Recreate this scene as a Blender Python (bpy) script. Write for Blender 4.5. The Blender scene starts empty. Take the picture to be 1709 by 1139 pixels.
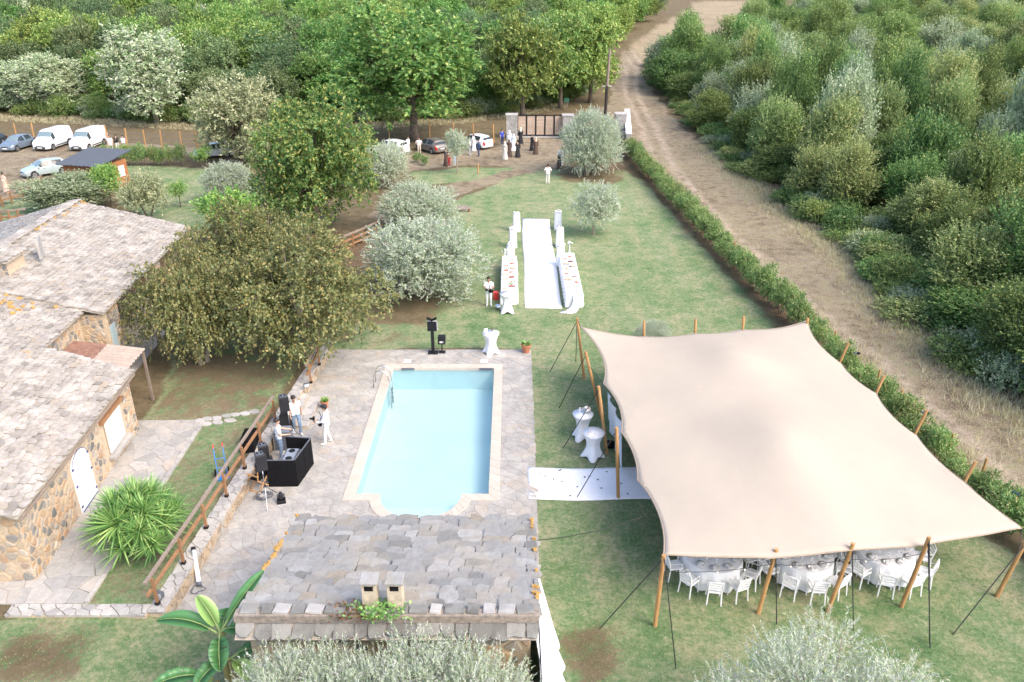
import bpy, bmesh, math, random
import numpy as np
from mathutils import Vector, Matrix, Euler
from mathutils.geometry import tessellate_polygon

# ------------------------------------------------------------------ camera, sky, sun, exposure
scene = bpy.context.scene
C = scene.collection
F, CX, CY, CAMH = 1329.0, 854.5, 569.5, 17.0          # photo pixels and metres
TH = math.atan((CY + 40.0) / F)                       # pitch below the horizon
cam_d = bpy.data.cameras.new('camera'); cam = bpy.data.objects.new('camera', cam_d); C.objects.link(cam)
cam.location = (0, 0, CAMH); cam.rotation_euler = (math.pi/2 - TH, 0, 0)
cam_d.sensor_width = 36.0; cam_d.lens = F/1709.0*36.0; cam_d.clip_start = 0.1; cam_d.clip_end = 3000
scene.camera = cam
SUN_EL, SUN_AZ = math.radians(46), math.radians(125)   # azimuth measured from +Y towards +X
world = bpy.data.worlds.new('World'); scene.world = world; world.use_nodes = True
wn = world.node_tree.nodes; wl = world.node_tree.links; wn.clear()
sky = wn.new('ShaderNodeTexSky'); sky.sky_type = 'NISHITA'; sky.sun_disc = False
sky.sun_elevation = SUN_EL; sky.sun_rotation = SUN_AZ; sky.dust_density = 3.0; sky.air_density = 0.8; sky.ozone_density = 0.6
bgn = wn.new('ShaderNodeBackground'); bgn.inputs['Strength'].default_value = 0.15
wo = wn.new('ShaderNodeOutputWorld'); wl.new(sky.outputs[0], bgn.inputs[0]); wl.new(bgn.outputs[0], wo.inputs[0])
sun_d = bpy.data.lights.new('sun', 'SUN'); sun_d.energy = 0.8; sun_d.angle = math.radians(35); sun_d.color = (1.0, 0.90, 0.76)
sun = bpy.data.objects.new('sun', sun_d); C.objects.link(sun)
sd = Vector((math.sin(SUN_AZ)*math.cos(SUN_EL), math.cos(SUN_AZ)*math.cos(SUN_EL), math.sin(SUN_EL)))
sun.rotation_euler = sd.to_track_quat('Z', 'Y').to_euler(); sun.location = (30, -20, 60)
scene.view_settings.view_transform = 'Standard'; scene.view_settings.look = 'None'
scene.view_settings.gamma = 1.0; scene.view_settings.use_curve_mapping = False
scene.view_settings.exposure = 1.7
scene.cycles.max_bounces = 6; scene.cycles.diffuse_bounces = 3; scene.cycles.transparent_max_bounces = 8
scene.cycles.transmission_bounces = 4; scene.cycles.glossy_bounces = 2

random.seed(7); RNG = np.random.default_rng(7)

# ------------------------------------------------------------------ terrain height and pixel -> world helpers
def sstep(a, b, x):
    t = np.clip((np.asarray(x, float)-a)/(b-a), 0, 1); return t*t*(3-2*t)
TERR = 0.5
def wall_x(y): return -10.3 + 0.056*(np.clip(y, 17.4, 36.2)-17.4)
def hgt(x, y):
    x = np.asarray(x, float); y = np.asarray(y, float)
    rise = 0.062*np.log1p(np.exp((y-112)/6.0))*6.0
    left = np.where(x < wall_x(y), 1.0, 0.0)
    front = np.where(y > 17.62, 1.0, 0.0)
    soft = sstep(-8.5, -16.0, x); k = sstep(34, 41, y)
    w = (left*front*(1-k) + soft*k) * (1-sstep(52, 70, y)) + (1-front)*0.82*sstep(-8.3, -11.0, x)
    bump = 0.12*np.sin(x*0.31+1.3)*np.sin(y*0.23) * sstep(19, 26, x)
    bump = bump + 0.5*np.sin(x*0.05+0.4)*np.sin(y*0.043)*sstep(115, 150, y)
    return rise + TERR*w + bump
def hz(x, y): return float(hgt(x, y))
def P(px, py, z=0.0):
    a = TH + math.atan((py-CY)/F); d = (CAMH-z)/math.tan(a)
    dep = d*math.cos(TH) + (CAMH-z)*math.sin(TH)
    return Vector(((px-CX)/F*dep, d, z))
def G(px, py):
    """first ground point on the sight line of a photo pixel"""
    dy = math.cos(TH) - (py-CY)/F*math.sin(TH); dz = -math.sin(TH) - (py-CY)/F*math.cos(TH); dx = (px-CX)/F
    t = 5.0
    while t < 900:
        if CAMH + t*dz <= hz(t*dx, t*dy):
            lo, hi = t-1.0, t
            for _ in range(24):
                m = (lo+hi)/2
                if CAMH + m*dz <= hz(m*dx, m*dy): hi = m
                else: lo = m
            return Vector((hi*dx, hi*dy, hz(hi*dx, hi*dy)))
        t += 1.0
    return Vector((t*dx, t*dy, 0))
def top_at(py, Y):
    return CAMH - Y*math.tan(TH + math.atan((py-CY)/F))
def mpp(pt):
    """metres per photo pixel at a point"""
    return (pt[1]*math.cos(TH) + (CAMH-pt[2])*math.sin(TH))/F
def in_view(x, y, m=1.08):
    dep = y*math.cos(TH) + CAMH*math.sin(TH)
    return abs(x) < m*854.5/F*dep + 3

# ------------------------------------------------------------------ object helpers
def tag(o, label=None, cat=None, group=None, kind=None):
    if label: o['label'] = label
    if cat: o['category'] = cat
    if group: o['group'] = group
    if kind: o['kind'] = kind
    return o
def thing(name, label, cat, loc=(0,0,0), rz=0.0, group=None):
    o = bpy.data.objects.new(name, None); C.objects.link(o); o.empty_display_size = 0.2
    o.location = loc; o.rotation_euler = (0, 0, rz)
    return tag(o, label, cat, group)
def link(name, me, mat=None, parent=None, loc=None, rot=None, scale=None):
    o = bpy.data.objects.new(name, me); C.objects.link(o)
    if mat is not None and len(me.materials) == 0: me.materials.append(mat)
    if parent is not None: o.parent = parent
    if loc is not None: o.location = loc
    if rot is not None: o.rotation_euler = rot
    if scale is not None: o.scale = scale
    return o
def copy_tree(o, parent=None):
    c = o.copy(); C.objects.link(c); c.parent = parent
    for ch in list(o.children): copy_tree(ch, c)
    return c
class MB:
    """collects boxes, tubes, prisms ... into one mesh"""
    def __init__(s): s.v = []; s.f = []; s.m = []
    def add(s, vs, fs, mi=0):
        n = len(s.v); s.v += [tuple(p) for p in vs]; s.f += [tuple(i+n for i in f) for f in fs]; s.m += [mi]*len(fs); return s
    def box(s, c, d, mi=0, rz=0.0, M=None):
        cx, cy, cz = c; hx, hy, hz_ = d[0]/2, d[1]/2, d[2]/2
        ps = [Vector((x*hx, y*hy, z*hz_)) for x in (-1, 1) for y in (-1, 1) for z in (-1, 1)]
        R = M if M is not None else Matrix.Rotation(rz, 3, 'Z')
        ps = [R @ p + Vector(c) for p in ps]
        return s.add(ps, [(0,1,3,2),(4,6,7,5),(0,4,5,1),(2,3,7,6),(0,2,6,4),(1,5,7,3)], mi)
    def bar(s, a, b, w, h=None, mi=0):
        """square bar between two points"""
        a = Vector(a); b = Vector(b); h = h or w; d = b-a
        q = d.to_track_quat('Y', 'Z').to_matrix()
        return s.box((a+b)/2, (w, d.length, h), mi, M=q)
    def tube(s, pts, rad, seg=6, mi=0, cap=True):
        pts = [Vector(p) for p in pts]; n = len(pts)
        if not hasattr(rad, '__len__'): rad = [rad]*n
        vs = []; prev = None
        for i, p in enumerate(pts):
            d = (pts[min(i+1, n-1)] - pts[max(i-1, 0)])
            if d.length < 1e-6: d = Vector((0,0,1))
            d.normalize()
            if prev is None:
                ref = Vector((1,0,0)) if abs(d.x) < 0.8 else Vector((0,1,0)); u = d.cross(ref).normalized()
            else:
                u = prev - d*prev.dot(d)
                u = u.normalized() if u.length > 1e-6 else d.orthogonal().normalized()
            prev = u; w = d.cross(u)
            for k in range(seg):
                a = 2*math.pi*k/seg; vs.append(p + (u*math.cos(a) + w*math.sin(a))*rad[i])
        fs = [(i*seg+k, i*seg+(k+1) % seg, (i+1)*seg+(k+1) % seg, (i+1)*seg+k) for i in range(n-1) for k in range(seg)]
        if cap: fs += [tuple(range(seg))[::-1], tuple((n-1)*seg+k for k in range(seg))]
        return s.add(vs, fs, mi)
    def lathe(s, prof, c=(0,0,0), seg=16, mi=0, cap=True):
        vs = [(c[0]+r*math.cos(2*math.pi*k/seg), c[1]+r*math.sin(2*math.pi*k/seg), c[2]+z) for r, z in prof for k in range(seg)]
        n = len(prof)
        fs = [(i*seg+k, i*seg+(k+1) % seg, (i+1)*seg+(k+1) % seg, (i+1)*seg+k) for i in range(n-1) for k in range(seg)]
        if cap: fs += [tuple(range(seg))[::-1], tuple((n-1)*seg+k for k in range(seg))]
        return s.add(vs, fs, mi)
    def prism(s, poly, z0, z1, mi=0, inset=0.0, frame=None):
        """polygon (2-D) extruded; top edge drawn in by inset; frame maps (u,v,w) to a point"""
        n = len(poly); cx = sum(p[0] for p in poly)/n; cy = sum(p[1] for p in poly)/n
        top = []
        for p in poly:
            dx, dy = cx-p[0], cy-p[1]; L = math.hypot(dx, dy) or 1
            k = min(inset/L, 0.4); top.append((p[0]+dx*k, p[1]+dy*k))
        vs = [(p[0], p[1], z0) for p in poly] + [(p[0], p[1], z1-inset*0.6) for p in poly]
        fs = [(i, (i+1) % n, n+(i+1) % n, n+i) for i in range(n)]
        if inset > 0:
            vs += [(p[0], p[1], z1) for p in top]
            fs += [(n+i, n+(i+1) % n, 2*n+(i+1) % n, 2*n+i) for i in range(n)]
            fs += [tuple(2*n+i for i in range(n))]
        else: fs += [tuple(n+i for i in range(n))]
        if frame: vs = [frame(*v) for v in vs]
        return s.add(vs, fs, mi)
    def ball(s, c, r, seg=10, rings=6, mi=0, sc=(1,1,1)):
        prof = [(math.sin(math.pi*i/rings), -math.cos(math.pi*i/rings)) for i in range(rings+1)]
        vs = [(c[0]+r*sc[0]*max(pr, 1e-3)*math.cos(2*math.pi*k/seg), c[1]+r*sc[1]*max(pr, 1e-3)*math.sin(2*math.pi*k/seg), c[2]+r*sc[2]*pz) for pr, pz in prof for k in range(seg)]
        fs = [(i*seg+k, i*seg+(k+1) % seg, (i+1)*seg+(k+1) % seg, (i+1)*seg+k) for i in range(rings) for k in range(seg)]
        return s.add(vs, fs, mi)
    def mesh(s, name, mats=(), smooth=False):
        me = bpy.data.meshes.new(name); me.from_pydata(s.v, [], s.f)
        for m in mats: me.materials.append(m)
        if len(mats) > 1: me.polygons.foreach_set('material_index', s.m)
        if smooth: me.polygons.foreach_set('use_smooth', [True]*len(me.polygons))
        me.update(); return me
    def build(s, name, mat, parent=None, loc=None, rot=None, smooth=False):
        return link(name, s.mesh(name, mat if isinstance(mat, (list, tuple)) else [mat], smooth), None, parent, loc, rot)
def np_mesh(name, V, Q, smooth=False):
    """fast mesh from arrays: V (n,3), Q (m,k)"""
    me = bpy.data.meshes.new(name); V = np.asarray(V, np.float32); Q = np.asarray(Q, np.int32)
    k = Q.shape[1]; me.vertices.add(len(V)); me.vertices.foreach_set('co', V.ravel())
    me.loops.add(Q.size); me.loops.foreach_set('vertex_index', Q.ravel())
    me.polygons.add(len(Q)); me.polygons.foreach_set('loop_start', np.arange(0, Q.size, k, dtype=np.int32))
    if smooth: me.polygons.foreach_set('use_smooth', np.ones(len(Q), bool))
    me.update(calc_edges=True); me.validate(); return me

# ------------------------------------------------------------------ materials
MATS = {}
def ramp(nt, fac, stops, interp='LINEAR'):
    r = nt.nodes.new('ShaderNodeValToRGB'); r.color_ramp.interpolation = interp
    e = r.color_ramp.elements
    while len(e) < len(stops): e.new(0.5)
    for el, (p, c) in zip(e, stops): el.position = p; el.color = (*c, 1) if len(c) == 3 else c
    nt.links.new(fac, r.inputs[0]); return r.outputs[0]
def nz(nt, scale, detail=4, rough=0.6, vec=None, dim='3D'):
    n = nt.nodes.new('ShaderNodeTexNoise'); n.noise_dimensions = dim
    n.inputs['Scale'].default_value = scale; n.inputs['Detail'].default_value = detail; n.inputs['Roughness'].default_value = rough
    if vec is not None: nt.links.new(vec, n.inputs['Vector'])
    return n.outputs['Fac']
def math_(nt, op, a, b=None, clamp=False):
    m = nt.nodes.new('ShaderNodeMath'); m.operation = op; m.use_clamp = clamp
    for i, x in enumerate((a, b)):
        if x is None: continue
        if isinstance(x, (int, float)): m.inputs[i].default_value = x
        else: nt.links.new(x, m.inputs[i])
    return m.outputs[0]
def mixc(nt, fac, a, b, mode='MIX'):
    m = nt.nodes.new('ShaderNodeMix'); m.data_type = 'RGBA'; m.blend_type = mode
    for i, x in ((0, fac), (6, a), (7, b)):
        if isinstance(x, (int, float)): m.inputs[i].default_value = x
        elif isinstance(x, tuple): m.inputs[i].default_value = (*x, 1)
        else: nt.links.new(x, m.inputs[i])
    return m.outputs[2]
def start(name):
    m = bpy.data.materials.new(name); m.use_nodes = True; nt = m.node_tree
    b = nt.nodes['Principled BSDF']; MATS[name] = m
    return m, nt, b
def wpos(nt):
    g = nt.nodes.new('ShaderNodeNewGeometry'); return g.outputs['Position']
def piece_random(nt):
    """one random number per piece, joined or not"""
    g = nt.nodes.new('ShaderNodeNewGeometry'); o = nt.nodes.new('ShaderNodeObjectInfo')
    return math_(nt, 'FRACT', math_(nt, 'ADD', g.outputs['Random Per Island'], math_(nt, 'MULTIPLY', o.outputs['Random'], 7.31)))
def bump(nt, b, h, strength=0.3, dist=0.02):
    n = nt.nodes.new('ShaderNodeBump'); n.inputs['Strength'].default_value = strength; n.inputs['Distance'].default_value = dist
    nt.links.new(h, n.inputs['Height']); nt.links.new(n.outputs[0], b.inputs['Normal'])
def plain(name, col, rough=0.7, var=0.12, scale=8, metal=0.0, bmp=0.0, spec=0.5):
    m, nt, b = start(name)
    tc = nt.nodes.new('ShaderNodeTexCoord').outputs['Object']
    n = nz(nt, scale, 4, 0.6, tc)
    c0 = tuple(max(0, c*(1-var)) for c in col); c1 = tuple(min(1, c*(1+var)) for c in col)
    nt.links.new(ramp(nt, n, [(0.3, c0), (0.7, c1)]), b.inputs['Base Color'])
    b.inputs['Roughness'].default_value = rough; b.inputs['Metallic'].default_value = metal
    b.inputs['Specular IOR Level'].default_value = spec
    if bmp: bump(nt, b, nz(nt, scale*5, 3, 0.6, tc), bmp, 0.02)
    return m
def pieces(name, stops, rough=0.85, lichen=None, nscale=9.0, bmp=0.5, dirt=0.25):
    """stones, slates, flags: a colour per piece with veins and stains"""
    m, nt, b = start(name); pos = wpos(nt)
    base = ramp(nt, piece_random(nt), stops)
    n1 = nz(nt, nscale, 6, 0.65, pos); n2 = nz(nt, nscale*0.22, 4, 0.6, pos); n3 = nz(nt, nscale*5, 3, 0.7, pos)
    c = mixc(nt, math_(nt, 'MULTIPLY', ramp(nt, n1, [(0.35, (0,0,0)), (0.7, (1,1,1))]), dirt), base, (0.16, 0.14, 0.12))
    c = mixc(nt, math_(nt, 'MULTIPLY', ramp(nt, n2, [(0.45, (0,0,0)), (0.68, (1,1,1))]), dirt*1.2), c, tuple(min(1, x*1.25) for x in stops[-1][1]))
    if lichen:
        thr, col = lichen
        l = math_(nt, 'ADD', nz(nt, 1.1, 3, 0.6, pos), math_(nt, 'MULTIPLY', nz(nt, 11, 3, 0.6, pos), 0.35))
        c = mixc(nt, ramp(nt, l, [(thr, (0,0,0)), (thr+0.05, (1,1,1))]), c, col)
    nt.links.new(c, b.inputs['Base Color']); b.inputs['Roughness'].default_value = rough
    b.inputs['Specular IOR Level'].default_value = 0.25
    bump(nt, b, math_(nt, 'ADD', n1, math_(nt, 'MULTIPLY', n3, 0.4)), bmp, 0.03)
    return m
LEAF_GAIN = 2.6
def leaf(name, stops, trans=0.3, hue=0.15, rough=0.6, patch=None, gloss=0.03):
    """leaf colour per leaf, a tint per tree and broad patches; light passes through"""
    m = bpy.data.materials.new(name); m.use_nodes = True; nt = m.node_tree; nt.nodes.clear(); MATS[name] = m
    g = nt.nodes.new('ShaderNodeNewGeometry'); o = nt.nodes.new('ShaderNodeObjectInfo')
    stops = [(p, tuple(min(0.6, x*LEAF_GAIN) for x in c_)) for p, c_ in stops]
    c = ramp(nt, g.outputs['Random Per Island'], stops)
    if patch:
        tc = nt.nodes.new('ShaderNodeTexCoord').outputs['Object']
        c = mixc(nt, ramp(nt, nz(nt, patch[0], 3, 0.6, tc), [(patch[1], (0,0,0)), (patch[1]+0.14, (1,1,1))]), c, patch[2])
    h = nt.nodes.new('ShaderNodeHueSaturation'); nt.links.new(c, h.inputs['Color'])
    nt.links.new(math_(nt, 'ADD', 0.5-hue*0.12, math_(nt, 'MULTIPLY', o.outputs['Random'], hue*0.24)), h.inputs['Hue'])
    nt.links.new(math_(nt, 'ADD', 1-hue, math_(nt, 'MULTIPLY', math_(nt, 'FRACT', math_(nt, 'MULTIPLY', o.outputs['Random'], 13.7)), 2*hue)), h.inputs['Value'])
    d = nt.nodes.new('ShaderNodeBsdfDiffuse'); t = nt.nodes.new('ShaderNodeBsdfTranslucent'); gl = nt.nodes.new('ShaderNodeBsdfGlossy')
    gl.inputs['Roughness'].default_value = 0.45; gl.inputs['Color'].default_value = (0.8, 0.85, 0.8, 1)
    nt.links.new(h.outputs[0], d.inputs[0]); nt.links.new(h.outputs[0], t.inputs[0])
    mx = nt.nodes.new('ShaderNodeMixShader'); mx.inputs[0].default_value = trans
    nt.links.new(d.outputs[0], mx.inputs[1]); nt.links.new(t.outputs[0], mx.inputs[2])
    m2 = nt.nodes.new('ShaderNodeMixShader'); m2.inputs[0].default_value = gloss
    nt.links.new(mx.outputs[0], m2.inputs[1]); nt.links.new(gl.outputs[0], m2.inputs[2])
    out = nt.nodes.new('ShaderNodeOutputMaterial'); nt.links.new(m2.outputs[0], out.inputs[0])
    return m
def wood(name, c0, c1, scale=3.0):
    m, nt, b = start(name)
    tc = nt.nodes.new('ShaderNodeTexCoord'); mp = nt.nodes.new('ShaderNodeMapping'); mp.inputs['Scale'].default_value = (scale*6, scale*6, scale*0.7)
    nt.links.new(tc.outputs['Object'], mp.inputs[0])
    n = nz(nt, 1.0, 5, 0.6, mp.outputs[0])
    c = ramp(nt, n, [(0.3, c0), (0.7, c1)])
    r = piece_random(nt)
    c = mixc(nt, math_(nt, 'MULTIPLY', r, 0.35), c, tuple(x*0.6 for x in c0))
    nt.links.new(c, b.inputs['Base Color']); b.inputs['Roughness'].default_value = 0.75; b.inputs['Specular IOR Level'].default_value = 0.3
    bump(nt, b, n, 0.3, 0.01); return m
white_cloth = plain('white_cloth', (0.80, 0.80, 0.82), 0.85, 0.04, 4, spec=0.2)
white_paint = plain('white_paint', (0.78, 0.78, 0.78), 0.5, 0.04)
black_paint = plain('black_paint', (0.015, 0.015, 0.017), 0.55, 0.2, spec=0.2)
black_cloth = plain('black_cloth', (0.010, 0.010, 0.011), 0.9, 0.2, spec=0.08)
dark_metal = plain('dark_metal', (0.03, 0.03, 0.035), 0.4, 0.2, metal=0.3)
steel = plain('steel', (0.62, 0.63, 0.64), 0.25, 0.08, metal=1.0)
grey_plastic = plain('grey_plastic', (0.10, 0.11, 0.13), 0.5, 0.15)
rope_black = plain('rope_black', (0.02, 0.02, 0.02), 0.8, 0.1)
terracotta = plain('terracotta', (0.42, 0.17, 0.09), 0.85, 0.2, 6, bmp=0.2)
soil = plain('soil', (0.10, 0.065, 0.045), 0.95, 0.3, 20, bmp=0.5)
bark = plain('bark', (0.13, 0.10, 0.075), 0.95, 0.35, 6, bmp=0.8)
bark_pale = plain('bark_pale', (0.26, 0.22, 0.17), 0.95, 0.3, 6, bmp=0.8)
pole_wood = wood('pole_wood', (0.36, 0.19, 0.07), (0.56, 0.33, 0.14))
rail_wood = wood('rail_wood', (0.24, 0.125, 0.06), (0.38, 0.21, 0.11))
grey_wood = wood('grey_wood', (0.20, 0.155, 0.125), (0.34, 0.27, 0.22))
gate_wood = wood('gate_wood', (0.40, 0.29, 0.22), (0.58, 0.46, 0.37))
shed_wood = wood('shed_wood', (0.30, 0.12, 0.05), (0.45, 0.20, 0.09))
chair_wood = wood('chair_wood', (0.48, 0.24, 0.09), (0.62, 0.36, 0.16))
# ------------------------------------------------------------------ ground: one terrain grid, split by what covers it
def poly_sd(px, py, poly):
    """signed distance to a polygon, positive inside"""
    d = np.full(px.shape, 1e9); inside = np.zeros(px.shape, bool); n = len(poly)
    for i in range(n):
        x0, y0 = poly[i][0], poly[i][1]; x1, y1 = poly[(i+1) % n][0], poly[(i+1) % n][1]
        ex, ey = x1-x0, y1-y0; L = ex*ex+ey*ey+1e-9
        t = np.clip(((px-x0)*ex + (py-y0)*ey)/L, 0, 1)
        d = np.minimum(d, np.hypot(px-(x0+t*ex), py-(y0+t*ey)))
        c = ((y0 > py) != (y1 > py)) & (px < (x1-x0)*(py-y0)/((y1-y0) if abs(y1-y0) > 1e-9 else 1e-9)+x0)
        inside ^= c
    return np.where(inside, d, -d)
def gp(*pts): return [G(a, b)[:2] for a, b in pts]
HEDGE = [(12.2, 86.0), (12.6, 76), (13.5, 60), (14.2, 48), (15.1, 37.8), (15.9, 29), (16.8, 21.3), (17.4, 14.0), (17.8, 8.0)]
def hedge_x(y): return float(np.interp(-y, [-p[1] for p in HEDGE], [p[0] for p in HEDGE]))
LAWN = [
    [(0.3, 36.0), (-9.0, 36.0), (-11, 38.5), (-10.5, 44), (-8.5, 50), (-7.5, 58)] + gp((768, 330), (850, 299), (905, 284), (1040, 283)) + [(hedge_x(y)-0.7, y) for y in (72, 60, 48, 38, 29, 21, 14, 5)] + [(0.9, 5), (0.2, 18), (0.2, 30)],
    gp((165, 285), (215, 275), (350, 281), (440, 320), (420, 372), (330, 385), (250, 375), (200, 340)),
    gp((690, 288), (770, 280), (852, 281), (800, 300), (740, 306), (690, 312)),
    [(-30, 17.3), (-7.8, 17.3), (-7.0, 19), (-5, 14), (1.4, 14), (1.4, 5), (-30, 5)],
    gp((0, 335), (70, 330), (110, 350), (30, 372), (0, 378)),
]
TERRACE = [(-14.5, 17.7), (-10.2, 17.7), (-10.0, 36), (-8, 37), (-9, 43), (-15, 45), (-17.5, 40), (-15, 28.5)]
TRACK = gp((1048, 250), (1045, 205), (1015, 165), (1030, 115), (1050, 75), (1072, 95), (1075, 130), (1122, 195), (1180, 250), (1240, 300), (1290, 350), (1420, 440), (1500, 540), (1590, 620), (1740, 720)) + [(21.0, 14), (20.5, 5)] + [(hedge_x(y)+0.8, y) for y in (8, 14, 21, 29, 38, 48, 60, 76)]
DRIVE = gp((600, 262), (700, 250), (830, 245), (860, 228), (945, 228), (960, 262), (925, 282), (850, 300), (770, 326), (705, 352), (640, 378), (620, 360), (690, 325), (770, 303), (830, 288), (852, 278), (770, 276), (690, 284), (600, 285))
PARK = gp((-60, 238), (180, 238), (330, 246), (330, 258), (170, 258), (100, 275), (60, 325), (-60, 345))
GATEWAY = gp((860, 225), (945, 225), (1010, 175), (1045, 130), (1050, 210), (1010, 225))
FIELD = gp((1048, 80), (1105, 40), (1170, 3), (1290, 3), (1250, 55), (1190, 98), (1075, 112))
SOIL = [[(-11.5, 39), (-4.5, 39.0), (-3.5, 44), (-6, 48), (-11, 47)], gp((930, 290), (960, 272), (1046, 268), (1048, 300), (1010, 310), (950, 305)),
        [(hedge_x(y)-1.0, y) for y in (84, 60, 38, 21)] + [(hedge_x(y)+0.4, y) for y in (21, 38, 60, 84)],
        gp((520, 440), (650, 375), (640, 400), (600, 460), (540, 470)), gp((640, 548), (700, 545), (705, 570), (630, 575)),
        [(1.3, 16.8), (2.6, 17.2), (2.9, 14.5), (1.5, 13.0)], gp((0, 1070), (130, 1062), (190, 1139), (0, 1139))]
def vnoise(x, y, s, seed=0):
    r = np.random.default_rng(seed); tab = r.random((64, 64)); fx, fy = x/s, y/s
    i, j = np.floor(fx).astype(int), np.floor(fy).astype(int); u, v = fx-i, fy-j; u = u*u*(3-2*u); v = v*v*(3-2*v)
    T = lambda a, b: tab[a % 64, b % 64]
    return (T(i, j)*(1-u)+T(i+1, j)*u)*(1-v) + (T(i, j+1)*(1-u)+T(i+1, j+1)*u)*v - 0.5
def axis(fine, lo, hi, step, far_lo, far_hi):
    a = list(np.arange(lo, hi+1e-6, step)); s = step; x = lo
    while x > far_lo: s *= 1.16; x -= s; a.insert(0, x)
    s = step; x = hi
    while x < far_hi: s *= 1.16; x += s; a.append(x)
    return np.array(a)
xs = axis(0, -30.0, 30.0, 0.5, -420, 420); ys = axis(0, 4.0, 112.0, 0.5, -30, 650)
xs = np.sort(np.append(xs[(np.abs(xs+10.5) > 0.2) & (np.abs(xs+10.0) > 0.2)], [-10.32, -10.28])); ys = np.sort(np.append(ys[np.abs(ys-17.5) > 0.2], [17.60, 17.64]))
GX, GY = np.meshgrid(xs, ys)
GX = GX + (wall_x(GY)+10.3)*np.clip(1-np.abs(GX+10.3)/6.0, 0, 1)      # bend the grid along the retaining wall
GZ = hgt(GX, GY)
nzs = vnoise(GX, GY, 2.2, 1)*1.1 + vnoise(GX, GY, 0.9, 2)*0.6
w_lawn = np.max([sstep(-0.5, 0.5, poly_sd(GX, GY, p)+nzs*0.8) for p in LAWN], axis=0)
w_terr = sstep(-0.3, 0.4, poly_sd(GX, GY, TERRACE)+nzs*0.3)
w_dirt = np.max([sstep(-0.8, 0.8, poly_sd(GX, GY, p)+nzs*1.0) for p in (TRACK, DRIVE, PARK, GATEWAY)], axis=0)
w_field = sstep(-3, 3, poly_sd(GX, GY, FIELD)+nzs*2)
w_soil = np.max([sstep(-1.0, 1.2, poly_sd(GX, GY, p)+nzs*1.3) for p in SOIL], axis=0)
w_lawn = np.maximum(w_lawn, w_terr); w_soil = np.maximum(w_soil, (0.52+0.22*sstep(27, 31, GY))*w_terr)
ny, nx = GX.shape
idx = np.arange(nx*ny).reshape(ny, nx)
Q = np.stack([idx[:-1, :-1], idx[:-1, 1:], idx[1:, 1:], idx[1:, :-1]], -1).reshape(-1, 4)
fc = lambda a: (a[:-1, :-1]+a[:-1, 1:]+a[1:, 1:]+a[1:, :-1]).ravel()/4
fx, fy = fc(GX), fc(GY); fl, fd = fc(w_lawn), fc(np.maximum(w_dirt, w_field*0.9))
keep = ~((fx > -9.6) & (fx < 0.5) & (fy > 18.6) & (fy < 35.6))
cls = np.where(fd > np.maximum(fl, 0.45), 1, np.where(fl > 0.45, 2, 0))
V = np.stack([GX.ravel(), GY.ravel(), GZ.ravel()], -1)
RUTL = gp((1709, 855), (1600, 755), (1470, 635), (1340, 520), (1200, 390), (1115, 285), (1078, 205), (1052, 152), (1054, 112), (1078, 76), (1118, 42))
def line_sd(px, py, pts):
    d = np.full(px.shape, 1e9)
    for (x0, y0), (x1, y1) in zip(pts, pts[1:]):
        ex, ey = x1-x0, y1-y0; L = math.hypot(ex, ey); t = np.clip(((px-x0)*ex+(py-y0)*ey)/(L*L), 0, 1)
        dd = np.hypot(px-(x0+t*ex), py-(y0+t*ey)); s_ = np.sign((px-x0)*ey-(py-y0)*ex); d = np.where(dd < np.abs(d), dd*s_, d)
    return d
ld_ = line_sd(GX, GY, RUTL) + vnoise(GX, GY, 5, 8)*0.5
RUT = (np.exp(-((ld_-0.85)/0.38)**2)+np.exp(-((ld_+0.85)/0.38)**2)).ravel().astype(np.float32)
ZC = np.stack([w_lawn.ravel(), np.maximum(w_dirt, 0).ravel(), w_soil.ravel(), w_field.ravel()], -1).astype(np.float32)

gm, nt, b = start('ground_cover')
pos = wpos(nt); att = nt.nodes.new('ShaderNodeAttribute'); att.attribute_name = 'zone'
sep = nt.nodes.new('ShaderNodeSeparateColor'); nt.links.new(att.outputs['Color'], sep.inputs[0])
n_big = nz(nt, 0.22, 3, 0.55, pos); n_mid = nz(nt, 1.3, 4, 0.6, pos); n_fine = nz(nt, 9, 5, 0.7, pos); n_vf = nz(nt, 55, 3, 0.7, pos)
def soft(w, amt=0.8, lo=0.35, hi=0.65):
    return ramp(nt, math_(nt, 'ADD', w, math_(nt, 'MULTIPLY', math_(nt, 'SUBTRACT', math_(nt, 'ADD', math_(nt, 'MULTIPLY', n_mid, 0.5), math_(nt, 'MULTIPLY', n_fine, 0.5)), 0.5), amt)), [(lo, (0,0,0)), (hi, (1,1,1))])
wild = ramp(nt, math_(nt, 'ADD', math_(nt, 'MULTIPLY', n_mid, 0.55), math_(nt, 'MULTIPLY', n_fine, 0.45)), [(0.30, (0.07, 0.075, 0.03)), (0.45, (0.13, 0.105, 0.06)), (0.6, (0.19, 0.145, 0.09)), (0.75, (0.13, 0.14, 0.06))])
grass_n = math_(nt, 'ADD', math_(nt, 'ADD', math_(nt, 'MULTIPLY', n_big, 0.24), math_(nt, 'MULTIPLY', n_mid, 0.26)), math_(nt, 'ADD', math_(nt, 'MULTIPLY', n_fine, 0.30), math_(nt, 'MULTIPLY', n_vf, 0.20)))
lawn_c = ramp(nt, grass_n, [(0.39, (0.070, 0.138, 0.054)), (0.46, (0.142, 0.222, 0.099)), (0.515, (0.225, 0.272, 0.145)), (0.575, (0.345, 0.33, 0.215))])
wv = nt.nodes.new('ShaderNodeTexWave'); wv.wave_type = 'BANDS'; wv.bands_direction = 'X'; wv.inputs['Scale'].default_value = 0.16; wv.inputs['Distortion'].default_value = 1.6; wv.inputs['Detail'].default_value = 2
nt.links.new(pos, wv.inputs['Vector'])
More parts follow.
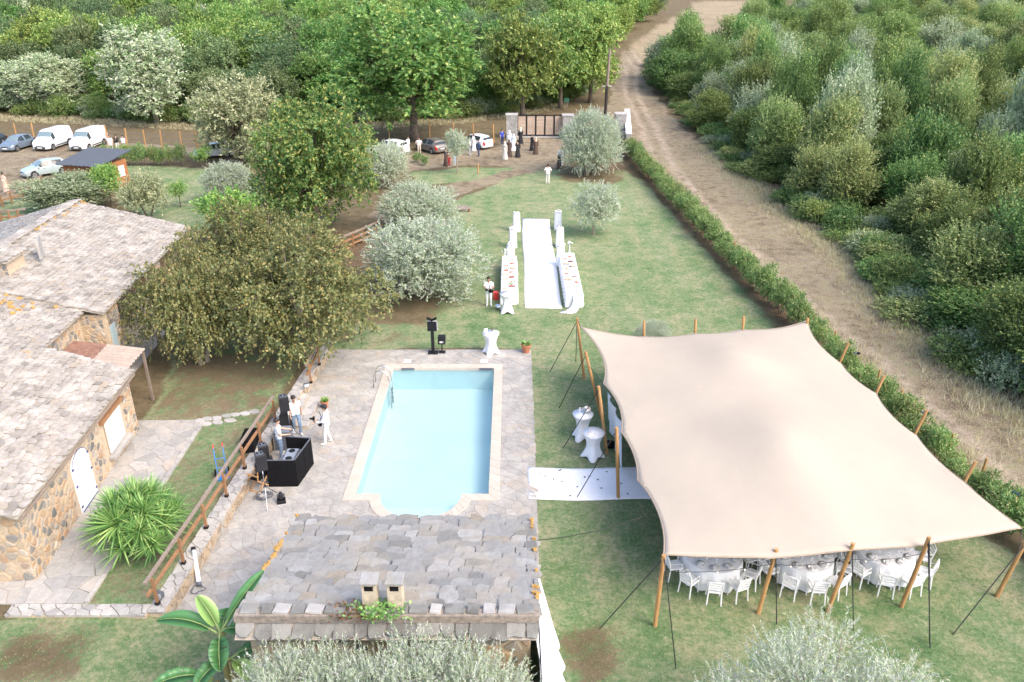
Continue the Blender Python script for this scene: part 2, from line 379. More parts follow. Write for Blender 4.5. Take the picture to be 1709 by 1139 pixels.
lawn_c = mixc(nt, math_(nt, 'MULTIPLY', math_(nt, 'MULTIPLY', wv.outputs['Fac'], ramp(nt, n_mid, [(0.4, (0.1, 0.1, 0.1)), (0.62, (1, 1, 1))])), 0.55), lawn_c, (0.34, 0.31, 0.18))
n_tuft = nz(nt, 5.0, 5, 0.8, pos)
lawn_c = mixc(nt, math_(nt, 'MULTIPLY', ramp(nt, n_tuft, [(0.48, (0, 0, 0)), (0.58, (1, 1, 1))]), 0.55), lawn_c, (0.085, 0.165, 0.060))
lawn_c = mixc(nt, math_(nt, 'MULTIPLY', ramp(nt, n_tuft, [(0.34, (1, 1, 1)), (0.45, (0, 0, 0))]), 0.60), lawn_c, (0.42, 0.36, 0.235))
dirt_n = math_(nt, 'ADD', math_(nt, 'ADD', math_(nt, 'MULTIPLY', n_big, 0.2), math_(nt, 'MULTIPLY', n_mid, 0.3)), math_(nt, 'ADD', math_(nt, 'MULTIPLY', n_fine, 0.3), math_(nt, 'MULTIPLY', n_vf, 0.2)))
dirt_c = ramp(nt, dirt_n, [(0.41, (0.105, 0.08, 0.055)), (0.47, (0.20, 0.16, 0.11)), (0.53, (0.30, 0.245, 0.175)), (0.59, (0.265, 0.25, 0.145))])
rat = nt.nodes.new('ShaderNodeAttribute'); rat.attribute_name = 'rut'
rutw = math_(nt, 'MULTIPLY', rat.outputs['Fac'], ramp(nt, n_mid, [(0.35, (0.35, 0.35, 0.35)), (0.6, (1, 1, 1))]))
weed = ramp(nt, n_mid, [(0.60, (0,0,0)), (0.70, (1,1,1))])
dirt_c = mixc(nt, math_(nt, 'MULTIPLY', weed, 0.55), dirt_c, (0.16, 0.17, 0.075))
dirt_c = mixc(nt, math_(nt, 'MULTIPLY', rutw, 0.92), dirt_c, ramp(nt, n_fine, [(0.35, (0.33, 0.26, 0.195)), (0.6, (0.50, 0.41, 0.32))]))
soil_c = ramp(nt, dirt_n, [(0.36, (0.075, 0.048, 0.030)), (0.5, (0.14, 0.095, 0.06)), (0.64, (0.22, 0.16, 0.105))])
field_c = ramp(nt, dirt_n, [(0.38, (0.17, 0.14, 0.09)), (0.5, (0.30, 0.24, 0.16)), (0.6, (0.36, 0.30, 0.19))])
c = mixc(nt, soft(att.outputs['Alpha'], 0.9), wild, field_c)
c = mixc(nt, soft(sep.outputs[1], 0.9), c, dirt_c)
c = mixc(nt, soft(sep.outputs[0], 0.9), c, lawn_c)
c = mixc(nt, math_(nt, 'MULTIPLY', soft(sep.outputs[2], 2.6, 0.45, 0.80), 0.85), c, soil_c)
nt.links.new(c, b.inputs['Base Color']); b.inputs['Roughness'].default_value = 0.95; b.inputs['Specular IOR Level'].default_value = 0.1
bump(nt, b, math_(nt, 'ADD', n_fine, math_(nt, 'MULTIPLY', n_vf, 0.6)), 0.9, 0.06)

def ground_piece(name, sel):
    q = Q[sel]; used, inv = np.unique(q, return_inverse=True)
    me = np_mesh(name, V[used], inv.reshape(-1, 4), smooth=True)
    a = me.color_attributes.new('zone', 'FLOAT_COLOR', 'POINT'); a.data.foreach_set('color', ZC[used].ravel()); ra = me.attributes.new('rut', 'FLOAT', 'POINT'); ra.data.foreach_set('value', RUT[used])
    return tag(link(name, me, gm), kind='structure')
ground_piece('ground', keep & (cls == 0)); ground_piece('dirt_track', keep & (cls == 1)); ground_piece('lawn', keep & (cls == 2))

# ------------------------------------------------------------------ irregular stones: jittered cells cut by their neighbours
def clip(poly, nxn, nyn, d):
    out = []; n = len(poly)
    for i in range(n):
        a = poly[i]; b_ = poly[(i+1) % n]; da = a[0]*nxn+a[1]*nyn-d; db = b_[0]*nxn+b_[1]*nyn-d
        if da <= 0: out.append(a)
        if da*db < 0:
            t = da/(da-db); out.append((a[0]+(b_[0]-a[0])*t, a[1]+(b_[1]-a[1])*t))
    return out
def cells(x0, x1, y0, y1, sx, sy, jit=0.75, seed=1, gap=0.02, drop=0.0):
    r = random.Random(seed); nx_, ny_ = max(1, round((x1-x0)/sx)), max(1, round((y1-y0)/sy)); sx, sy = (x1-x0)/nx_, (y1-y0)/ny_
    pts = {(i, j): (x0+(i+0.5+(0.5 if j % 2 else 0)*0.8+(r.random()-0.5)*jit)*sx, y0+(j+0.5+(r.random()-0.5)*jit)*sy) for i in range(-2, nx_+2) for j in range(-2, ny_+2)}
    out = []
    for (i, j), p in pts.items():
        if not (x0-sx < p[0] < x1+sx and y0-sy < p[1] < y1+sy) or r.random() < drop: continue
        poly = [(p[0]-2*sx, p[1]-2*sy), (p[0]+2*sx, p[1]-2*sy), (p[0]+2*sx, p[1]+2*sy), (p[0]-2*sx, p[1]+2*sy)]
        for di in range(-2, 3):
            for dj in range(-2, 3):
                q = pts.get((i+di, j+dj))
                if q is None or (di == 0 and dj == 0): continue
                nx2, ny2 = q[0]-p[0], q[1]-p[1]; L = math.hypot(nx2, ny2)
                poly = clip(poly, nx2/L, ny2/L, ((q[0]**2-p[0]**2)+(q[1]**2-p[1]**2))/(2*L) - gap/2)
                if len(poly) < 3: break
            if len(poly) < 3: break
        for nx2, ny2, d in ((1, 0, x1), (-1, 0, -x0), (0, 1, y1), (0, -1, -y0)):
            if len(poly) >= 3: poly = clip(poly, nx2, ny2, d)
        if len(poly) >= 3 and area(poly) > 0.04*sx*sy: out.append(poly)
    return out
def area(p): return abs(sum(p[i][0]*p[(i+1) % len(p)][1]-p[(i+1) % len(p)][0]*p[i][1] for i in range(len(p))))/2
def cen(p): return (sum(q[0] for q in p)/len(p), sum(q[1] for q in p)/len(p))
def roundp(p):
    """cut the corners"""
    out = []
    for i in range(len(p)):
        a, b_ = p[i], p[(i+1) % len(p)]
        out += [(a[0]*0.78+b_[0]*0.22, a[1]*0.78+b_[1]*0.22), (a[0]*0.22+b_[0]*0.78, a[1]*0.22+b_[1]*0.78)]
    return out
def lay(name, polys, frame, z0, z1, mat, parent, limit=300, inset=0.012, rest_name=None, key=None, wob=0.006, seed=3):
    """each polygon a stone of its own, past the limit one joined part; frame maps (u,v,w) to local space"""
    r = random.Random(seed)
    if key: polys = sorted(polys, key=key)
    rest = MB(); n_rest = 0
    for k, p in enumerate(polys):
        dz = (r.random()-0.5)*2*wob
        if k < limit:
            c0 = cen(p); o3 = Vector(frame(c0[0], c0[1], 0))
            mb = MB().prism([(q[0]-c0[0], q[1]-c0[1]) for q in p], z0, z1+dz, 0, inset, lambda u, v, w: Vector(frame(u+c0[0], v+c0[1], w))-o3)
            mb.build(name, mat, parent, o3)
        else:
            rest.prism(p, z0, z1+dz, 0, inset, lambda u, v, w: Vector(frame(u, v, w))); n_rest += 1
    if n_rest: tag(rest.build(rest_name or name, mat, parent), kind='stuff')
flat = lambda z: (lambda u, v, w: (u, v, z+w))
flag_mat = pieces('flagstone', [(0.0, (0.30, 0.29, 0.27)), (0.25, (0.36, 0.34, 0.31)), (0.5, (0.33, 0.32, 0.30)), (0.75, (0.385, 0.36, 0.325)), (0.92, (0.38, 0.33, 0.275)), (1.0, (0.41, 0.39, 0.355))], nscale=6, bmp=0.6, dirt=0.38)
path_mat = pieces('path_stone', [(0.0, (0.30, 0.295, 0.285)), (0.3, (0.38, 0.37, 0.35)), (0.6, (0.34, 0.335, 0.325)), (0.88, (0.43, 0.41, 0.385)), (1.0, (0.41, 0.345, 0.28))], nscale=6, bmp=0.6, dirt=0.38)
mortar = plain('mortar', (0.30, 0.28, 0.25), 0.95, 0.18, 12, bmp=0.5)
mortar_warm = plain('mortar_warm', (0.46, 0.36, 0.255), 0.95, 0.2, 7, bmp=0.7)

# ------------------------------------------------------------------ pool and patio
PX0, PX1, PY0, PY1 = -6.05, -0.45, 23.38, 34.32      # outer edge of the coping
CW = 0.40; SCX, SR = -3.28, 1.86                     # rounded step end (outer radius)
def pool_outline(off, n=18):
    """outline shrunk by off, rectangle plus a half round at the near end"""
    x0, x1, y0, y1 = PX0+off, PX1-off, PY0+off, PY1-off; r = SR-off
    pts = [(x0, y1), (x0, y0)]
    cyc = PY0 + 0.40
    a0 = math.asin(max(-1, min(1, (y0-cyc)/r)))
    for k in range(n+1):
        a = math.pi - a0 + (math.pi+2*a0)*k/n
        pts.append((SCX+r*math.cos(a), cyc+r*math.sin(a)))
    return pts + [(x1, y0), (x1, y1)]
PATIO = [(-9.95, 17.4), (-7.6, 17.4), (-7.6, 18.3), (0.85, 18.3), (0.9, 25.0), (0.95, 36.0), (-8.9, 36.0)]
patio_top = 0.03
def slab_with_hole(outer, hole, z):
    tri = tessellate_polygon([[Vector((p[0], p[1], 0)) for p in outer], [Vector((p[0], p[1], 0)) for p in hole]])
    allp = outer + hole; mb = MB(); mb.add([(p[0], p[1], z) for p in allp], [tuple(t) for t in tri])
    n = len(outer); mb.add([(p[0], p[1], z) for p in outer]+[(p[0], p[1], z-0.4) for p in outer], [(i, (i+1) % n, n+(i+1) % n, n+i) for i in range(n)])
    return mb
hole = pool_outline(CW*0.5)
patio = tag(slab_with_hole(PATIO, hole, patio_top-0.012).build('pool_patio', mortar), kind='structure')
polys = []
sdp = lambda q, poly: float(poly_sd(np.array([q[0]]), np.array([q[1]]), poly)[0])
for p in cells(-9.95, 0.95, 17.4, 36.0, 0.44, 0.34, 0.95, 5, 0.014):
    c0 = cen(p)
    ti = sdp(c0, PATIO)
    if ti < 0.12 or sdp(c0, hole) > -0.05: continue
    if ti < 0.6:                                            # trim to the left edge
        ex, ey = (-8.9+9.95), (36.0-17.4); L = math.hypot(ex, ey); nx2, ny2 = -ey/L, ex/L
        p = clip(p, nx2, ny2, nx2*-9.93+ny2*17.4)
        if c0[1] < 18.6 and c0[0] > -7.6: p = clip(p, 0, -1, -18.3)
    if len(p) < 3: continue
    near = max(sdp(q, hole) for q in p)
    if near > 0:
        hx0, hx1, hy0, hy1 = PX0+CW*.5, PX1-CW*.5, PY0+CW*.5, PY1-CW*.5
        if c0[1] < hy0 and abs(c0[0]-SCX) < SR+0.3:
            d = Vector((c0[0]-SCX, c0[1]-PY0-0.4)).normalized(); p = clip(p, -d.x, -d.y, -(d.x*SCX+d.y*(PY0+0.4))-(SR-0.2))
            if any(q[1] > hy0 for q in p) and abs(c0[0]-SCX) > SR-0.5: p = clip(p, 0, 1, hy0)
        elif c0[0] < hx0: p = clip(p, 1, 0, hx0)
        elif c0[0] > hx1: p = clip(p, -1, 0, -hx1)
        elif c0[1] > hy1: p = clip(p, 0, -1, -hy1)
        else: p = clip(p, 0, 1, hy0)
    if len(p) >= 3 and area(p) > 0.03: polys.append(p)
lay('flagstone', polys, flat(patio_top), -0.05, 0.0, flag_mat, patio, 300, 0.012, 'flagstone', key=lambda p: cen(p)[1]-2*area(p), wob=0.005)
# coping stones
cop_mat = pieces('coping_stone', [(0.0, (0.46, 0.395, 0.33)), (1.0, (0.52, 0.45, 0.385))], nscale=14, bmp=0.25, dirt=0.12)
coping = tag(thing('pool_coping', 'pale sandstone coping round the swimming pool', 'coping'), kind='structure')
del coping['category'], coping['label']
oo, ii = pool_outline(0.0), pool_outline(CW)
def dense(o, i_, step=0.5):
    out = []
    for k in range(len(o)):
        a, b_, c_, d_ = o[k], o[(k+1) % len(o)], i_[(k+1) % len(i_)], i_[k]
        L = math.dist(a, b_); n = max(1, round(L/step))
        for t in range(n):
            f0, f1 = t/n, (t+1)/n
            lp = lambda p, q, f: (p[0]+(q[0]-p[0])*f, p[1]+(q[1]-p[1])*f)
            out.append([lp(a, b_, f0), lp(a, b_, f1), lp(d_, c_, f1), lp(d_, c_, f0)])
    return out
for q in dense(oo, ii):
    cx_, cy_ = cen(q); q2 = [(cx_+(x-cx_)*0.985, cy_+(y-cy_)*0.985) for x, y in q]
    c0 = (cx_, cy_)
    MB().prism([(x-cx_, y-cy_) for x, y in q2][::-1], -0.10, 0.055, 0, 0.012).build('coping_stone', cop_mat, coping, (cx_, cy_, 0))
# basin with liner, steps, water
liner, nt, b = start('pool_liner')
pos = wpos(nt)
nt.links.new(ramp(nt, nz(nt, 0.6, 3, 0.5, pos), [(0.3, (0.55, 0.72, 0.75)), (0.7, (0.61, 0.76, 0.785))]), b.inputs['Base Color']); b.inputs['Roughness'].default_value = 0.6
white_liner = plain('white_liner', (0.62, 0.82, 0.88), 0.6, 0.05)
inner = pool_outline(CW-0.03)
def pool_z(y): return -0.75-0.40*max(0.0, (y-PY0)/(PY1-PY0))
n = len(inner); mb = MB()
mb.add([(p[0], p[1], 0.03) for p in inner]+[(p[0], p[1], pool_z(p[1])) for p in inner], [(i, n+i, n+(i+1) % n, (i+1) % n) for i in range(n)])
mb.add([(p[0], p[1], pool_z(p[1])) for p in inner], [tuple(t) for t in tessellate_polygon([[Vector((p[0], p[1], 0)) for p in inner]])])
basin = tag(mb.build('pool_basin', liner), kind='structure')
for k, (rr, zt) in enumerate(((1.42, -0.22), (1.10, -0.40), (0.75, -0.58))):     # roman steps, drawn from the near end
    mb = MB(); cyc = PY0+0.40
    outer_r = [(SCX+1.43*math.cos(a), cyc+1.43*math.sin(a)) for a in np.linspace(math.pi, 2*math.pi, 17)]
    yin = cyc-0.75+0.42*k
    pts = [q for q in outer_r if q[1] <= yin+0.02]
    if len(pts) >= 3: mb.prism(pts, -0.80, zt, 0); mb.build('pool_step', white_liner, basin)
wm = bpy.data.materials.new('pool_water'); wm.use_nodes = True; nt = wm.node_tree; nt.nodes.clear()
tr = nt.nodes.new('ShaderNodeBsdfTransparent'); tr.inputs[0].default_value = (0.93, 0.995, 1.0, 1)
gl = nt.nodes.new('ShaderNodeBsdfGlossy'); gl.inputs['Roughness'].default_value = 0.03
fr = nt.nodes.new('ShaderNodeFresnel'); fr.inputs[0].default_value = 1.33
pos = wpos(nt); bp = nt.nodes.new('ShaderNodeBump'); bp.inputs['Strength'].default_value = 0.28; bp.inputs['Distance'].default_value = 0.05
nt.links.new(math_(nt, 'ADD', nz(nt, 2.6, 3, 0.5, pos), math_(nt, 'MULTIPLY', nz(nt, 9, 2, 0.5, pos), 0.2)), bp.inputs['Height'])
nt.links.new(bp.outputs[0], gl.inputs['Normal']); nt.links.new(bp.outputs[0], fr.inputs['Normal'])
mx = nt.nodes.new('ShaderNodeMixShader'); nt.links.new(fr.outputs[0], mx.inputs[0]); nt.links.new(tr.outputs[0], mx.inputs[1]); nt.links.new(gl.outputs[0], mx.inputs[2])
ow = nt.nodes.new('ShaderNodeOutputMaterial'); nt.links.new(mx.outputs[0], ow.inputs[0])
wpl = pool_outline(CW-0.035)
tag(MB().add([(p[0], p[1], -0.10) for p in wpl], [tuple(t) for t in tessellate_polygon([[Vector((p[0], p[1], 0)) for p in wpl]])]).build('water', wm), kind='structure')
# skimmers, lids, ladder
for px in (680, 808):
    q = P(px, 605)
    MB().prism([(-.17, -.17), (.17, -.17), (.17, .17), (-.17, .17)], 0, 0.02, 0, 0.01).build('skimmer_lid', white_paint, patio, (q.x, 34.62, patio_top+0.012))
    t = MB().box((0, 0, 0), (0.62, 0.05, 0.10)).mesh('skimmer_mouth', [grey_plastic])
    link('skimmer_mouth', t, None, basin, (q.x+0.1, PY1-CW-0.01, -0.02))
lad = thing('pool_ladder', 'curved stainless steel ladder over the left rim of the pool', 'ladder', (PX0+CW, 32.2, 0))
for s in (-0.27, 0.27):
    pts = [(-0.62, s, 0.05), (-0.60, s, 0.55), (-0.48, s, 0.80), (-0.28, s, 0.90), (-0.05, s, 0.80), (0.10, s, 0.45), (0.14, s, 0.0), (0.14, s, -1.1)]
    MB().tube(pts, 0.024, 8).build('rail', steel, lad, smooth=True)
for z in (-0.25, -0.5, -0.75): MB().box((0.14, 0, z), (0.08, 0.54, 0.03)).build('step', steel, lad)
# ------------------------------------------------------------------ walls of stones
stone_mat = pieces('wall_stone', [(0.0, (0.13, 0.135, 0.13)), (0.18, (0.20, 0.20, 0.19)), (0.36, (0.36, 0.31, 0.25)), (0.55, (0.45, 0.34, 0.22)), (0.75, (0.40, 0.25, 0.14)), (0.9, (0.28, 0.27, 0.25)), (1.0, (0.50, 0.42, 0.33))], nscale=8, bmp=0.6, dirt=0.2)
cap_mat = pieces('cap_stone', [(0.0, (0.31, 0.30, 0.285)), (0.5, (0.38, 0.365, 0.345)), (1.0, (0.45, 0.425, 0.395))], nscale=7, bmp=0.5, dirt=0.3)
face_mat = pieces('retaining_stone', [(0.0, (0.24, 0.20, 0.15)), (0.4, (0.38, 0.28, 0.18)), (0.8, (0.46, 0.36, 0.25)), (1.0, (0.32, 0.31, 0.29))], nscale=7, bmp=0.6, dirt=0.3)
def ret_wall():
    t = thing('retaining_wall', 'low stone retaining wall with pale capstones between terrace lawn and pool patio', 'wall')
    y0, y1 = 17.42, 35.9; X = lambda y: float(wall_x(y))
    mb = MB(); vs = []
    for y in (y0, y1):
        for dx in (-0.10, 0.345):
            for z in (-0.1, 0.47): vs.append((X(y)+dx, y, z))
    mb.add(vs, [(0,1,3,2), (4,6,7,5), (0,4,5,1), (2,3,7,6), (1,5,7,3)]); mb.build('core', mortar_warm, t)
    fr = lambda u, v, w: (X(u)-0.14+v, u, 0.47+w)
    lay('capstone', [p for p in cells(y0, y1, 0, 0.50, 0.42, 0.26, 0.7, 11, 0.02)], fr, -0.02, 0.055, cap_mat, t, 120, 0.012, wob=0.01)
    ff = lambda u, v, w: (X(u)+0.345+w, u, v)
    lay('face_stone', [roundp(p) for p in cells(y0, y1, 0.0, 0.44, 0.40, 0.16, 0.8, 12, 0.03)], lambda u, v, w: ff(u, v, w), -0.02, 0.03, face_mat, t, 150, 0.015, wob=0.012)
    t2 = thing('garden_wall', 'short pale stone border wall along the near end of the terrace', 'wall')
    MB().box((-12.4, 17.5, 0.2), (4.0, 0.40, 0.56)).build('core', mortar_warm, t2)
    lay('capstone', cells(-14.4, -10.42, 17.28, 17.72, 0.40, 0.24, 0.6, 13, 0.02), flat(0.48), -0.02, 0.055, cap_mat, t2, 80, 0.012, wob=0.01)
ret_wall()
# paved path beside the house
PATH = [(-15.0, 17.7), (-12.05, 17.7), (-12.35, 22), (-12.55, 28.2), (-15.0, 28.2)]
path = tag(MB().prism([(-21, 17.72), (-13.0, 17.72), (-12.35, 22), (-12.55, 28.2), (-21, 28.2)], 0.3, TERR+0.012).build('paved_path', mortar), kind='structure')
pp = [clip(p, 1, 0.02, -12.38+0.02*22) for p in cells(-19.0, -12.3, 17.76, 28.2, 0.62, 0.58, 0.85, 21, 0.022) if cen(p)[0] > -14.8 or cen(p)[1] < 19.0]
lay('flagstone', [p for p in pp if len(p) > 2], flat(TERR+0.026), -0.03, 0.0, path_mat, path, 260, 0.012, wob=0.006)
kerb = tag(thing('path_edging', 'x', 'x'), kind='structure'); del kerb['label'], kerb['category']
for k in range(26):
    y = 17.95+k*0.395; MB().box((0, 0, 0), (0.11+0.03*random.random(), 0.37, 0.12)).build('edging_stone', cap_mat, kerb, (-12.30-0.01*k+0.02*random.random(), y, TERR+0.02+0.02*random.random()))
for k, (px, py) in enumerate(((333, 703), (347, 700), (362, 699), (378, 695), (393, 693), (409, 691), (425, 688), (345, 708), (364, 706), (384, 703))):
    q = P(px, py, TERR); pl = [(0.24*math.cos(a)*(0.8+0.4*random.random()), 0.16*math.sin(a)*(0.8+0.4*random.random())) for a in np.linspace(0, 6.28, 8)[:-1]]
    tag(MB().prism(pl, -0.05, 0.05, 0, 0.02).build('edging_stone', cap_mat, None, (q.x, q.y, TERR)), 'flat pale stone in the short row set into the terrace lawn', 'stone', 'row of flat stones in the terrace lawn')
st = thing('stone_steps', 'two low stone steps leading from the terrace down to the patio', 'steps', (-9.0, 29.6, 0))
for k, (x0, x1, z) in enumerate(((-0.85, 0.05, 0.33), (-0.85, 0.55, 0.17))):
    MB().box(((x0+x1)/2, 0, z/2-0.02), (x1-x0, 2.5-0.004*k, z-0.05)).build('riser', mortar_warm, st)
    lay('tread_stone', cells(x0 if k == 0 else 0.06, x1+0.03, -1.26, 1.26, 0.47, 0.5, 0.6, 30+k, 0.02), flat(z), -0.05, 0.0, cap_mat, st, 30, 0.012)

# ------------------------------------------------------------------ slate roofs
slate_house = pieces('roof_slate', [(0.0, (0.22, 0.205, 0.18)), (0.12, (0.30, 0.27, 0.24)), (0.4, (0.375, 0.34, 0.30)), (0.65, (0.345, 0.315, 0.28)), (0.85, (0.42, 0.385, 0.34)), (0.95, (0.37, 0.31, 0.245)), (1.0, (0.45, 0.42, 0.38))], lichen=(0.88, (0.42, 0.29, 0.13)), nscale=7, bmp=0.9, dirt=0.45)
slate_hut = pieces('hut_slate', [(0.0, (0.165, 0.167, 0.16)), (0.25, (0.235, 0.237, 0.23)), (0.5, (0.30, 0.302, 0.293)), (0.7, (0.26, 0.26, 0.253)), (0.9, (0.36, 0.36, 0.35)), (0.97, (0.29, 0.26, 0.215)), (1.0, (0.26, 0.225, 0.175))], lichen=(0.94, (0.42, 0.27, 0.09)), nscale=5, bmp=1.0, dirt=0.48)
slate_dark = pieces('mossy_slate', [(0.0, (0.12, 0.12, 0.11)), (0.5, (0.18, 0.18, 0.165)), (1.0, (0.24, 0.235, 0.215))], lichen=(0.90, (0.42, 0.27, 0.09)), nscale=6, bmp=0.9, dirt=0.5)  # darker grey slate for the short near slope and most ridge stones of the hut
lichen_mat = plain('lichen', (0.44, 0.26, 0.08), 0.95, 0.3, 30, bmp=0.5)
def slate_shapes(rounded, seed, n=14):
    r = random.Random(seed); out = []
    for k in range(n):
        w = 0.5; h = 1.0; j = lambda a: (r.random()-0.5)*a
        if rounded: pl = [(-w+j(.06), 1.0), (-w+j(.10), 0.32+j(.25)), (-w*0.78+j(.2), 0.10+j(.18)), (-0.15+j(.25), 0.0+j(.12)), (0.2+j(.25), 0.01+j(.12)), (w*0.8+j(.2), 0.12+j(.18)), (w+j(.10), 0.33+j(.25)), (w+j(.06), 1.0)]
        else: pl = [(-w+j(.05), 1.0), (-w+j(.12), 0.38+j(.2)), (-w+j(.22)+.06, 0.08+j(.24)), (-0.18+j(.25), 0.02+j(.16)), (0.2+j(.25), 0.02+j(.16)), (w+j(.22)-.06, 0.08+j(.24)), (w+j(.12), 0.38+j(.2)), (w+j(.05), 1.0)]
        out.append(pl)
    return out
def slate_roof(parent, O, U, Vv, lu, lv, mat, exposure, wmin, wmax, rounded, seed, limit, under, keyfun=None):
    """a roof slab with courses of overlapping slates; O lower corner, U along the eave, Vv up the slope"""
    r = random.Random(seed); U = Vector(U).normalized(); Vv = Vector(Vv); Vv = (Vv-U*Vv.dot(U)).normalized(); N = U.cross(Vv)
    if N.z < 0: N = -N
    O = Vector(O); R = Matrix((U, Vv, N)).transposed()
    mb = MB(); q = [O, O+U*lu, O+U*lu+Vv*lv, O+Vv*lv]
    mb.add([p-N*0.03 for p in q]+[p-N*0.10 for p in q], [(0,1,2,3), (7,6,5,4), (0,4,5,1), (1,5,6,2), (2,6,7,3), (3,7,4,0)])
    roof = mb.build('roof', under, parent)
    shp = [MB().prism(pl, -0.5, 0.5).mesh('slate', [mat]) for pl in slate_shapes(rounded, seed)]
    for me in shp: pass
    items = []; rows = int(lv/exposure)+1
    for i in range(rows):
        v = i*exposure; u = -r.random()*wmax*0.6
        while u < lu-0.02:
            w = wmin+(wmax-wmin)*r.random()
            u0, u1 = max(u, -0.03), min(u+w, lu+0.03)
            if u1-u0 > 0.10: items.append(((u0+u1)/2, v+(r.random()-0.5)*exposure*0.28, (u1-u0)*0.985, min(exposure*(1.55+0.3*r.random()), lv-v+0.06)))
            u += w
    items = [it for it in items if it[3] > 0.08]
    P3 = lambda it: O+U*it[0]+Vv*it[1]
    items.sort(key=lambda it: P3(it).y - (0.0 if keyfun is None else keyfun(P3(it))))
    rest = MB(); nr = 0
    for k, (u, v, w, h) in enumerate(items):
        th = 0.022+0.035*r.random(); tilt = math.atan2(0.055+0.045*r.random(), h); rot = (r.random()-0.5)*0.30
        M3 = R @ Matrix.Rotation(-tilt, 3, 'X') @ Matrix.Rotation(rot, 3, 'Z') @ Matrix.Rotation((r.random()-.5)*0.05, 3, 'Y')
        loc = P3((u, v)) + N*(0.045+0.015*r.random())
        M4 = Matrix.Translation(loc) @ M3.to_4x4() @ Matrix.Diagonal((w, h, th, 1))
        me = shp[k % len(shp)] if r.random() < 0.5 else r.choice(shp)
        if k < limit:
            o = link('slate', me, None, roof); o.matrix_local = M4
        else:
            rest.add([M4 @ vv.co for vv in me.vertices], [tuple(p.vertices) for p in me.polygons]); nr += 1
    if nr: tag(rest.build('slate_courses', mat, roof), kind='stuff')
    return roof, N, R

under_mat = plain('roof_board', (0.34, 0.30, 0.25), 0.9, 0.2)
# --- stone house
house = thing('stone_house', 'long stone farmhouse with pale slate roofs and warm rubble walls', 'house')
HROT = math.radians(4.4); house.matrix_world = Matrix.Translation((-14.95, 27.6, 0)) @ Matrix.Rotation(HROT, 4, 'Z') @ Matrix.Translation((14.95, -27.6, 0))   # the whole house stands a few degrees askew
def unrot(p): return (Matrix.Translation((-14.95, 27.6, 0)) @ Matrix.Rotation(-HROT, 4, 'Z') @ Matrix.Translation((14.95, -27.6, 0))) @ Vector(p)
zt = TERR
EX, EYN, EYF = -14.75, 18.45, 27.75         # near wing: eave x, near and far ends
SLC = 0.36
nC = Vector((-1, 0, SLC)).normalized()
slate_roof(house, (EX+0.0, EYF, 3.0), (0, -1, 0), (-1, 0, SLC), EYF-EYN, 7.9, slate_house, 0.20, 0.22, 0.50, True, 41, 300, under_mat)
# middle wing, a little lower and set back
slate_roof(house, (-17.85, 32.0, 4.08), (0, -1, 0), (-1, 0, 0.278), 4.4, 5.6, slate_house, 0.21, 0.22, 0.50, True, 42, 0, under_mat)
# rear wing
uA = Vector((0, -1, 0)); vA = Vector((-1, 0, 0)); AO = Vector((-17.03, 44.1, 4.0))
slate_roof(house, AO, uA, (vA.x, vA.y, 0.275), 12.75, 6.15, slate_house, 0.21, 0.22, 0.50, True, 43, 0, under_mat)
rid = AO + Vector((vA.x, vA.y, 0.275)).normalized()*6.15
slate_roof(house, rid+uA*12.75+Vector((-0.1, 0, 0)) + Vector((vA.x, vA.y, -0.275)).normalized()*5.5, -uA, (-vA.x, -vA.y, 0.275), 12.75, 5.5, slate_hut, 0.22, 0.20, 0.40, True, 44, 0, under_mat)  # slope turned from the sun: its shade is put into the colour as darker, cooler slate
# lichened ridge of the rear wing
mb = MB(); rr = random.Random(4)
for k in range(26):
    p = rid + uA*(k*0.5+0.2) + Vector((0, 0, 0.06)); mb = MB().prism([(-.28, -.26), (.25, -.27), (.29, .25), (-.24, .27)], -0.02, 0.05, 0, 0.02)
    mb.build('ridge_stone', slate_house, house, p, (rr.uniform(-.1, .1), rr.uniform(-.15, .15), rr.uniform(-.2, .2)))
def wall_box(x0, x1, y0, y1, z0, z1, name='wall', mat=None): return MB().box(((x0+x1)/2, (y0+y1)/2, (z0+z1)/2), (x1-x0, y1-y0, z1-z0)).build(name, mat or mortar_warm, house)
WX = -14.95                                  # right face of the near wing
mb = MB()
prof = [(WX, 0.2), (WX, 2.88), (-21.9, 2.88+SLC*(WX+21.9)-0.02), (-21.9, 0.2)]
mb.add([(x, 18.72, z) for x, z in prof]+[(x, 27.55, z) for x, z in prof], [(0,3,2,1), (4,5,6,7), (0,1,5,4), (3,7,6,2)]); mb.build('wall', mortar_warm, house)
DOOR = (21.95, 23.25, zt, 2.66); WIN = (24.75, 26.25, 1.05, 2.42)
def hits(p, rect, m=0.07):
    us = [q[0] for q in p]; vs = [q[1] for q in p]
    return max(us) > rect[0]-m and min(us) < rect[1]+m and max(vs) > rect[2]-m and min(vs) < rect[3]+m
cs = [roundp(p) for p in cells(18.74, 27.5, zt, 2.84, 0.31, 0.21, 0.95, 51, 0.06, 0.10) if not hits(p, DOOR) and not hits(p, (24.6, 26.4, 0.85, 2.7))]
lay('stone', cs, lambda u, v, w: (WX+w, u, v), -0.03, 0.025, stone_mat, house, 300, 0.02, 'rubble', wob=0.012)
cs = [roundp(p) for p in cells(14.97, 19.5, zt, 2.9, 0.36, 0.22, 0.9, 52, 0.05, 0.05)]
lay('stone', cs, lambda u, v, w: (-u, 18.72-w, v), -0.03, 0.03, stone_mat, house, 60, 0.02, 'rubble', wob=0.012)
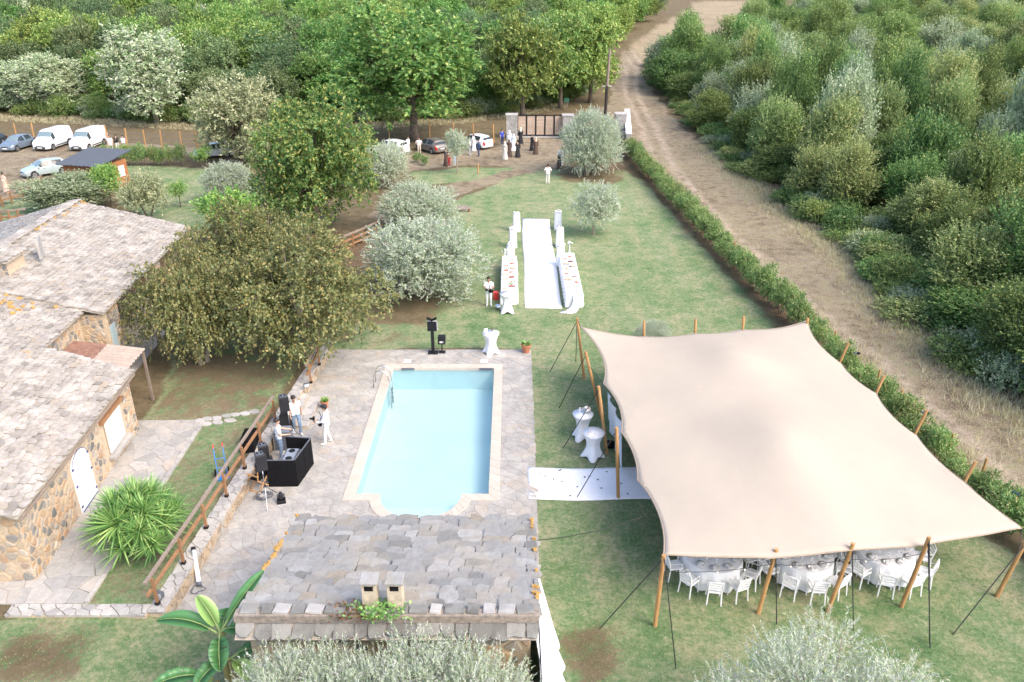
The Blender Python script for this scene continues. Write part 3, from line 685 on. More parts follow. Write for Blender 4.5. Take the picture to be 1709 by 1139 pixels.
# white arched door with blue ironwork
door = thing('x', 'x', 'x'); bpy.data.objects.remove(door)
dw = [(21.97, zt+0.02), (23.23, zt+0.02), (23.23, 2.22), (23.05, 2.46), (22.8, 2.58), (22.6, 2.61), (22.4, 2.58), (22.15, 2.46), (21.97, 2.22)]
door = MB().prism(dw, 0, 0.05, 0, 0.01, lambda u, v, w: (WX+0.012+w, u, v)).build('door', white_paint, house); door['label'] = 'white arched plank door with dark blue ironwork'
iron_blue = plain('iron_blue', (0.03, 0.05, 0.16), 0.5)
for y in (22.02, 23.18):
    for z in (0.75, 1.55, 2.2): MB().box((WX+0.075, y, z), (0.03, 0.10, 0.06)).build('hinge', iron_blue, door)
MB().bar((WX+0.07, 21.98, zt+0.05), (WX+0.07, 23.22, zt+0.05), 0.03).build('bolt_rail', iron_blue, door)
pts = [(WX+0.066, u, v) for u, v in dw[3:]]; MB().tube([(WX+0.066, 23.2, 2.2)]+pts, 0.012, 5).build('arch_strap', iron_blue, door)
# shuttered window
win = MB().box((WX-0.02, 25.5, 1.74), (0.10, 1.46, 1.34)).build('window', plain('recess', (0.30, 0.24, 0.18), 0.9), house)
shut = plain('shutter_white', (0.72, 0.73, 0.68), 0.6, 0.05)
for k in range(4): MB().box((WX+0.055, 24.97+k*0.352, 1.74), (0.04, 0.34, 1.30)).build('shutter_board', shut, win)
MB().box((WX+0.06, 25.5, 2.50), (0.16, 2.0, 0.14)).build('lintel', rail_wood, house)
MB().box((WX+0.10, 25.5, 0.97), (0.32, 1.75, 0.10)).build('window_sill', cap_mat, house)
# eave beam and gutter line
MB().box((EX+0.02, (EYN+EYF)/2, 2.86), (0.05, EYF-EYN-0.1, 0.06)).build('eave_beam', grey_wood, house)
# middle wing wall, rear wing walls and pillars
wall_box(-18.5, -18.15, 27.56, 31.5, zt-.3, 4.0)
lay('stone', [roundp(p) for p in cells(27.6, 31.25, zt, 3.9, 0.36, 0.2, 0.9, 53, 0.05, 0.08) if not hits(p, (29.2, 30.0, zt, 2.6))], lambda u, v, w: (-18.15+w, u, v), -0.03, 0.02, stone_mat, house, 0, 0.02, 'rubble')
shutter_green = plain('shutter_green', (0.42, 0.48, 0.44), 0.6, 0.06)
MB().prism([(29.25, zt), (29.95, zt), (29.95, 2.15), (29.8, 2.4), (29.6, 2.5), (29.4, 2.4), (29.25, 2.15)], 0, 0.05, 0, 0.01, lambda u, v, w: (-18.13+w, u, v)).build('door', shutter_green, house)
wall_box(-18.15, -17.2, 31.5, 31.95, zt-.3, 3.85)
lay('stone', [roundp(p) for p in cells(17.23, 18.1, zt, 3.8, 0.3, 0.17, 0.9, 54, 0.04, 0.05)], lambda u, v, w: (-u, 31.5-w, v), -0.03, 0.025, stone_mat, house, 60, 0.02, 'rubble')
shutter_blue = plain('shutter_blue', (0.30, 0.38, 0.42), 0.6, 0.06)
MB().box((-17.16, 32.15, 1.9), (0.06, 0.45, 2.5)).build('shutter', shutter_blue, house)
def pillar(x, y, w=0.62, top=3.85):
    p = MB().box((x, y, (zt+top)/2), (w, w, top-zt)).build('pillar', mortar_warm, house)
    for s, fr in ((1, lambda u, v, w2: (x+w/2+w2, u, v)), (2, lambda u, v, w2: (u, y-w/2-w2, v))):
        c0 = y if s == 1 else x
        lay('stone', [roundp(q) for q in cells(c0-w/2, c0+w/2, zt, top-.05, 0.26, 0.16, 0.8, 60+s, 0.03)], (lambda u, v, w2: (x+w/2+w2, u, v)) if s == 1 else (lambda u, v, w2: (u, y-w/2-w2, v)), -0.02, 0.025, stone_mat, p, 0, 0.015, 'rubble')
pillar(-17.5, 32.8); pillar(-17.5, 38.6); pillar(-17.5, 43.6)
wall_box(-21.6, -21.2, 31.5, 43.9, zt-.3, 4.9); wall_box(-22.9, -18.2, 43.5, 43.85, zt-.3, 4.05)
tag(MB().prism([(-22.2, 31.75), (-17.2, 31.75), (-18.0, 44.2), (-22.2, 44.2)], 0.2, zt+0.03).build('porch_floor', mortar), kind='structure')
# raised chimney block on the left of the roof
cst = thing('roof_stack', 'x', 'x'); bpy.data.objects.remove(cst)
q = unrot(P(22, 452, 5.2))
stk = MB().box((q.x-0.9, q.y, 5.25), (2.2, 1.5, 1.3)).build('roof_stack', mortar_warm, house)
lay('stone', [roundp(p) for p in cells(-q.x-0.2, -q.x+2.0, 4.7, 5.85, 0.3, 0.18, 0.9, 55, 0.04, 0.05)], lambda u, v, w: (-u, q.y-0.75-w, v), -0.03, 0.02, stone_mat, stk, 0, 0.02, 'rubble')
slate_roof(house, (q.x+0.35, q.y+0.9, 5.9), (0, -1, 0), (-1, 0, 0.2), 1.85, 2.4, slate_house, 0.30, 0.26, 0.45, True, 45, 0, under_mat)
MB().box((q.x+0.55, q.y+1.6, 5.75), (0.10, 0.9, 0.9), 0, 0.3).build('tilted_slab', cap_mat, house)
# lichen patches lie on the slates as thin crusts
def crust(pts, r0, mat, parent, name='lichen'):
    rr = random.Random(9); mb = MB()
    for (o, n3) in pts:
        u = n3.orthogonal().normalized(); v = n3.cross(u)
        k = 7; ang = [2*math.pi*i/k for i in range(k)]; rad = [r0*(0.5+0.9*rr.random()) for _ in ang]
        mb.add([o+n3*0.012+(u*math.cos(a)+v*math.sin(a))*x for a, x in zip(ang, rad)]+[o-n3*0.05+(u*math.cos(a)+v*math.sin(a))*x*1.05 for a, x in zip(ang, rad)], [tuple(range(k))]+[(i, k+i, k+(i+1) % k, (i+1) % k) for i in range(k)])
    tag(mb.build(name, mat, parent), kind='stuff')
# corrugated lean-to in the nook
rust = plain('rust_sheet', (0.22, 0.12, 0.085), 0.8, 0.3, 5); pale_sheet = plain('pale_sheet', (0.36, 0.29, 0.235), 0.8, 0.15, 5)
lean = thing('corrugated_awning', 'sloping corrugated sheet awning, rusty half and pale half, in the corner of the farmhouse', 'awning', (-18.2, 27.95, 2.65))
for k, (x0, x1, mt) in enumerate(((0.02, 1.45, rust), (1.40, 2.95, pale_sheet))):
    mb = MB(); ncol = 26; vs = []; yv = np.linspace(0.0, 2.1, ncol)
    for i in range(2):
        for y in yv: vs.append((x0 if i == 0 else x1, y, 0.50-0.12*(x0 if i == 0 else x1)+0.035*math.sin(y*26)+0.012*k+0.10*y/2.1))
    vs += [(a, b_, c_-0.012) for a, b_, c_ in vs]
    fs = [(j, j+1, ncol+j+1, ncol+j) for j in range(ncol-1)]; fs += [tuple(i+2*ncol for i in f[::-1]) for f in fs]
    mb.add(vs, fs); mb.build('sheet', mt, lean, smooth=True)
for x, y in ((2.85, 0.15), (2.85, 1.95), (1.5, 1.95)): MB().bar((x, y, -2.14), (x, y, 0.02+0.05*y), 0.09).build('post', grey_wood, lean)

# ------------------------------------------------------------------ pool hut
hut = thing('pool_hut', 'small stone pool hut with grey slate roof and twin chimneys', 'hut')
HX0, HX1 = -6.35, 0.62; HY0, HY1 = 14.0, 19.25; ZR, ZE = 3.62, 2.45
dv = Vector((0, HY0+0.05-HY1, ZR-ZE))
slate_roof(hut, (HX0, HY1, ZE), (1, 0, 0), dv, HX1-HX0, dv.length, slate_hut, 0.34, 0.30, 0.80, False, 71, 300, under_mat)
slate_roof(hut, (HX0+0.05, HY0-0.42, ZR-0.30), (1, 0, 0), (0, 0.40, 0.26), HX1-HX0-0.1, 0.46, slate_dark, 0.40, 0.28, 0.55, False, 72, 30, under_mat)
MB().box(((HX0+HX1)/2, HY0-0.02, ZR+0.03), (HX1-HX0, 0.24, 0.20)).build('ridge_mortar', plain('old_mortar', (0.26, 0.22, 0.18), 0.95, 0.35, 9, bmp=0.8), hut)
rr = random.Random(5); x = HX0+0.1
while x < HX1-0.2:
    w = rr.uniform(0.28, 0.5)
    MB().prism([(-w/2+.02, -.17), (w/2-.02, -.18), (w/2-.01, .17), (-w/2+.01, .18)], -0.03, 0.03, 0, 0.01).build('ridge_stone', cap_mat if rr.random() < .35 else slate_dark, hut, (x+w/2, HY0+0.10, ZR+0.13), (rr.uniform(-.25, -.05), rr.uniform(-.06, .06), rr.uniform(-.1, .1)))
    x += w+rr.uniform(0.0, 0.06)
WY = 14.12
mb = MB().box(((HX0+HX1)/2, (WY+HY1-0.25)/2, 1.05), (HX1-HX0-0.36, HY1-0.25-WY, 2.3)); 
prof = [(WY, 2.19), (WY, 3.35), (HY1-0.25, 2.32), (HY1-0.25, 2.19)]; xa, xb = HX0+0.181, HX1-0.181
mb.add([(xa, y, z) for y, z in prof]+[(xb, y, z) for y, z in prof], [(0,1,2,3), (7,6,5,4), (0,4,5,1), (1,5,6,2), (2,6,7,3)])
mb.build('wall', mortar_warm, hut)
cs = [roundp(p) for p in cells(xa, xb, 0.1, 3.2, 0.40, 0.25, 0.95, 73, 0.09, 0.14)]
lay('stone', sorted(cs, key=lambda p: -cen(p)[1]), lambda u, v, w: (u, WY-w, v), -0.03, 0.03, stone_mat, hut, 150, 0.025, 'rubble', wob=0.012)
cs = [roundp(p) for p in cells(WY, HY1-.3, 0.1, 2.2, 0.38, 0.22, 0.95, 74, 0.06, 0.1)]
lay('stone', cs, lambda u, v, w: (xa-w, u, v), -0.03, 0.025, stone_mat, hut, 0, 0.02, 'rubble')
stucco = plain('chimney_stucco', (0.44, 0.37, 0.27), 0.95, 0.3, 6, bmp=0.6)
for cx in (P(619, 1000, 3.9).x, P(661, 1000, 3.9).x):
    ch = MB().lathe([(0.27, 0), (0.245, 0.15), (0.225, 0.88)], (0, 0, 0), 4).build('chimney', stucco, hut, (cx, HY0+0.27, ZR-0.06), (0, 0, math.pi/4))
    MB().box((0, 0, 0), (0.20, 0.012, 0.13)).build('flue_opening', black_cloth, ch, (-0.1155, -0.1155, 0.77), (0, 0, -math.pi/4))
    MB().prism([(-.21, -.20), (.21, -.19), (.20, .21), (-.20, .20)], 0, 0.05, 0, 0.012).build('cap_slab', slate_hut, ch, (0, 0, 0.90), (0.06, 0.03, -math.pi/4))
rr = random.Random(8); N = Vector((0, ZR-ZE, HY1-HY0)).normalized(); pts = []
for k in range(16):
    y = rr.uniform(16.0, 19.2); pts.append((Vector((HX0+rr.uniform(-0.02, 0.06), y, ZE+(HY1-y)/(HY1-HY0)*(ZR-ZE)+0.11)), N))
for k in range(12):
    y = rr.uniform(14.2, 19.2); pts.append((Vector((HX1+rr.uniform(-0.08, 0.0), y, ZE+(HY1-y)/(HY1-HY0)*(ZR-ZE)+0.11)), N))
crust(pts, 0.055, lichen_mat, hut)
pts = []
NA = Vector((0.27, 0, 1)).normalized()
for k in range(26):
    d = abs(rr.gauss(0, 0.3)); p0 = rid + uA*rr.uniform(0, 12.5) - Vector((vA.x, vA.y, 0.275)).normalized()*d; pts.append((p0+NA*0.09, NA))
for k in range(26):
    y = rr.gauss(30.6, 0.5); x = rr.gauss(-20.2, 0.6); pts.append((Vector((x, y, 4.08+(-17.85-x)*0.278+0.10)), NA))
crust(pts, 0.085, lichen_mat, house)
# ------------------------------------------------------------------ stretch tent
tent_mat, nt, b = start('tent_fabric')
tc = nt.nodes.new('ShaderNodeTexCoord').outputs['Object']
nf = nz(nt, 260, 2, 0.6, tc); nb_ = nz(nt, 0.5, 4, 0.6, tc)
nt.links.new(mixc(nt, math_(nt, 'MULTIPLY', nf, 0.35), ramp(nt, nb_, [(0.3, (0.40, 0.345, 0.28)), (0.7, (0.425, 0.368, 0.298))]), (0.38, 0.32, 0.265)), b.inputs['Base Color'])
b.inputs['Roughness'].default_value = 0.95; b.inputs['Specular IOR Level'].default_value = 0.1
bump(nt, b, math_(nt, 'ADD', nf, math_(nt, 'MULTIPLY', nz(nt, 1.6, 4, 0.6, tc), 6.0)), 0.35, 0.012)
tent = thing('stretch_tent', 'large beige stretch tent on wooden poles on the lawn beside the pool', 'tent', (9, 26, 0))
TO = Vector((9, 26, 0))
NU, NV = 64, 72
def edge_pts(lst): return [P(a, b_, z) for a, b_, z in lst]
left = edge_pts([(968, 545, 2.75), (1007, 641, 2.35), (1037, 722, 2.35), (1064, 802, 2.2), (1107, 927, 2.35)])        # far -> near
right = edge_pts([(1348, 535, 2.65), (1404, 607, 2.3), (1463, 657, 2.3), (1530, 727, 2.25), (1612, 806, 2.2), (1706, 882, 1.75)])
back = edge_pts([(968, 545, 2.75), (1075, 562, 2.35), (1161, 557, 2.4), (1239, 551, 2.45), (1348, 535, 2.65)])
front = edge_pts([(1107, 927, 2.35), (1285, 932, 2.25), (1408, 920, 2.3), (1540, 910, 2.15), (1706, 882, 1.75)])
def spread_idx(pts, n):
    d = [0]
    for a, b_ in zip(pts, pts[1:]): d.append(d[-1]+(b_-a).length)
    return [round(x/d[-1]*(n-1)) for x in d]
X = np.zeros((NV, NU, 3)); fixed = np.zeros((NV, NU), bool)
def lin(pts, n):
    ii_ = spread_idx(pts, n); A = np.array(pts); return np.stack([np.interp(np.arange(n), ii_, A[:, k]) for k in range(3)], -1), ii_
LE, li = lin(left, NV); RE, ri = lin(right, NV); BE, bi = lin(back, NU); FE, fi = lin(front, NU)
u = np.linspace(0, 1, NU)[None, :, None]; v = np.linspace(0, 1, NV)[:, None, None]
X = (1-u)*LE[:, None]+u*RE[:, None]+(1-v)*BE[None]+v*FE[None]-((1-u)*(1-v)*BE[0]+u*(1-v)*BE[-1]+(1-u)*v*FE[0]+u*v*FE[-1])
for i in li: fixed[i, 0] = True
for i in ri: fixed[i, -1] = True
for i in bi: fixed[0, i] = True
for i in fi: fixed[-1, i] = True
peaks = [P(1228, 572, 3.5), P(1317, 708, 3.7), P(1392, 872, 2.75)]
pk = []
for q in peaks:
    d = np.hypot(X[..., 0]-q.x, X[..., 1]-q.y); j, i = np.unravel_index(np.argmin(d), d.shape)
    X[j, i, 2] = q.z; pk.append((j, i))
    for dj in (-1, 0, 1):
        for di in (-1, 0, 1):
            if 0 <= j+dj < NV and 0 <= i+di < NU:
                fixed[j+dj, i+di] = True; X[j+dj, i+di, 2] = q.z - 0.05*(abs(dj)+abs(di)); X[j+dj, i+di, :2] += 0
fr3 = fixed[..., None]
for it in range(1600):
    Y2 = X.copy()
    Y2[1:-1, 1:-1] = (X[:-2, 1:-1]+X[2:, 1:-1]+X[1:-1, :-2]+X[1:-1, 2:])/4
    for al, e, nxt, inn in ((.976, np.s_[0, 1:-1], (X[0, :-2]+X[0, 2:])/2, X[1, 1:-1]), (1.0, np.s_[-1, 1:-1], (X[-1, :-2]+X[-1, 2:])/2, X[-2, 1:-1]),
                        (.976, np.s_[1:-1, 0], (X[:-2, 0]+X[2:, 0])/2, X[1:-1, 1]), (.972, np.s_[1:-1, -1], (X[:-2, -1]+X[2:, -1])/2, X[1:-1, -2])):
        Y2[e] = al*nxt+(1-al)*inn
    X = np.where(fr3, X, Y2)
edge_fix = fixed.copy(); edge_fix[1:-1, 1:-1] = False; ef3 = edge_fix[..., None]
for it in range(28):                                   # round the peaks off
    Y2 = X.copy(); Y2[1:-1, 1:-1] = (X[:-2, 1:-1]+X[2:, 1:-1]+X[1:-1, :-2]+X[1:-1, 2:])/4; X = np.where(ef3, X, Y2)
peak_z = [float(X[j, i, 2]) for j, i in pk]
wr = 0.012*np.sin(X[..., 0]*2.1+X[..., 1]*0.7)+0.010*np.sin(X[..., 1]*1.7-X[..., 0]*0.9)
for j, i in [(a, b_) for a, b_ in zip(*np.nonzero(edge_fix))]:            # tension creases fan out from every fixing
    dx_, dy_ = X[..., 0]-X[j, i, 0], X[..., 1]-X[j, i, 1]; rr_ = np.hypot(dx_, dy_); an_ = np.arctan2(dy_, dx_)
    wr = wr + 0.022*np.sin(an_*11+j+i)*np.exp(-rr_/0.9)*np.clip(rr_/0.3, 0, 1)
Xt = X.copy(); Xt[..., 2] += wr*(~fixed); Xb = Xt.copy(); Xb[..., 2] -= 0.012
ix = np.arange(NU*NV).reshape(NV, NU)
Qt = np.stack([ix[:-1, :-1], ix[1:, :-1], ix[1:, 1:], ix[:-1, 1:]], -1).reshape(-1, 4)
rim = list(ix[0, :])+list(ix[1:, -1])+list(ix[-1, -2::-1])+list(ix[-2:0:-1, 0])
Qs = [(rim[k], rim[(k+1) % len(rim)], rim[(k+1) % len(rim)]+NU*NV, rim[k]+NU*NV) for k in range(len(rim))]
Vt = np.concatenate([Xt.reshape(-1, 3), Xb.reshape(-1, 3)])-np.array(TO)
canopy = link('canopy', np_mesh('canopy', Vt, np.concatenate([Qt, Qt[:, ::-1]+NU*NV, np.array(Qs)]), True), tent_mat, tent)
me = canopy.data
hem = MB().tube([Vector(Xt.reshape(-1, 3)[k])-TO-Vector((0, 0, 0.006)) for k in rim+rim[:1]], 0.022, 5).build('hem', plain('hem_brown', (0.30, 0.24, 0.18), 0.9), canopy)
def tpole(top, foot, r=0.062):
    MB().tube([Vector(foot)-TO, Vector(top)-TO], [r*1.05, r*0.95], 9).build('pole', pole_wood, tent, smooth=False)
def rope(a, b_, r=0.016): MB().tube([Vector(a)-TO, Vector(b_)-TO], r, 5).build('guy_rope', rope_black, tent)
def foot_of(px, py): q = P(px, py, 0); return q
def pole_px(tx, ty, fx_, fy_):
    """pole given by the photo pixels of its top and its foot: the foot stands on the lawn, the top leans out over it"""
    f = P(fx_, fy_, 0.0); z = top_at(ty, f.y); t = P(tx, ty, z)
    f.z -= 0.03; tpole(t, f); return t, f
poles = [pole_px(*a) for a in ((963, 531, 975, 632), (977, 587, 1005, 702), (999, 645, 1013, 757), (1029, 714, 1032, 832), (1108, 927, 1093, 1045),
                               (1296, 917, 1265, 1024), (1424, 907, 1381, 1021), (1551, 897, 1504, 1013), (1712, 905, 1663, 996))]
for tx, ty, zt_ in ((1075, 536, 3.0), (1161, 533, 3.0), (1241, 528, 3.05), (1348, 531, 2.9)):
    t = P(tx, ty, zt_); tpole(t, (t.x+0.1, t.y-0.35, 0))
for tx, ty in ((1416, 573), (1476, 627), (1547, 685), (1628, 771)):
    t = P(tx, ty, 2.75); tpole(t, (t.x-0.75, t.y-0.15, 0))
for q, z in ((peaks[0], peak_z[0]), (peaks[1], peak_z[1])): tpole((q.x, q.y, z-0.05), (q.x, q.y, 0), 0.07)
# ropes from edge points to pole tops and from pole tops to pegs
def peg(px, py): q = P(px, py, 0); return Vector((q.x, q.y, 0.02))
for (t, f), (px, py) in zip(poles, ((918, 621), (933, 682), (940, 749), (963, 831), (1001, 1050), (1296, 1043), (1424, 1053), (1552, 1082), (1590, 1060))):
    rope(Vector(t)*0.96+Vector(f)*0.04, peg(px, py), 0.017)
rope(Vector(poles[4][0]), peg(1128, 1117)); rope(Vector(poles[0][0]), peg(961, 605)); rope(Vector(poles[7][0]), peg(1551, 1075))
for (t, f), e in zip(poles[:4], (left[0], left[1], left[1], left[2])): rope(Vector(t)*0.8+Vector(f)*0.2 if t is not poles[0][0] else t, e, 0.012)
for (t, f), e in zip(poles[5:], (front[1], front[2], front[3], front[4])): rope(Vector(t)*0.75+Vector(f)*0.25, e, 0.012)
for px, py in ((1660, 830), (1586, 724)): q = P(px, py, 0)
# side curtain of tent hanging at the left
grey_cloth = plain('grey_curtain', (0.58, 0.62, 0.66), 0.9, 0.05)
mb = MB(); top = [P(1014, 655, 2.1), P(1022, 690, 2.0), P(1038, 712, 2.1)]; n = 9; vs = []
for k in range(n):
    f = k/(n-1); a = Vector(top[0]).lerp(Vector(top[2]), f); vs += [a-TO+Vector((0.06*math.sin(k*2), 0, 0)), Vector((a.x+0.1+0.10*math.sin(k*2.3)-TO.x, a.y-TO.y-0.25*f, 0.35+0.5*(1-f)))]
m2 = [tuple(np.array(p)+np.array((0.015, 0.01, 0))) for p in vs]
mb.add(vs+m2, [(2*k, 2*k+1, 2*k+3, 2*k+2) for k in range(n-1)]+[(2*n+2*k+2, 2*n+2*k+3, 2*n+2*k+1, 2*n+2*k) for k in range(n-1)]).build('side_curtain', grey_cloth, tent, smooth=True)
# cable of little lights along the near edge
def cable(pts, sag, name, mat, parent, r=0.008, n=10, off=Vector((0, 0, 0))):
    out = []
    for a, b_ in zip(pts, pts[1:]):
        for k in range(n): f = k/n; p = Vector(a).lerp(Vector(b_), f); p.z -= sag*4*f*(1-f); out.append(p-off)
    out.append(Vector(pts[-1])-off); return MB().tube(out, r, 5).build(name, mat, parent)
cable([Vector(poles[i][0])*0.78+Vector(poles[i][1])*0.22 for i in (4, 5, 6, 7)], 0.12, 'light_cable', rope_black, tent, 0.009, off=TO)
bulb_mat = plain('bulb_glass', (0.75, 0.72, 0.65), 0.2)
for i in (4, 5, 6):
    for f in (0.25, 0.5, 0.75):
        a = (Vector(poles[i][0])*0.78+Vector(poles[i][1])*0.22).lerp(Vector(poles[i+1][0])*0.78+Vector(poles[i+1][1])*0.22, f); a.z -= 0.12*4*f*(1-f)+0.05
        MB().ball(a-TO, 0.035, 6, 5).build('bulb', bulb_mat, tent)

# ------------------------------------------------------------------ white carpets
def carpet(name, label, x0, x1, y0, y1, z, ny_=40, nx_=8, sag=0.0, ph=0.0):
    xs_ = np.linspace(x0, x1, nx_); ys_ = np.linspace(y0, y1, ny_); A, B = np.meshgrid(xs_, ys_)
    Z = z + 0.008*np.sin(B*1.7+A*0.8+ph)*np.sin(A*1.1+ph)+0.006*np.sin(B*4+ph+A*2); A = A+0.035*np.sin(B*0.55+ph); B = B + 0.05*np.sin(A*1.5+ph)
    i_ = np.arange(nx_*ny_).reshape(ny_, nx_); q = np.stack([i_[:-1, :-1], i_[:-1, 1:], i_[1:, 1:], i_[1:, :-1]], -1).reshape(-1, 4)
    Vv = np.stack([A.ravel(), B.ravel(), Z.ravel()], -1); Vb = Vv.copy(); Vb[:, 2] = z-0.02
    rim_ = list(i_[0, :])+list(i_[1:, -1])+list(i_[-1, -2::-1])+list(i_[-2:0:-1, 0]); m = nx_*ny_
    s_ = [(rim_[k]+m, rim_[(k+1) % len(rim_)]+m, rim_[(k+1) % len(rim_)], rim_[k]) for k in range(len(rim_))]
    return tag(link(name, np_mesh(name, np.concatenate([Vv, Vb]), np.concatenate([q, np.array(s_)]), False), white_cloth), label, 'carpet')
carpet('aisle_carpet', 'long white aisle carpet laid across the lawn between the buffets', 0.76, 2.83, 41.45, 59.5, 0.03)
c2 = carpet('tent_carpet', 'short white carpet leading from the patio into the tent', 0.56, 7.2, 23.45, 25.45, 0.035, 14, 30, ph=1.0)
rr = random.Random(3)
for k in range(16):
    a = (rr.uniform(1, 4.6), rr.uniform(23.6, 25.3)); tag(MB().prism([(-.04, -.02), (.03, -.03), (.045, .015), (-.02, .035)], 0, 0.008).build('fallen_leaf', soil, None, (a[0], a[1], 0.052), (0.1, 0.1, rr.random()*6)), 'small dark leaf lying on the short white carpet', 'leaf', 'leaves on the short carpet')

# ------------------------------------------------------------------ round tables, chairs, plates under the tent
def make_chair():
    t = thing('dining_chair', 'x', 'chair'); m = white_paint
    for s in (-1, 1):
        MB().tube([(s*0.20, -0.20, 0), (s*0.19, -0.19, 0.44)], [0.020, 0.024], 6).build('leg', m, t)
        MB().tube([(s*0.21, 0.24, 0), (s*0.19, 0.19, 0.44)], [0.020, 0.024], 6).build('leg', m, t)
    MB().prism([(-.22, -.22), (.22, -.22), (.20, .21), (-.20, .21)], 0.43, 0.475, 0, 0.015).build('seat', m, t)
    bk = MB()
    bk.tube([(-.195, .20, .46), (-.20, .235, .68), (-.205, .275, .88), (0, .285, .905), (.205, .275, .88), (.20, .235, .68), (.195, .20, .46)], 0.021, 6)
    bo = bk.build('backrest', m, t)
    for z, y in ((0.60, 0.222), (0.70, 0.238), (0.80, 0.257)): MB().bar((-0.20, y, z), (0.20, y, z), 0.022, 0.05).build('slat', m, bo)
    for s in (-1, 1): MB().tube([(s*0.20, 0.24, 0.67), (s*0.225, -0.02, 0.66), (s*0.215, -0.17, 0.64), (s*0.205, -0.19, 0.46)], 0.016, 5).build('armrest', m, t)
    return t
CH0 = make_chair(); ch_used = [False]
def chair(x, y, rz, label, group):
    if not ch_used[0]: o = CH0; ch_used[0] = True
    else: o = copy_tree(CH0)
    o.location = (x, y, 0); o.rotation_euler = (0, 0, rz); tag(o, label, 'chair', group)
def cloth_round(R, z):
    n, rows = 72, 7; vs = []; mb = MB()
    for i in range(rows):
        f = i/(rows-1)
        for k in range(n):
            a = 2*math.pi*k/n; r_ = R*(1+0.06*f)+0.05*f*math.sin(a*14)+0.02*f*math.sin(a*5+1); vs.append((r_*math.cos(a), r_*math.sin(a), z-f*(z-0.04)))
    mb.add(vs, [(i*n+k, (i+1)*n+k, (i+1)*n+(k+1) % n, i*n+(k+1) % n) for i in range(rows-1) for k in range(n)]+[tuple(range(n))[::1]])
    return mb
plate_me = MB().lathe([(0.02, 0), (0.09, 0.004), (0.15, 0.018), (0.152, 0.022), (0.09, 0.012), (0.01, 0.010)], seg=18).mesh('plate', [plain('charger_plate', (0.70, 0.68, 0.64), 0.3, 0.05)], True)
glass_mat, nt, b = start('glass'); b.inputs['Base Color'].default_value = (0.85, 0.88, 0.9, 1); b.inputs['Roughness'].default_value = 0.05; b.inputs['Alpha'].default_value = 0.35
goblet = MB().lathe([(0.035, 0), (0.006, 0.012), (0.006, 0.09), (0.035, 0.13), (0.04, 0.19), (0.034, 0.21)], seg=10, cap=False).mesh('wine_glass', [glass_mat], True)
napkin = MB().prism([(-.05, -.10), (.05, -.10), (.04, .10), (-.04, .10)], 0, 0.02, 0, 0.006).mesh('napkin', [white_cloth])
greenery = None
for nm, (cx, cy), R, n, seed in (('left', P(1190, 924, 0.75)[:2], 0.90, 10, 0.15), ('middle', P(1341, 923, 0.75)[:2], 0.90, 10, 0.35), ('right', P(1477, 915, 0.75)[:2], 0.90, 10, 0.0), ('inner', (6.6, 25.6), 0.90, 8, 0.3)):
    where = {'left': 'left-hand front table', 'middle': 'middle front table', 'right': 'right-hand front table', 'inner': 'inner table behind the left tent poles'}[nm]
    t = thing('round_table', 'round table under the tent, the %s' % where, 'table', (cx, cy, 0), 0, 'round tables under the tent')
    MB().lathe([(R-0.03, 0.70), (R-0.03, 0.735)], seg=32).build('tabletop', rail_wood, t)
    for k in range(4): MB().tube([(0.45*math.cos(k*1.57), 0.45*math.sin(k*1.57), 0), (0.45*math.cos(k*1.57), 0.45*math.sin(k*1.57), 0.70)], 0.02, 6).build('leg', dark_metal, t)
    tag(cloth_round(R, 0.745).build('tablecloth', white_cloth, None, (cx, cy, 0), smooth=False), 'white floor-length cloth on the %s under the tent' % where, 'tablecloth', 'round tablecloths under the tent')
    for k in range(n):
        a = 2*math.pi*k/n+seed; rj = random.uniform(-.12, .12)
        chair(cx+(R+0.32)*math.cos(a), cy+(R+0.32)*math.sin(a), a-math.pi/2+rj, 'white slatted armchair drawn up to the %s' % where, 'chairs at the %s' % where)
        if nm == 'inner': continue
        tag(link('plate', plate_me, None, None, (cx+(R-0.2)*math.cos(a), cy+(R-0.2)*math.sin(a), 0.748)), 'pale round plate laid on the %s' % where, 'plate', 'plates on the %s' % where)
        tag(link('napkin', napkin, None, None, (cx+(R-0.2)*math.cos(a), cy+(R-0.2)*math.sin(a), 0.765), (0, 0, a-math.pi/2)), 'folded white napkin on a plate of the %s' % where, 'napkin', 'napkins on the %s' % where)
        tag(link('wine_glass', goblet, None, None, (cx+(R-0.42)*math.cos(a+.15), cy+(R-0.42)*math.sin(a+.15), 0.748)), 'clear stemmed glass on the %s' % where, 'glass', 'glasses on the %s' % where)

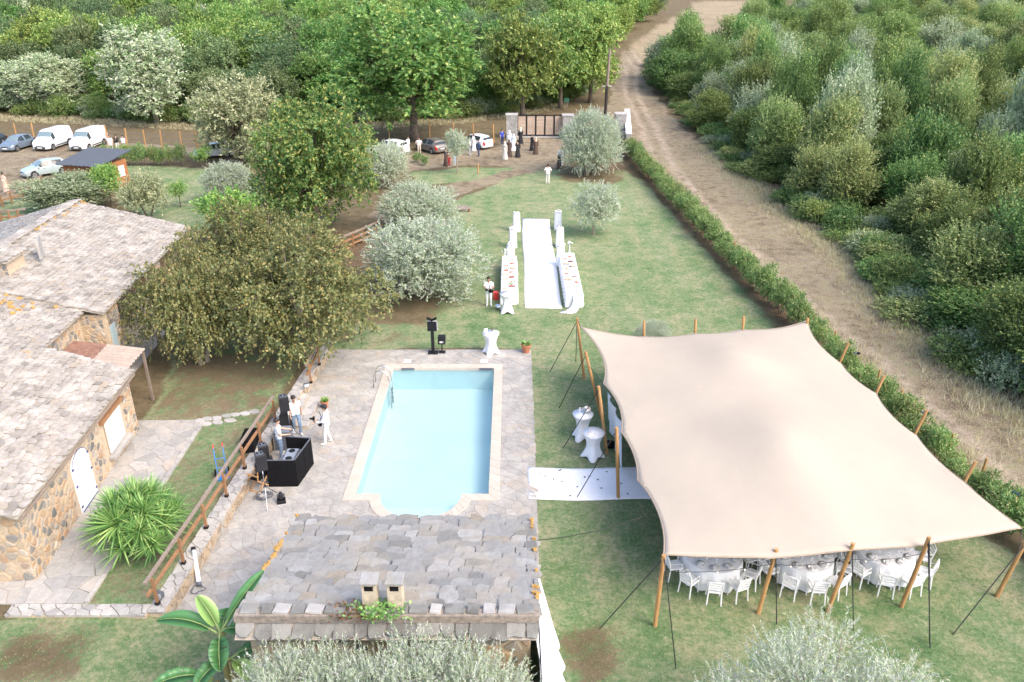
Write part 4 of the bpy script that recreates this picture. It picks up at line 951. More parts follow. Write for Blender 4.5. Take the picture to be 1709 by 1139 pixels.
# ------------------------------------------------------------------ cocktail tables in stretch covers
def spandex(R=0.42, H=1.10, rot=0.0):
    n, rows = 48, 16; vs = []; mb = MB()
    for i in range(rows):
        t = i/(rows-1)
        for k in range(n):
            a = 2*math.pi*k/n; lobe = abs(math.cos(2*(a+rot)))**2.2
            zb = 0.015+0.11*(1-lobe)
            rb = 0.31+0.17*lobe
            z = H*(1-t)+zb*t
            waist = 0.60-0.18*math.sin(math.pi*min(1, t*1.1))
            rt = R*(1-t)+rb*t
            rr_ = rt*(1-0.42*math.sin(math.pi*t)**1.2)
            vs.append((rr_*math.cos(a), rr_*math.sin(a), z))
    mb.add(vs, [(i*n+k, (i+1)*n+k, (i+1)*n+(k+1) % n, i*n+(k+1) % n) for i in range(rows-1) for k in range(n)]+[tuple(range(n))])
    return mb
def cocktail(px, py, label, rot=0.4):
    q = P(px, py, 1.10); t = thing('cocktail_table', label, 'table', (q.x, q.y, 0), 0, 'cocktail tables in white stretch covers')
    MB().lathe([(0.40, 1.07), (0.40, 1.09)], seg=28).build('tabletop', rail_wood, t)
    MB().tube([(0, 0, 0.03), (0, 0, 1.07)], 0.03, 8).build('stem', dark_metal, t)
    spandex(rot=rot).build('stretch_cover', white_cloth, t, smooth=True)
    return Vector((q.x, q.y, 1.112))
ta = cocktail(819, 556, 'white cocktail table on the patio behind the far end of the pool', 0.2)
tb = cocktail(846, 490, 'white cocktail table at the near end of the left buffet', 0.7)
tc_ = cocktail(973, 691, 'white cocktail table with a flower bunch by the tent poles', 0.5)
td = cocktail(991, 722, 'white cocktail table with scattered petals by the short carpet', 0.1)
petal = plain('petal_blush', (0.72, 0.56, 0.50), 0.9, 0.1); petal_w = plain('petal_white', (0.78, 0.76, 0.74), 0.9, 0.05); sprig = plain('sprig_green', (0.16, 0.22, 0.14), 0.8, 0.2); plum = plain('plum', (0.10, 0.03, 0.05), 0.7)
def posy(name, loc, label, R=0.13, n=16, cols=None, group=None, h=0.16, cat='flowers'):
    t = thing(name, label, cat, loc, 0, group); r = random.Random(hash(label) % 999 if False else int(abs(loc[0])*97+loc[1]*31))
    MB().lathe([(0.04, 0), (0.055, 0.06), (0.04, h*0.7)], seg=10).build('vase', glass_mat, t)
    cols = cols or (petal, petal_w, sprig)
    for ci, cm in enumerate(cols):
        mb = MB()
        for k in range(n//len(cols)+1):
            a = r.random()*6.28; e = r.random()**0.6; rad = R*e; mb.ball((rad*math.cos(a), rad*math.sin(a), h*0.75+(1-e)*R*0.8+r.random()*0.03), 0.03+0.03*r.random(), 6, 4)
        mb.build('bloom' if cm is not sprig else 'foliage', cm, t, smooth=True)
    return t
posy('flower_vase', ta+Vector((0.10, 0.05, 0)), 'dark plum flowers in a small glass on the patio cocktail table', 0.08, 12, (plum, sprig))
mb = MB().box((0, 0, 0.09), (0.18, 0.03, 0.18)); tag(mb.build('menu_card', white_paint, None, ta+Vector((-0.25, 0.1, 0.0)), (0.1, 0, 0.3)), 'upright white card on the patio cocktail table', 'card')
posy('flower_bunch', tc_+Vector((0.13, 0.08, 0)), 'bunch of blush and white flowers on the cocktail table by the poles', 0.17, 30)
tag(MB().lathe([(0.04, 0), (0.05, 0.1), (0.03, 0.2)], seg=10).build('glass_bottle', glass_mat, None, tc_+Vector((-0.12, 0.15, 0)), smooth=True), 'small clear bottle on the cocktail table by the poles', 'bottle')
r = random.Random(4)
for k in range(26):
    a = r.random()*6.28; d = 0.37*math.sqrt(r.random())
    tag(MB().prism([(-.025, -.02), (.03, -.015), (.02, .025), (-.02, .02)], 0, 0.01).build('petal', petal if k % 3 else petal_w, None, td+Vector((d*math.cos(a), d*math.sin(a), 0.002)), (0.2, 0.1, a*3)), 'small blush petal strewn on the cocktail table', 'petal', 'petals on the cocktail table by the short carpet')
tag(MB().lathe([(0.12, 0), (0.2, 0.02), (0.24, 0.10), (0.22, 0.16), (0.05, 0.2)], seg=16).build('black_bag', black_cloth, None, (td.x+0.75, td.y+0.75, 0), smooth=True), 'round black bag on the grass under the tent edge', 'bag')

# ------------------------------------------------------------------ aisle pillars and buffets
def pillar_stand(px, py, side, which):
    q = P(px, py, 0); h = 1.25
    t = thing('aisle_pillar', '%s white draped pillar with flowers on the %s of the aisle' % (which, side), 'pillar', (q.x, q.y, 0), random.uniform(-.1, .1), 'draped pillars along the aisle')
    mb = MB(); n = 32; rows = 6; vs = []
    for i in range(rows):
        f = i/(rows-1)
        for k in range(n):
            a = 2*math.pi*k/n; sq = 0.24/max(abs(math.cos(a)), abs(math.sin(a))); sq = min(sq, 0.30); r_ = sq*(1+0.12*f)+0.018*math.sin(a*9)*f; vs.append((r_*math.cos(a), r_*math.sin(a), h*(1-f)+0.01))
    mb.add(vs, [(i*n+k, (i+1)*n+k, (i+1)*n+(k+1) % n, i*n+(k+1) % n) for i in range(rows-1) for k in range(n)]+[tuple(range(n))]); mb.build('drape', white_cloth, t)
    mb = MB(); rr = random.Random(int(px*7)); 
    for k in range(16): a = rr.random()*6.28; d = 0.24*math.sqrt(rr.random()); mb.ball((d*math.cos(a), d*math.sin(a), h+0.05+rr.random()*0.10), 0.06+0.03*rr.random(), 7, 5)
    mb.build('white_blooms', petal_w, t, smooth=True)
    mb = MB()
    for k in range(6): a = rr.random()*6.28; d = 0.2*rr.random(); mb.ball((d*math.cos(a), d*math.sin(a), h+0.10+rr.random()*0.10), 0.045, 6, 4)
    mb.build('dark_blooms', plum if rr.random() < .5 else sprig, t, smooth=True)
for side, lst in (('left', ((862, 386, 'farthest'), (856, 413, 'middle'), (852, 441, 'nearest'))), ('right', ((931, 383, 'farthest'), (934, 412, 'middle'), (935, 443, 'nearest')))):
    for px, py, wh in lst: pillar_stand(px, py, side, wh)
food_cols = [plain('food_%d' % i, c, 0.7, 0.3, 40, bmp=0.5) for i, c in enumerate(((0.55, 0.28, 0.12), (0.62, 0.42, 0.25), (0.50, 0.14, 0.08), (0.70, 0.60, 0.45), (0.25, 0.12, 0.08)))]
def buffet(side, x0, x1, y0, y1):
    cx = (x0+x1)/2; L = y1-y0
    t = thing('buffet_table', 'long buffet table on the %s of the aisle' % side, 'table', (cx, (y0+y1)/2, 0), 0, 'buffet tables')
    MB().box((0, 0, 0.72), (x1-x0-.06, L-.06, 0.04)).build('tabletop', rail_wood, t)
    for sx in (-1, 1):
        for sy in (-1, 0, 1): MB().tube([(sx*(x1-x0-.2)/2, sy*(L-.3)/2, 0), (sx*(x1-x0-.2)/2, sy*(L-.3)/2, 0.70)], 0.02, 6).build('leg', dark_metal, t)
    n = 120; vs = []; rows = 5; per = []
    hx, hy = (x1-x0)/2, L/2
    for k in range(n):
        s = k/n*(4*(hx+hy))
        if s < 2*hx: per.append((-hx+s, -hy))
        elif s < 2*hx+2*hy: per.append((hx, -hy+s-2*hx))
        elif s < 4*hx+2*hy: per.append((hx-(s-2*hx-2*hy), hy))
        else: per.append((-hx, hy-(s-4*hx-2*hy)))
    for i in range(rows):
        f = i/(rows-1)
        for k, (a, b_) in enumerate(per):
            g = 1+0.10*f+0.05*f*math.sin(k*1.5)/max(hx, .4); vs.append((a*g, b_*(1+0.015*f+0.01*f*math.sin(k*1.5)), 0.745*(1-f)+0.03))
    mb = MB().add(vs, [(i*n+k, (i+1)*n+k, (i+1)*n+(k+1) % n, i*n+(k+1) % n) for i in range(rows-1) for k in range(n)]+[tuple(range(n))])
    tag(mb.build('tablecloth', white_cloth, None, (cx, (y0+y1)/2, 0)), 'white cloth with soft folds over the %s buffet' % side, 'tablecloth', 'buffet cloths')
    rr = random.Random(len(side)); 
    for k in range(14):
        y = y0+0.5+(L-1.3)*k/13; x = cx+(0.2 if k % 2 else -0.2)+rr.uniform(-.06, .06)
        d = thing('food_platter', 'platter of finger food on the %s buffet' % side, 'platter', (x, y, 0.778), rr.uniform(-.3, .3), 'food platters on the %s buffet' % side)
        a, b_ = rr.uniform(.16, .26), rr.uniform(.12, .18)
        MB().prism([(a*math.cos(t_), b_*math.sin(t_)) for t_ in np.linspace(0, 6.283, 15)[:-1]], 0, 0.02, 0, 0.01).build('tray', rr.choice((white_paint, rail_wood, grey_plastic, white_paint)), d)
        fm = MB()
        for j in range(12): t_ = rr.random()*6.28; e = math.sqrt(rr.random())*0.8; fm.ball((a*e*math.cos(t_), b_*e*math.sin(t_), 0.035), 0.03+0.02*rr.random(), 6, 4)
        fm.build('food', rr.choice(food_cols), d, smooth=True)
    return cx
bx = buffet('left', -0.62, 0.28, 42.0, 48.4)
bx2 = buffet('right', 3.05, 4.0, 41.6, 49.0)
posy('flower_vase', (bx-0.28, 48.1, 0.778), 'tall pale grasses and flowers at the far end of the left buffet', 0.2, 24, (petal_w, sprig), h=0.5)
posy('flower_vase', (bx2+0.15, 48.7, 0.778), 'tall white flower spray at the far end of the right buffet', 0.16, 24, (petal_w, petal_w, sprig), h=0.95)
posy('fruit_bowl', (bx+0.1, 43.0, 0.778), 'glass bowl of yellow and green fruit near the left cocktail table', 0.12, 14, (plain('lemon', (0.70, 0.50, 0.08)), sprig, plain('bowl_blue', (0.25, 0.42, 0.48))), h=0.12, cat='bowl')
tag(MB().box((0, 0, 0.2), (0.3, 0.3, 0.4)).box((0, 0, 0.42), (0.32, 0.32, 0.04)).build('red_crate', plain('red_plastic', (0.60, 0.05, 0.04), 0.5), None, (bx-0.75, 42.9, 0)), 'small red box on the grass beside the left buffet', 'box')
tag(MB().lathe([(0.10, 0), (0.15, 0.05), (0.16, 0.22), (0.14, 0.22)], seg=14).build('ice_bucket', steel, None, (bx-0.62, 41.4, 0), smooth=True), 'small shiny bucket on the grass by the left cocktail table', 'bucket')
# tulle trailing from the right buffet
n = 14; vs = []; mb = MB()
path_ = [(3.75, 41.62, 0.80), (3.72, 41.45, 0.76), (3.62, 41.30, 0.45), (3.50, 41.1, 0.15), (3.25, 40.8, 0.05), (2.95, 40.65, 0.03)]
wd = [0.35, 0.35, 0.24, 0.26, 0.40, 0.45]
for (x, y, z), w in zip(path_, wd):
    for k in range(n): f = k/(n-1)-0.5; vs.append((x+w*f*1.6, y+0.05*math.sin(k*2.1)-0.35*w*f, z+0.02+0.03*math.sin(k*1.9)))
vs += [(a, b_+0.012, c_-0.012) for a, b_, c_ in vs]; m = len(path_)*n
fs = [(i*n+k, (i+1)*n+k, (i+1)*n+k+1, i*n+k+1) for i in range(len(path_)-1) for k in range(n-1)]; fs += [tuple(q+m for q in f[::-1]) for f in fs]
tag(mb.add(vs, fs).build('tulle_train', white_cloth, None, smooth=True), 'white tulle trailing from the right buffet onto the grass', 'fabric')
for k, px in enumerate((753, 764)):
    q = G(px, 499 if k == 0 else 500); tag(MB().prism([(-.13, -.05), (.12, -.06), (.15, .04), (-.1, .06)], 0, 0.05, 0, 0.02).build('sandal', white_paint if k == 0 else grey_plastic, None, (q.x, q.y, 0.0), (0, 0, 0.3*k)), '%s shoe left on the lawn right of the large olive' % ('white' if k == 0 else 'grey'), 'shoe')

# ------------------------------------------------------------------ photo booth, plant pots
pb = thing('photo_booth', 'slim black photo booth totem with square screen and reflector on top', 'photo booth', P(723, 589, patio_top))
MB().prism([(-.25, -.22), (.25, -.22), (.25, .22), (-.25, .22)], 0, 0.03, 0, 0.01).build('base', black_paint, pb)
MB().box((0, 0, 0.62), (0.15, 0.12, 1.2)).build('column', black_paint, pb)
MB().box((0, 0, 1.42), (0.46, 0.12, 0.46)).build('screen_box', black_paint, pb)
MB().box((0.02, 0.075, 1.44), (0.47, 0.02, 0.48)).build('light_frame', plain('pale_frame', (0.66, 0.60, 0.72), 0.4), pb)
MB().tube([(0, 0, 1.65), (0, 0, 1.76)], 0.03, 8).build('neck', black_paint, pb)
mb = MB()
for s in (-1, 1): mb.add([(0, -.1, 1.76), (s*.24, -.14, 1.86), (s*.24, .14, 1.88), (0, .1, 1.78), (0, -.1, 1.745), (s*.24, -.14, 1.845), (s*.24, .14, 1.865), (0, .1, 1.765)], [(0,1,2,3), (7,6,5,4), (0,4,5,1), (1,5,6,2), (2,6,7,3)])
mb.build('reflector', black_cloth, pb)
pr = thing('printer_stand', 'black photo printer box on a thin stand beside the photo booth', 'printer', P(738, 588, patio_top))
MB().prism([(-.16, -.16), (.16, -.16), (.16, .16), (-.16, .16)], 0, 0.025, 0, 0.008).build('base', black_paint, pr)
MB().tube([(0, 0, 0.02), (0, 0, 0.50)], 0.03, 8).build('stem', black_paint, pr)
bo = MB().box((0, 0, 0.69), (0.36, 0.36, 0.38)).build('printer_box', black_paint, pr); MB().box((-0.02, -0.185, 0.62), (0.14, 0.01, 0.08)).build('print_slot', white_paint, bo); MB().box((0.11, -0.185, 0.62), (0.05, 0.01, 0.12)).build('panel', grey_plastic, bo)
def leafy(mbv, r, n, R, h, L=0.12, W=0.04, base=(0, 0, 0)):
    for k in range(n):
        a = r.random()*6.28; e = r.uniform(0.1, 1.2); d = Vector((math.cos(a)*math.cos(e), math.sin(a)*math.cos(e), math.sin(e))); s = d.cross(Vector((0, 0, 1))).normalized()
        p = Vector(base)+Vector((math.cos(a)*R*0.4*r.random(), math.sin(a)*R*0.4*r.random(), h*r.random())); l = L*r.uniform(.6, 1.3)
        mbv.add([p, p+d*l*.5+s*W, p+d*l-Vector((0, 0, l*.15)), p+d*l*.5-s*W], [(0, 1, 2, 3)])
pot_leaf = leaf('pot_leaf', [(0, (0.05, 0.11, 0.03)), (1, (0.14, 0.20, 0.06))])
def pot(px, py, label, R, H, z, nl=60):
    q = P(px, py, z)+Vector((0.28 if px < 600 else 0, 0, 0)); t = thing('plant_pot', label, 'plant pot', (q.x, q.y, z), 0)
    MB().lathe([(R*.68, 0), (R*.95, H*.82), (R*1.06, H*.83), (R*1.06, H), (R*.92, H), (R*.88, H*.88), (0.01, H*.86)], seg=20).build('pot', terracotta, t, smooth=False)
    mb = MB(); leafy(mb, random.Random(int(px)), nl, R, R*0.5, R*1.0, R*.2, (0, 0, H*.85)); mb.build('plant', pot_leaf, t)
pot(878, 588, 'terracotta pot with straggly plant on the far right patio corner', 0.24, 0.42, patio_top, 40)
pot(532, 680, 'small terracotta pot with a bushy green plant beside the stone steps', 0.17, 0.32, patio_top, 130)

# ------------------------------------------------------------------ DJ corner
spk_grille = plain('speaker_black', (0.022, 0.023, 0.026), 0.55, 0.25, 60, bmp=0.3)
def speaker(x, y, z, rz, label, h=0.62, w=0.38, d=0.36):
    t = thing('loudspeaker', label, 'speaker', (x, y, z), rz, 'loudspeakers of the sound system')
    MB().prism([(-w/2, -d/2), (w/2, -d/2), (w*.36, d/2), (-w*.36, d/2)], 0, h, 0, 0.02).build('cabinet', spk_grille, t)
    MB().box((0, -d/2-.008, h/2), (w*.86, .012, h*.86)).build('grille', dark_metal, t)
    MB().prism([(-w*.36, -d*.3), (w*.36, -d*.3), (w*.28, d*.35), (-w*.28, d*.35)], h, h+.012).build('top_plate', grey_plastic, t)
    for s in (-1, 1): MB().box((s*w*.17, 0.02, h+.014), (w*.14, d*.3, .012)).build('grip_slot', black_cloth, t)
    return t
def tripod(x, y, z0, top, label, rz=0.0, spread_=0.55):
    t = thing('speaker_stand', label, 'stand', (x, y, z0), rz, 'silver tripod speaker stands')
    MB().tube([(0, 0, 0.18), (0, 0, top-z0-0.75)], 0.022, 8).build('lower_tube', steel, t, smooth=True)
    MB().tube([(0, 0, top-z0-0.75), (0, 0, top-z0)], 0.016, 8).build('upper_tube', steel, t, smooth=True)
    MB().tube([(0, 0, 0.58), (0, 0, 0.70)], 0.035, 8).build('collar', black_paint, t)
    MB().tube([(0, 0, top-z0-0.80), (0, 0, top-z0-0.70)], 0.032, 8).build('collar', black_paint, t)
    for k in range(3):
        a = k*2.094+0.5; e = (spread_*math.cos(a), spread_*math.sin(a), 0.015)
        MB().tube([(0.03*math.cos(a), 0.03*math.sin(a), 0.64), e], 0.014, 6).build('leg', steel, t)
        MB().tube([(0, 0, 0.22), (e[0]*.5, e[1]*.5, 0.33)], 0.009, 5).build('brace', steel, t)
Z0 = patio_top
qa = P(446, 838, Z0); za = top_at(792, qa.y)            # near stand
tripod(qa.x, qa.y, Z0, 1.42, 'silver tripod stand of the near loudspeaker by the folding chair', 0.3)
speaker(qa.x-0.02, qa.y, 1.43, 0.5, 'loudspeaker raised on the near tripod stand')
qb = P(487, 736, Z0)
tripod(qb.x, qb.y, Z0, 1.45, 'silver tripod stand of the far loudspeaker behind the black booth', 0.9)
speaker(qb.x-0.12, qb.y, 1.46, 0.4, 'loudspeaker raised on the far tripod stand')
speaker(qb.x-0.30, qb.y+0.62, 0.95, 0.4, 'loudspeaker behind the far stand, next to the standing man', 0.62)
tag(MB().box((0, 0, 0.45), (0.45, 0.45, 0.88)).build('subwoofer', spk_grille, None, (qb.x-0.30, qb.y+0.62, Z0)), 'black bass box under the rear loudspeaker', 'speaker')
q = P(438, 790, Z0)
sub = tag(MB().prism([(-.25, -.28), (.25, -.28), (.25, .28), (-.25, .28)], 0, 0.62, 0, 0.02).build('subwoofer', spk_grille, None, (-9.25, 25.1, Z0)), 'square black bass box behind the near loudspeaker', 'speaker')
speaker(-9.23, 25.12, Z0+0.63, 0.5, 'loudspeaker on the square bass box')
fc_ = thing('flight_case', 'dark flight case with metal edges and a laptop bag on top', 'case', (-9.02, 26.95, Z0), 0.05)
MB().box((0, 0, 0.38), (0.62, 0.55, 0.75)).build('body', grey_plastic, fc_)
for sx in (-1, 1):
    for sy in (-1, 1): MB().box((sx*.305, sy*.27, 0.38), (0.04, 0.04, 0.77)).build('metal_edge', steel, fc_)
MB().box((0, 0, 0.785), (0.58, 0.5, 0.05)).build('lid', plain('lid_grey', (0.16, 0.18, 0.21), 0.6), fc_)
tag(MB().box((0, 0, 0.25), (0.5, 1.0, 0.5)).box((0, 0, 0.505), (0.46, 0.96, 0.02)).build('equipment_trunk', black_cloth, None, (P(415, 755, 0.5).x-0.05, P(415, 755, .5).y+0.4, 0.53), (0, 0, 0.1)), 'long black equipment trunk on the wall by the wooden railing', 'trunk')
bq0, bq1, bq2 = P(465, 815, Z0), P(497, 812, Z0), P(513, 778, Z0)
bt = thing('dj_booth', 'black folding booth facade standing open on the patio', 'booth', (bq1.x, bq1.y, Z0))
def panel(a, b_, z1=1.12):
    a, b_ = Vector(a), Vector(b_); MB().bar(a+Vector((0, 0, z1/2)), b_+Vector((0, 0, z1/2)), 0.035, z1).build('panel', black_cloth, bt)
    MB().bar(a+Vector((0, 0, z1+.012)), b_+Vector((0, 0, z1+.012)), 0.04, 0.025).build('top_rail', grey_plastic, bt)
o1 = Vector((0, 0, 0)); o0 = Vector((-1.05, -0.02, 0)); o2 = Vector((0.12, 0.75, 0)); o3 = Vector((0.24, 1.5, 0)); o4 = Vector((-0.75, 1.62, 0))
for a, b_ in ((o0, o1), (o1, o2), (o2, o3), (o3, o4)): panel(a+(b_-a)*0.012, b_-(b_-a)*0.012)
dt = thing('mixer_table', 'folding table with DJ mixer inside the black booth', 'table', (bq1.x-0.36, bq1.y+0.75, Z0))
MB().box((0, 0, 0.80), (0.55, 1.0, 0.03)).build('tabletop', grey_plastic, dt)
for sx in (-1, 1):
    for sy in (-1, 1): MB().tube([(sx*.22, sy*.45, 0), (sx*.22, sy*.45, .79)], 0.015, 6).build('leg', dark_metal, dt)
mx_ = thing('dj_mixer', 'grey DJ mixer with round knobs on the booth table', 'mixer', (bq1.x-0.36, bq1.y+0.75, Z0+0.816))
MB().prism([(-.2, -.42), (.2, -.42), (.2, .42), (-.2, .42)], 0, .07, 0, .01).build('body', plain('mixer_grey', (0.24, 0.27, 0.32), 0.4), mx_)
for s in (-1, 1): MB().lathe([(.12, .07), (.12, .085), (.02, .09)], (0, s*.25, 0), 18).build('jog_wheel', black_paint, mx_)
# cables heaped on the patio
def squiggle(q, n, R, seed, label, mat=None):
    r = random.Random(seed); pts = []; a = 0
    for k in range(n): a += 0.5+0.25*r.random(); rr_ = R*(0.4+0.6*r.random()); pts.append((rr_*math.cos(a)*1.2, rr_*math.sin(a), 0.012+0.02*r.random()))
    tag(MB().tube(pts, 0.009, 5).build('cable', mat or grey_plastic, None, (q.x, q.y, Z0+.004)), label, 'cable')
squiggle(P(440, 828, Z0), 60, 0.32, 1, 'tangle of grey cable at the foot of the near tripod')
squiggle(P(462, 796, Z0), 70, 0.4, 2, 'tangle of grey cable beside the black booth')
squiggle(P(330, 985, Z0), 20, 0.22, 3, 'loop of dark cable at the foot of the white light tube')
fl = thing('moving_light', 'small black stage light on the patio in front of the booth', 'stage light', P(470, 838, Z0), 0.3)
MB().prism([(-.15, -.14), (.15, -.14), (.15, .14), (-.15, .14)], 0, .10, 0, .015).build('base', black_paint, fl)
for s in (-1, 1): MB().box((s*.11, 0, .20), (.03, .10, .22)).build('yoke', black_paint, fl)
MB().lathe([(.06, .14), (.085, .18), (.085, .32), (.06, .40), (.03, .41)], seg=14).build('head', dark_metal, fl)
# director's chair
dc = thing('folding_chair', 'wooden folding director chair with black canvas seat by the railing', 'chair', (-9.17, 24.15, Z0), math.radians(-115))
for sy in (-1, 1):
    MB().bar((-.25, sy*.22, .02), (.25, sy*.22, .50), .035, .03).build('leg', chair_wood, dc); MB().bar((.25, sy*.19, .02), (-.25, sy*.19, .50), .035, .03).build('leg', chair_wood, dc)
for sx in (-1, 1):
    MB().bar((sx*.27, -.24, .02), (sx*.27, .24, .02), .035, .03).build('foot_rail', chair_wood, dc)
    MB().bar((sx*.27, -.22, .50), (sx*.27, -.22, .70), .03).build('arm_post', chair_wood, dc)
    MB().bar((sx*.27, .20, .48), (sx*.27, .26, .98), .03).build('back_post', chair_wood, dc)
    MB().bar((sx*.28, -.28, .71), (sx*.28, .26, .71), .06, .025).build('armrest', chair_wood, dc)
MB().box((0, 0, .50), (.50, .42, .02)).build('canvas_seat', black_cloth, dc); MB().box((0, .25, .86), (.52, .02, .20)).build('canvas_back', black_cloth, dc)
tag(MB().prism([(-.2, -.15), (.2, -.15), (.17, .15), (-.17, .15)], 0, .32, 0, .06).build('canvas_bag', black_cloth, None, (-9.22, 24.95, Z0)), 'black canvas bag between the folding chair and the bass box', 'bag')
# hand truck on the terrace
blue = plain('blue_enamel', (0.02, 0.20, 0.52), 0.4); red = plain('red_rubber', (0.55, 0.05, 0.03), 0.5)
q = P(372, 795, TERR); ht = thing('hand_truck', 'blue hand truck with red grips on the terrace lawn behind the railing', 'hand truck', (q.x, q.y, TERR), 0.4)
MB().box((0, -.15, .03), (.42, .28, .03)).build('toe_plate', blue, ht)
for s in (-1, 1):
    MB().tube([(s*.16, 0, .03), (s*.16, .25, .55), (s*.16, .45, .95)], .018, 6).build('rail', blue, ht)
    MB().tube([(s*.16, .45, .95), (s*.16, .52, 1.08)], .024, 8).build('grip', red, ht)
    w = MB().tube([(s*.23-.03, .12, .13), (s*.23+.03, .12, .13)], .13, 14).build('wheel', black_cloth, ht); MB().tube([(s*.23-.034, .12, .13), (s*.23+.034, .12, .13)], .05, 10).build('hub', red, w)
for z, y in ((.3, .13), (.6, .27)): MB().tube([(-.16, y, z), (.16, y, z)], .014, 6).build('crossbar', blue, ht)
# light tube leaning on the wall, floodlight on the corner
tb_ = thing('light_tube', 'white tube light with black ends leaning against the retaining wall', 'light', P(333, 978, Z0))
e0 = Vector((0, 0, 0.06)); e1 = Vector((P(323, 918, 0.62).x-P(333, 978, Z0).x, P(323, 918, .62).y-P(333, 978, Z0).y, 0.60))
MB().tube([e0, e1], 0.07, 12).build('tube', white_paint, tb_, smooth=True)
dd = (e1-e0).normalized(); MB().tube([e0-dd*.05, e0+dd*.06], .075, 12).build('end_cap', grey_plastic, tb_); MB().tube([e1-dd*.04, e1+dd*.07], .075, 12).build('end_cap', black_paint, tb_)
def flood(loc, rz, label):
    t = thing('floodlight', label, 'floodlight', loc, rz, 'floodlights on the terrace wall')
    MB().tube([(0, 0, 0), (0, 0, .12)], .02, 6).build('stem', steel, t); MB().box((0, -.02, .22), (.24, .12, .18)).build('housing', grey_plastic, t); MB().box((0, -.085, .22), (.20, .012, .14)).build('lens', plain('lens', (.5, .52, .55), .2), t)
flood((P(268, 1003, .53).x, P(268, 1003, .53).y+0.05, 0.525), -0.3, 'grey floodlight on the near corner of the terrace wall')
flood((P(512, 650, .53).x, P(512, 650, .53).y, 0.525), 0.5, 'grey floodlight at the end of the far railing')
# wooden railing on the retaining wall
def railing(pts, label, mats=(grey_wood, rail_wood), hs=(0.98, 0.55), z0=0.52, group=None, posts=None, w=0.085):
    a, b_ = Vector(pts[0]), Vector(pts[-1]); t = thing('wooden_railing', label, 'railing', a)
    for h, m in zip(hs, mats):
        for p, q in zip(pts, pts[1:]): MB().bar(Vector(p)-a+Vector((0, 0, z0+h)), Vector(q)-a+Vector((0, 0, z0+h)), w, w*0.95).build('rail', m, t)
    for p, q in zip(pts, pts[1:]):
        L = (Vector(q)-Vector(p)).length; n = posts or max(2, round(L/1.75)+1)
        for k in range(n):
            c_ = Vector(p).lerp(Vector(q), (k+.15)/(n-.7))-a; MB().bar(c_+Vector((w*.9, 0, z0+.08)), c_+Vector((w*.9, 0, z0+hs[0]-.04)), w*.9).build('post', rail_wood, t)
            MB().box(c_+Vector((w*.9, 0, z0+.05)), (.12, .12, .10)).build('post_shoe', black_paint, t)
    return t
r0, r1 = P(257, 1000, 1.5), P(433, 688, 1.5)
railing([(float(wall_x(17.7))-.02, 17.45, 0), (float(wall_x(28.6))-.02, 28.4, 0)], 'long two-rail wooden railing on the wall between yucca and patio', posts=7)
r0, r1 = P(514, 645, .5), P(533, 612, .5)
railing([(r0.x, r0.y, 0), (r1.x-.1, r1.y+.4, 0)], 'short piece of wooden railing at the far end of the terrace wall', posts=2)
# white drape over the hut side
mb = MB(); n = 40; rows = 8; vs = []
for i in range(rows):
    f = i/(rows-1)
    for k in range(n):
        g = k/(n-1); y = 18.3-6.1*g; zt_ = 2.25+0.75*g-(0.06*math.sin(g*20)); flare = min(0.85, 0.30+1.3*g)*f
        vs.append((HX1-0.06+0.03+flare+0.07*f*math.sin(k*1.35)+0.05*math.sin(g*9), y+0.05*math.sin(k*.8)*f, zt_*(1-f)+0.02*f))
vs += [(a-.015, b_, c_) for a, b_, c_ in vs]; m = n*rows
fs = [(i*n+k, (i+1)*n+k, (i+1)*n+k+1, i*n+k+1) for i in range(rows-1) for k in range(n-1)]; fs += [tuple(q+m for q in f[::-1]) for f in fs]
dr = thing('white_drape', 'white cloth hung along the right side of the pool hut', 'drape', (0, 0, 0))
mb.add(vs, fs).build('cloth', white_cloth, dr, smooth=True)
MB().tube([(HX1+.03, 18.35, 2.27), (HX1+.03, 12.2, 3.02)], .02, 6).build('rail', dark_metal, dr); MB().tube([(HX1+.05, 12.25, 0), (HX1+.05, 12.25, 3.03)], .03, 8).build('post', dark_metal, dr)
cable([(HX1+.02, 18.35, 2.3), (P(1075, 862, 2.1).x, P(1075, 862, 2.1).y, 2.1)], 0.15, 'guy_rope', rope_black, tent, 0.012, off=TO)
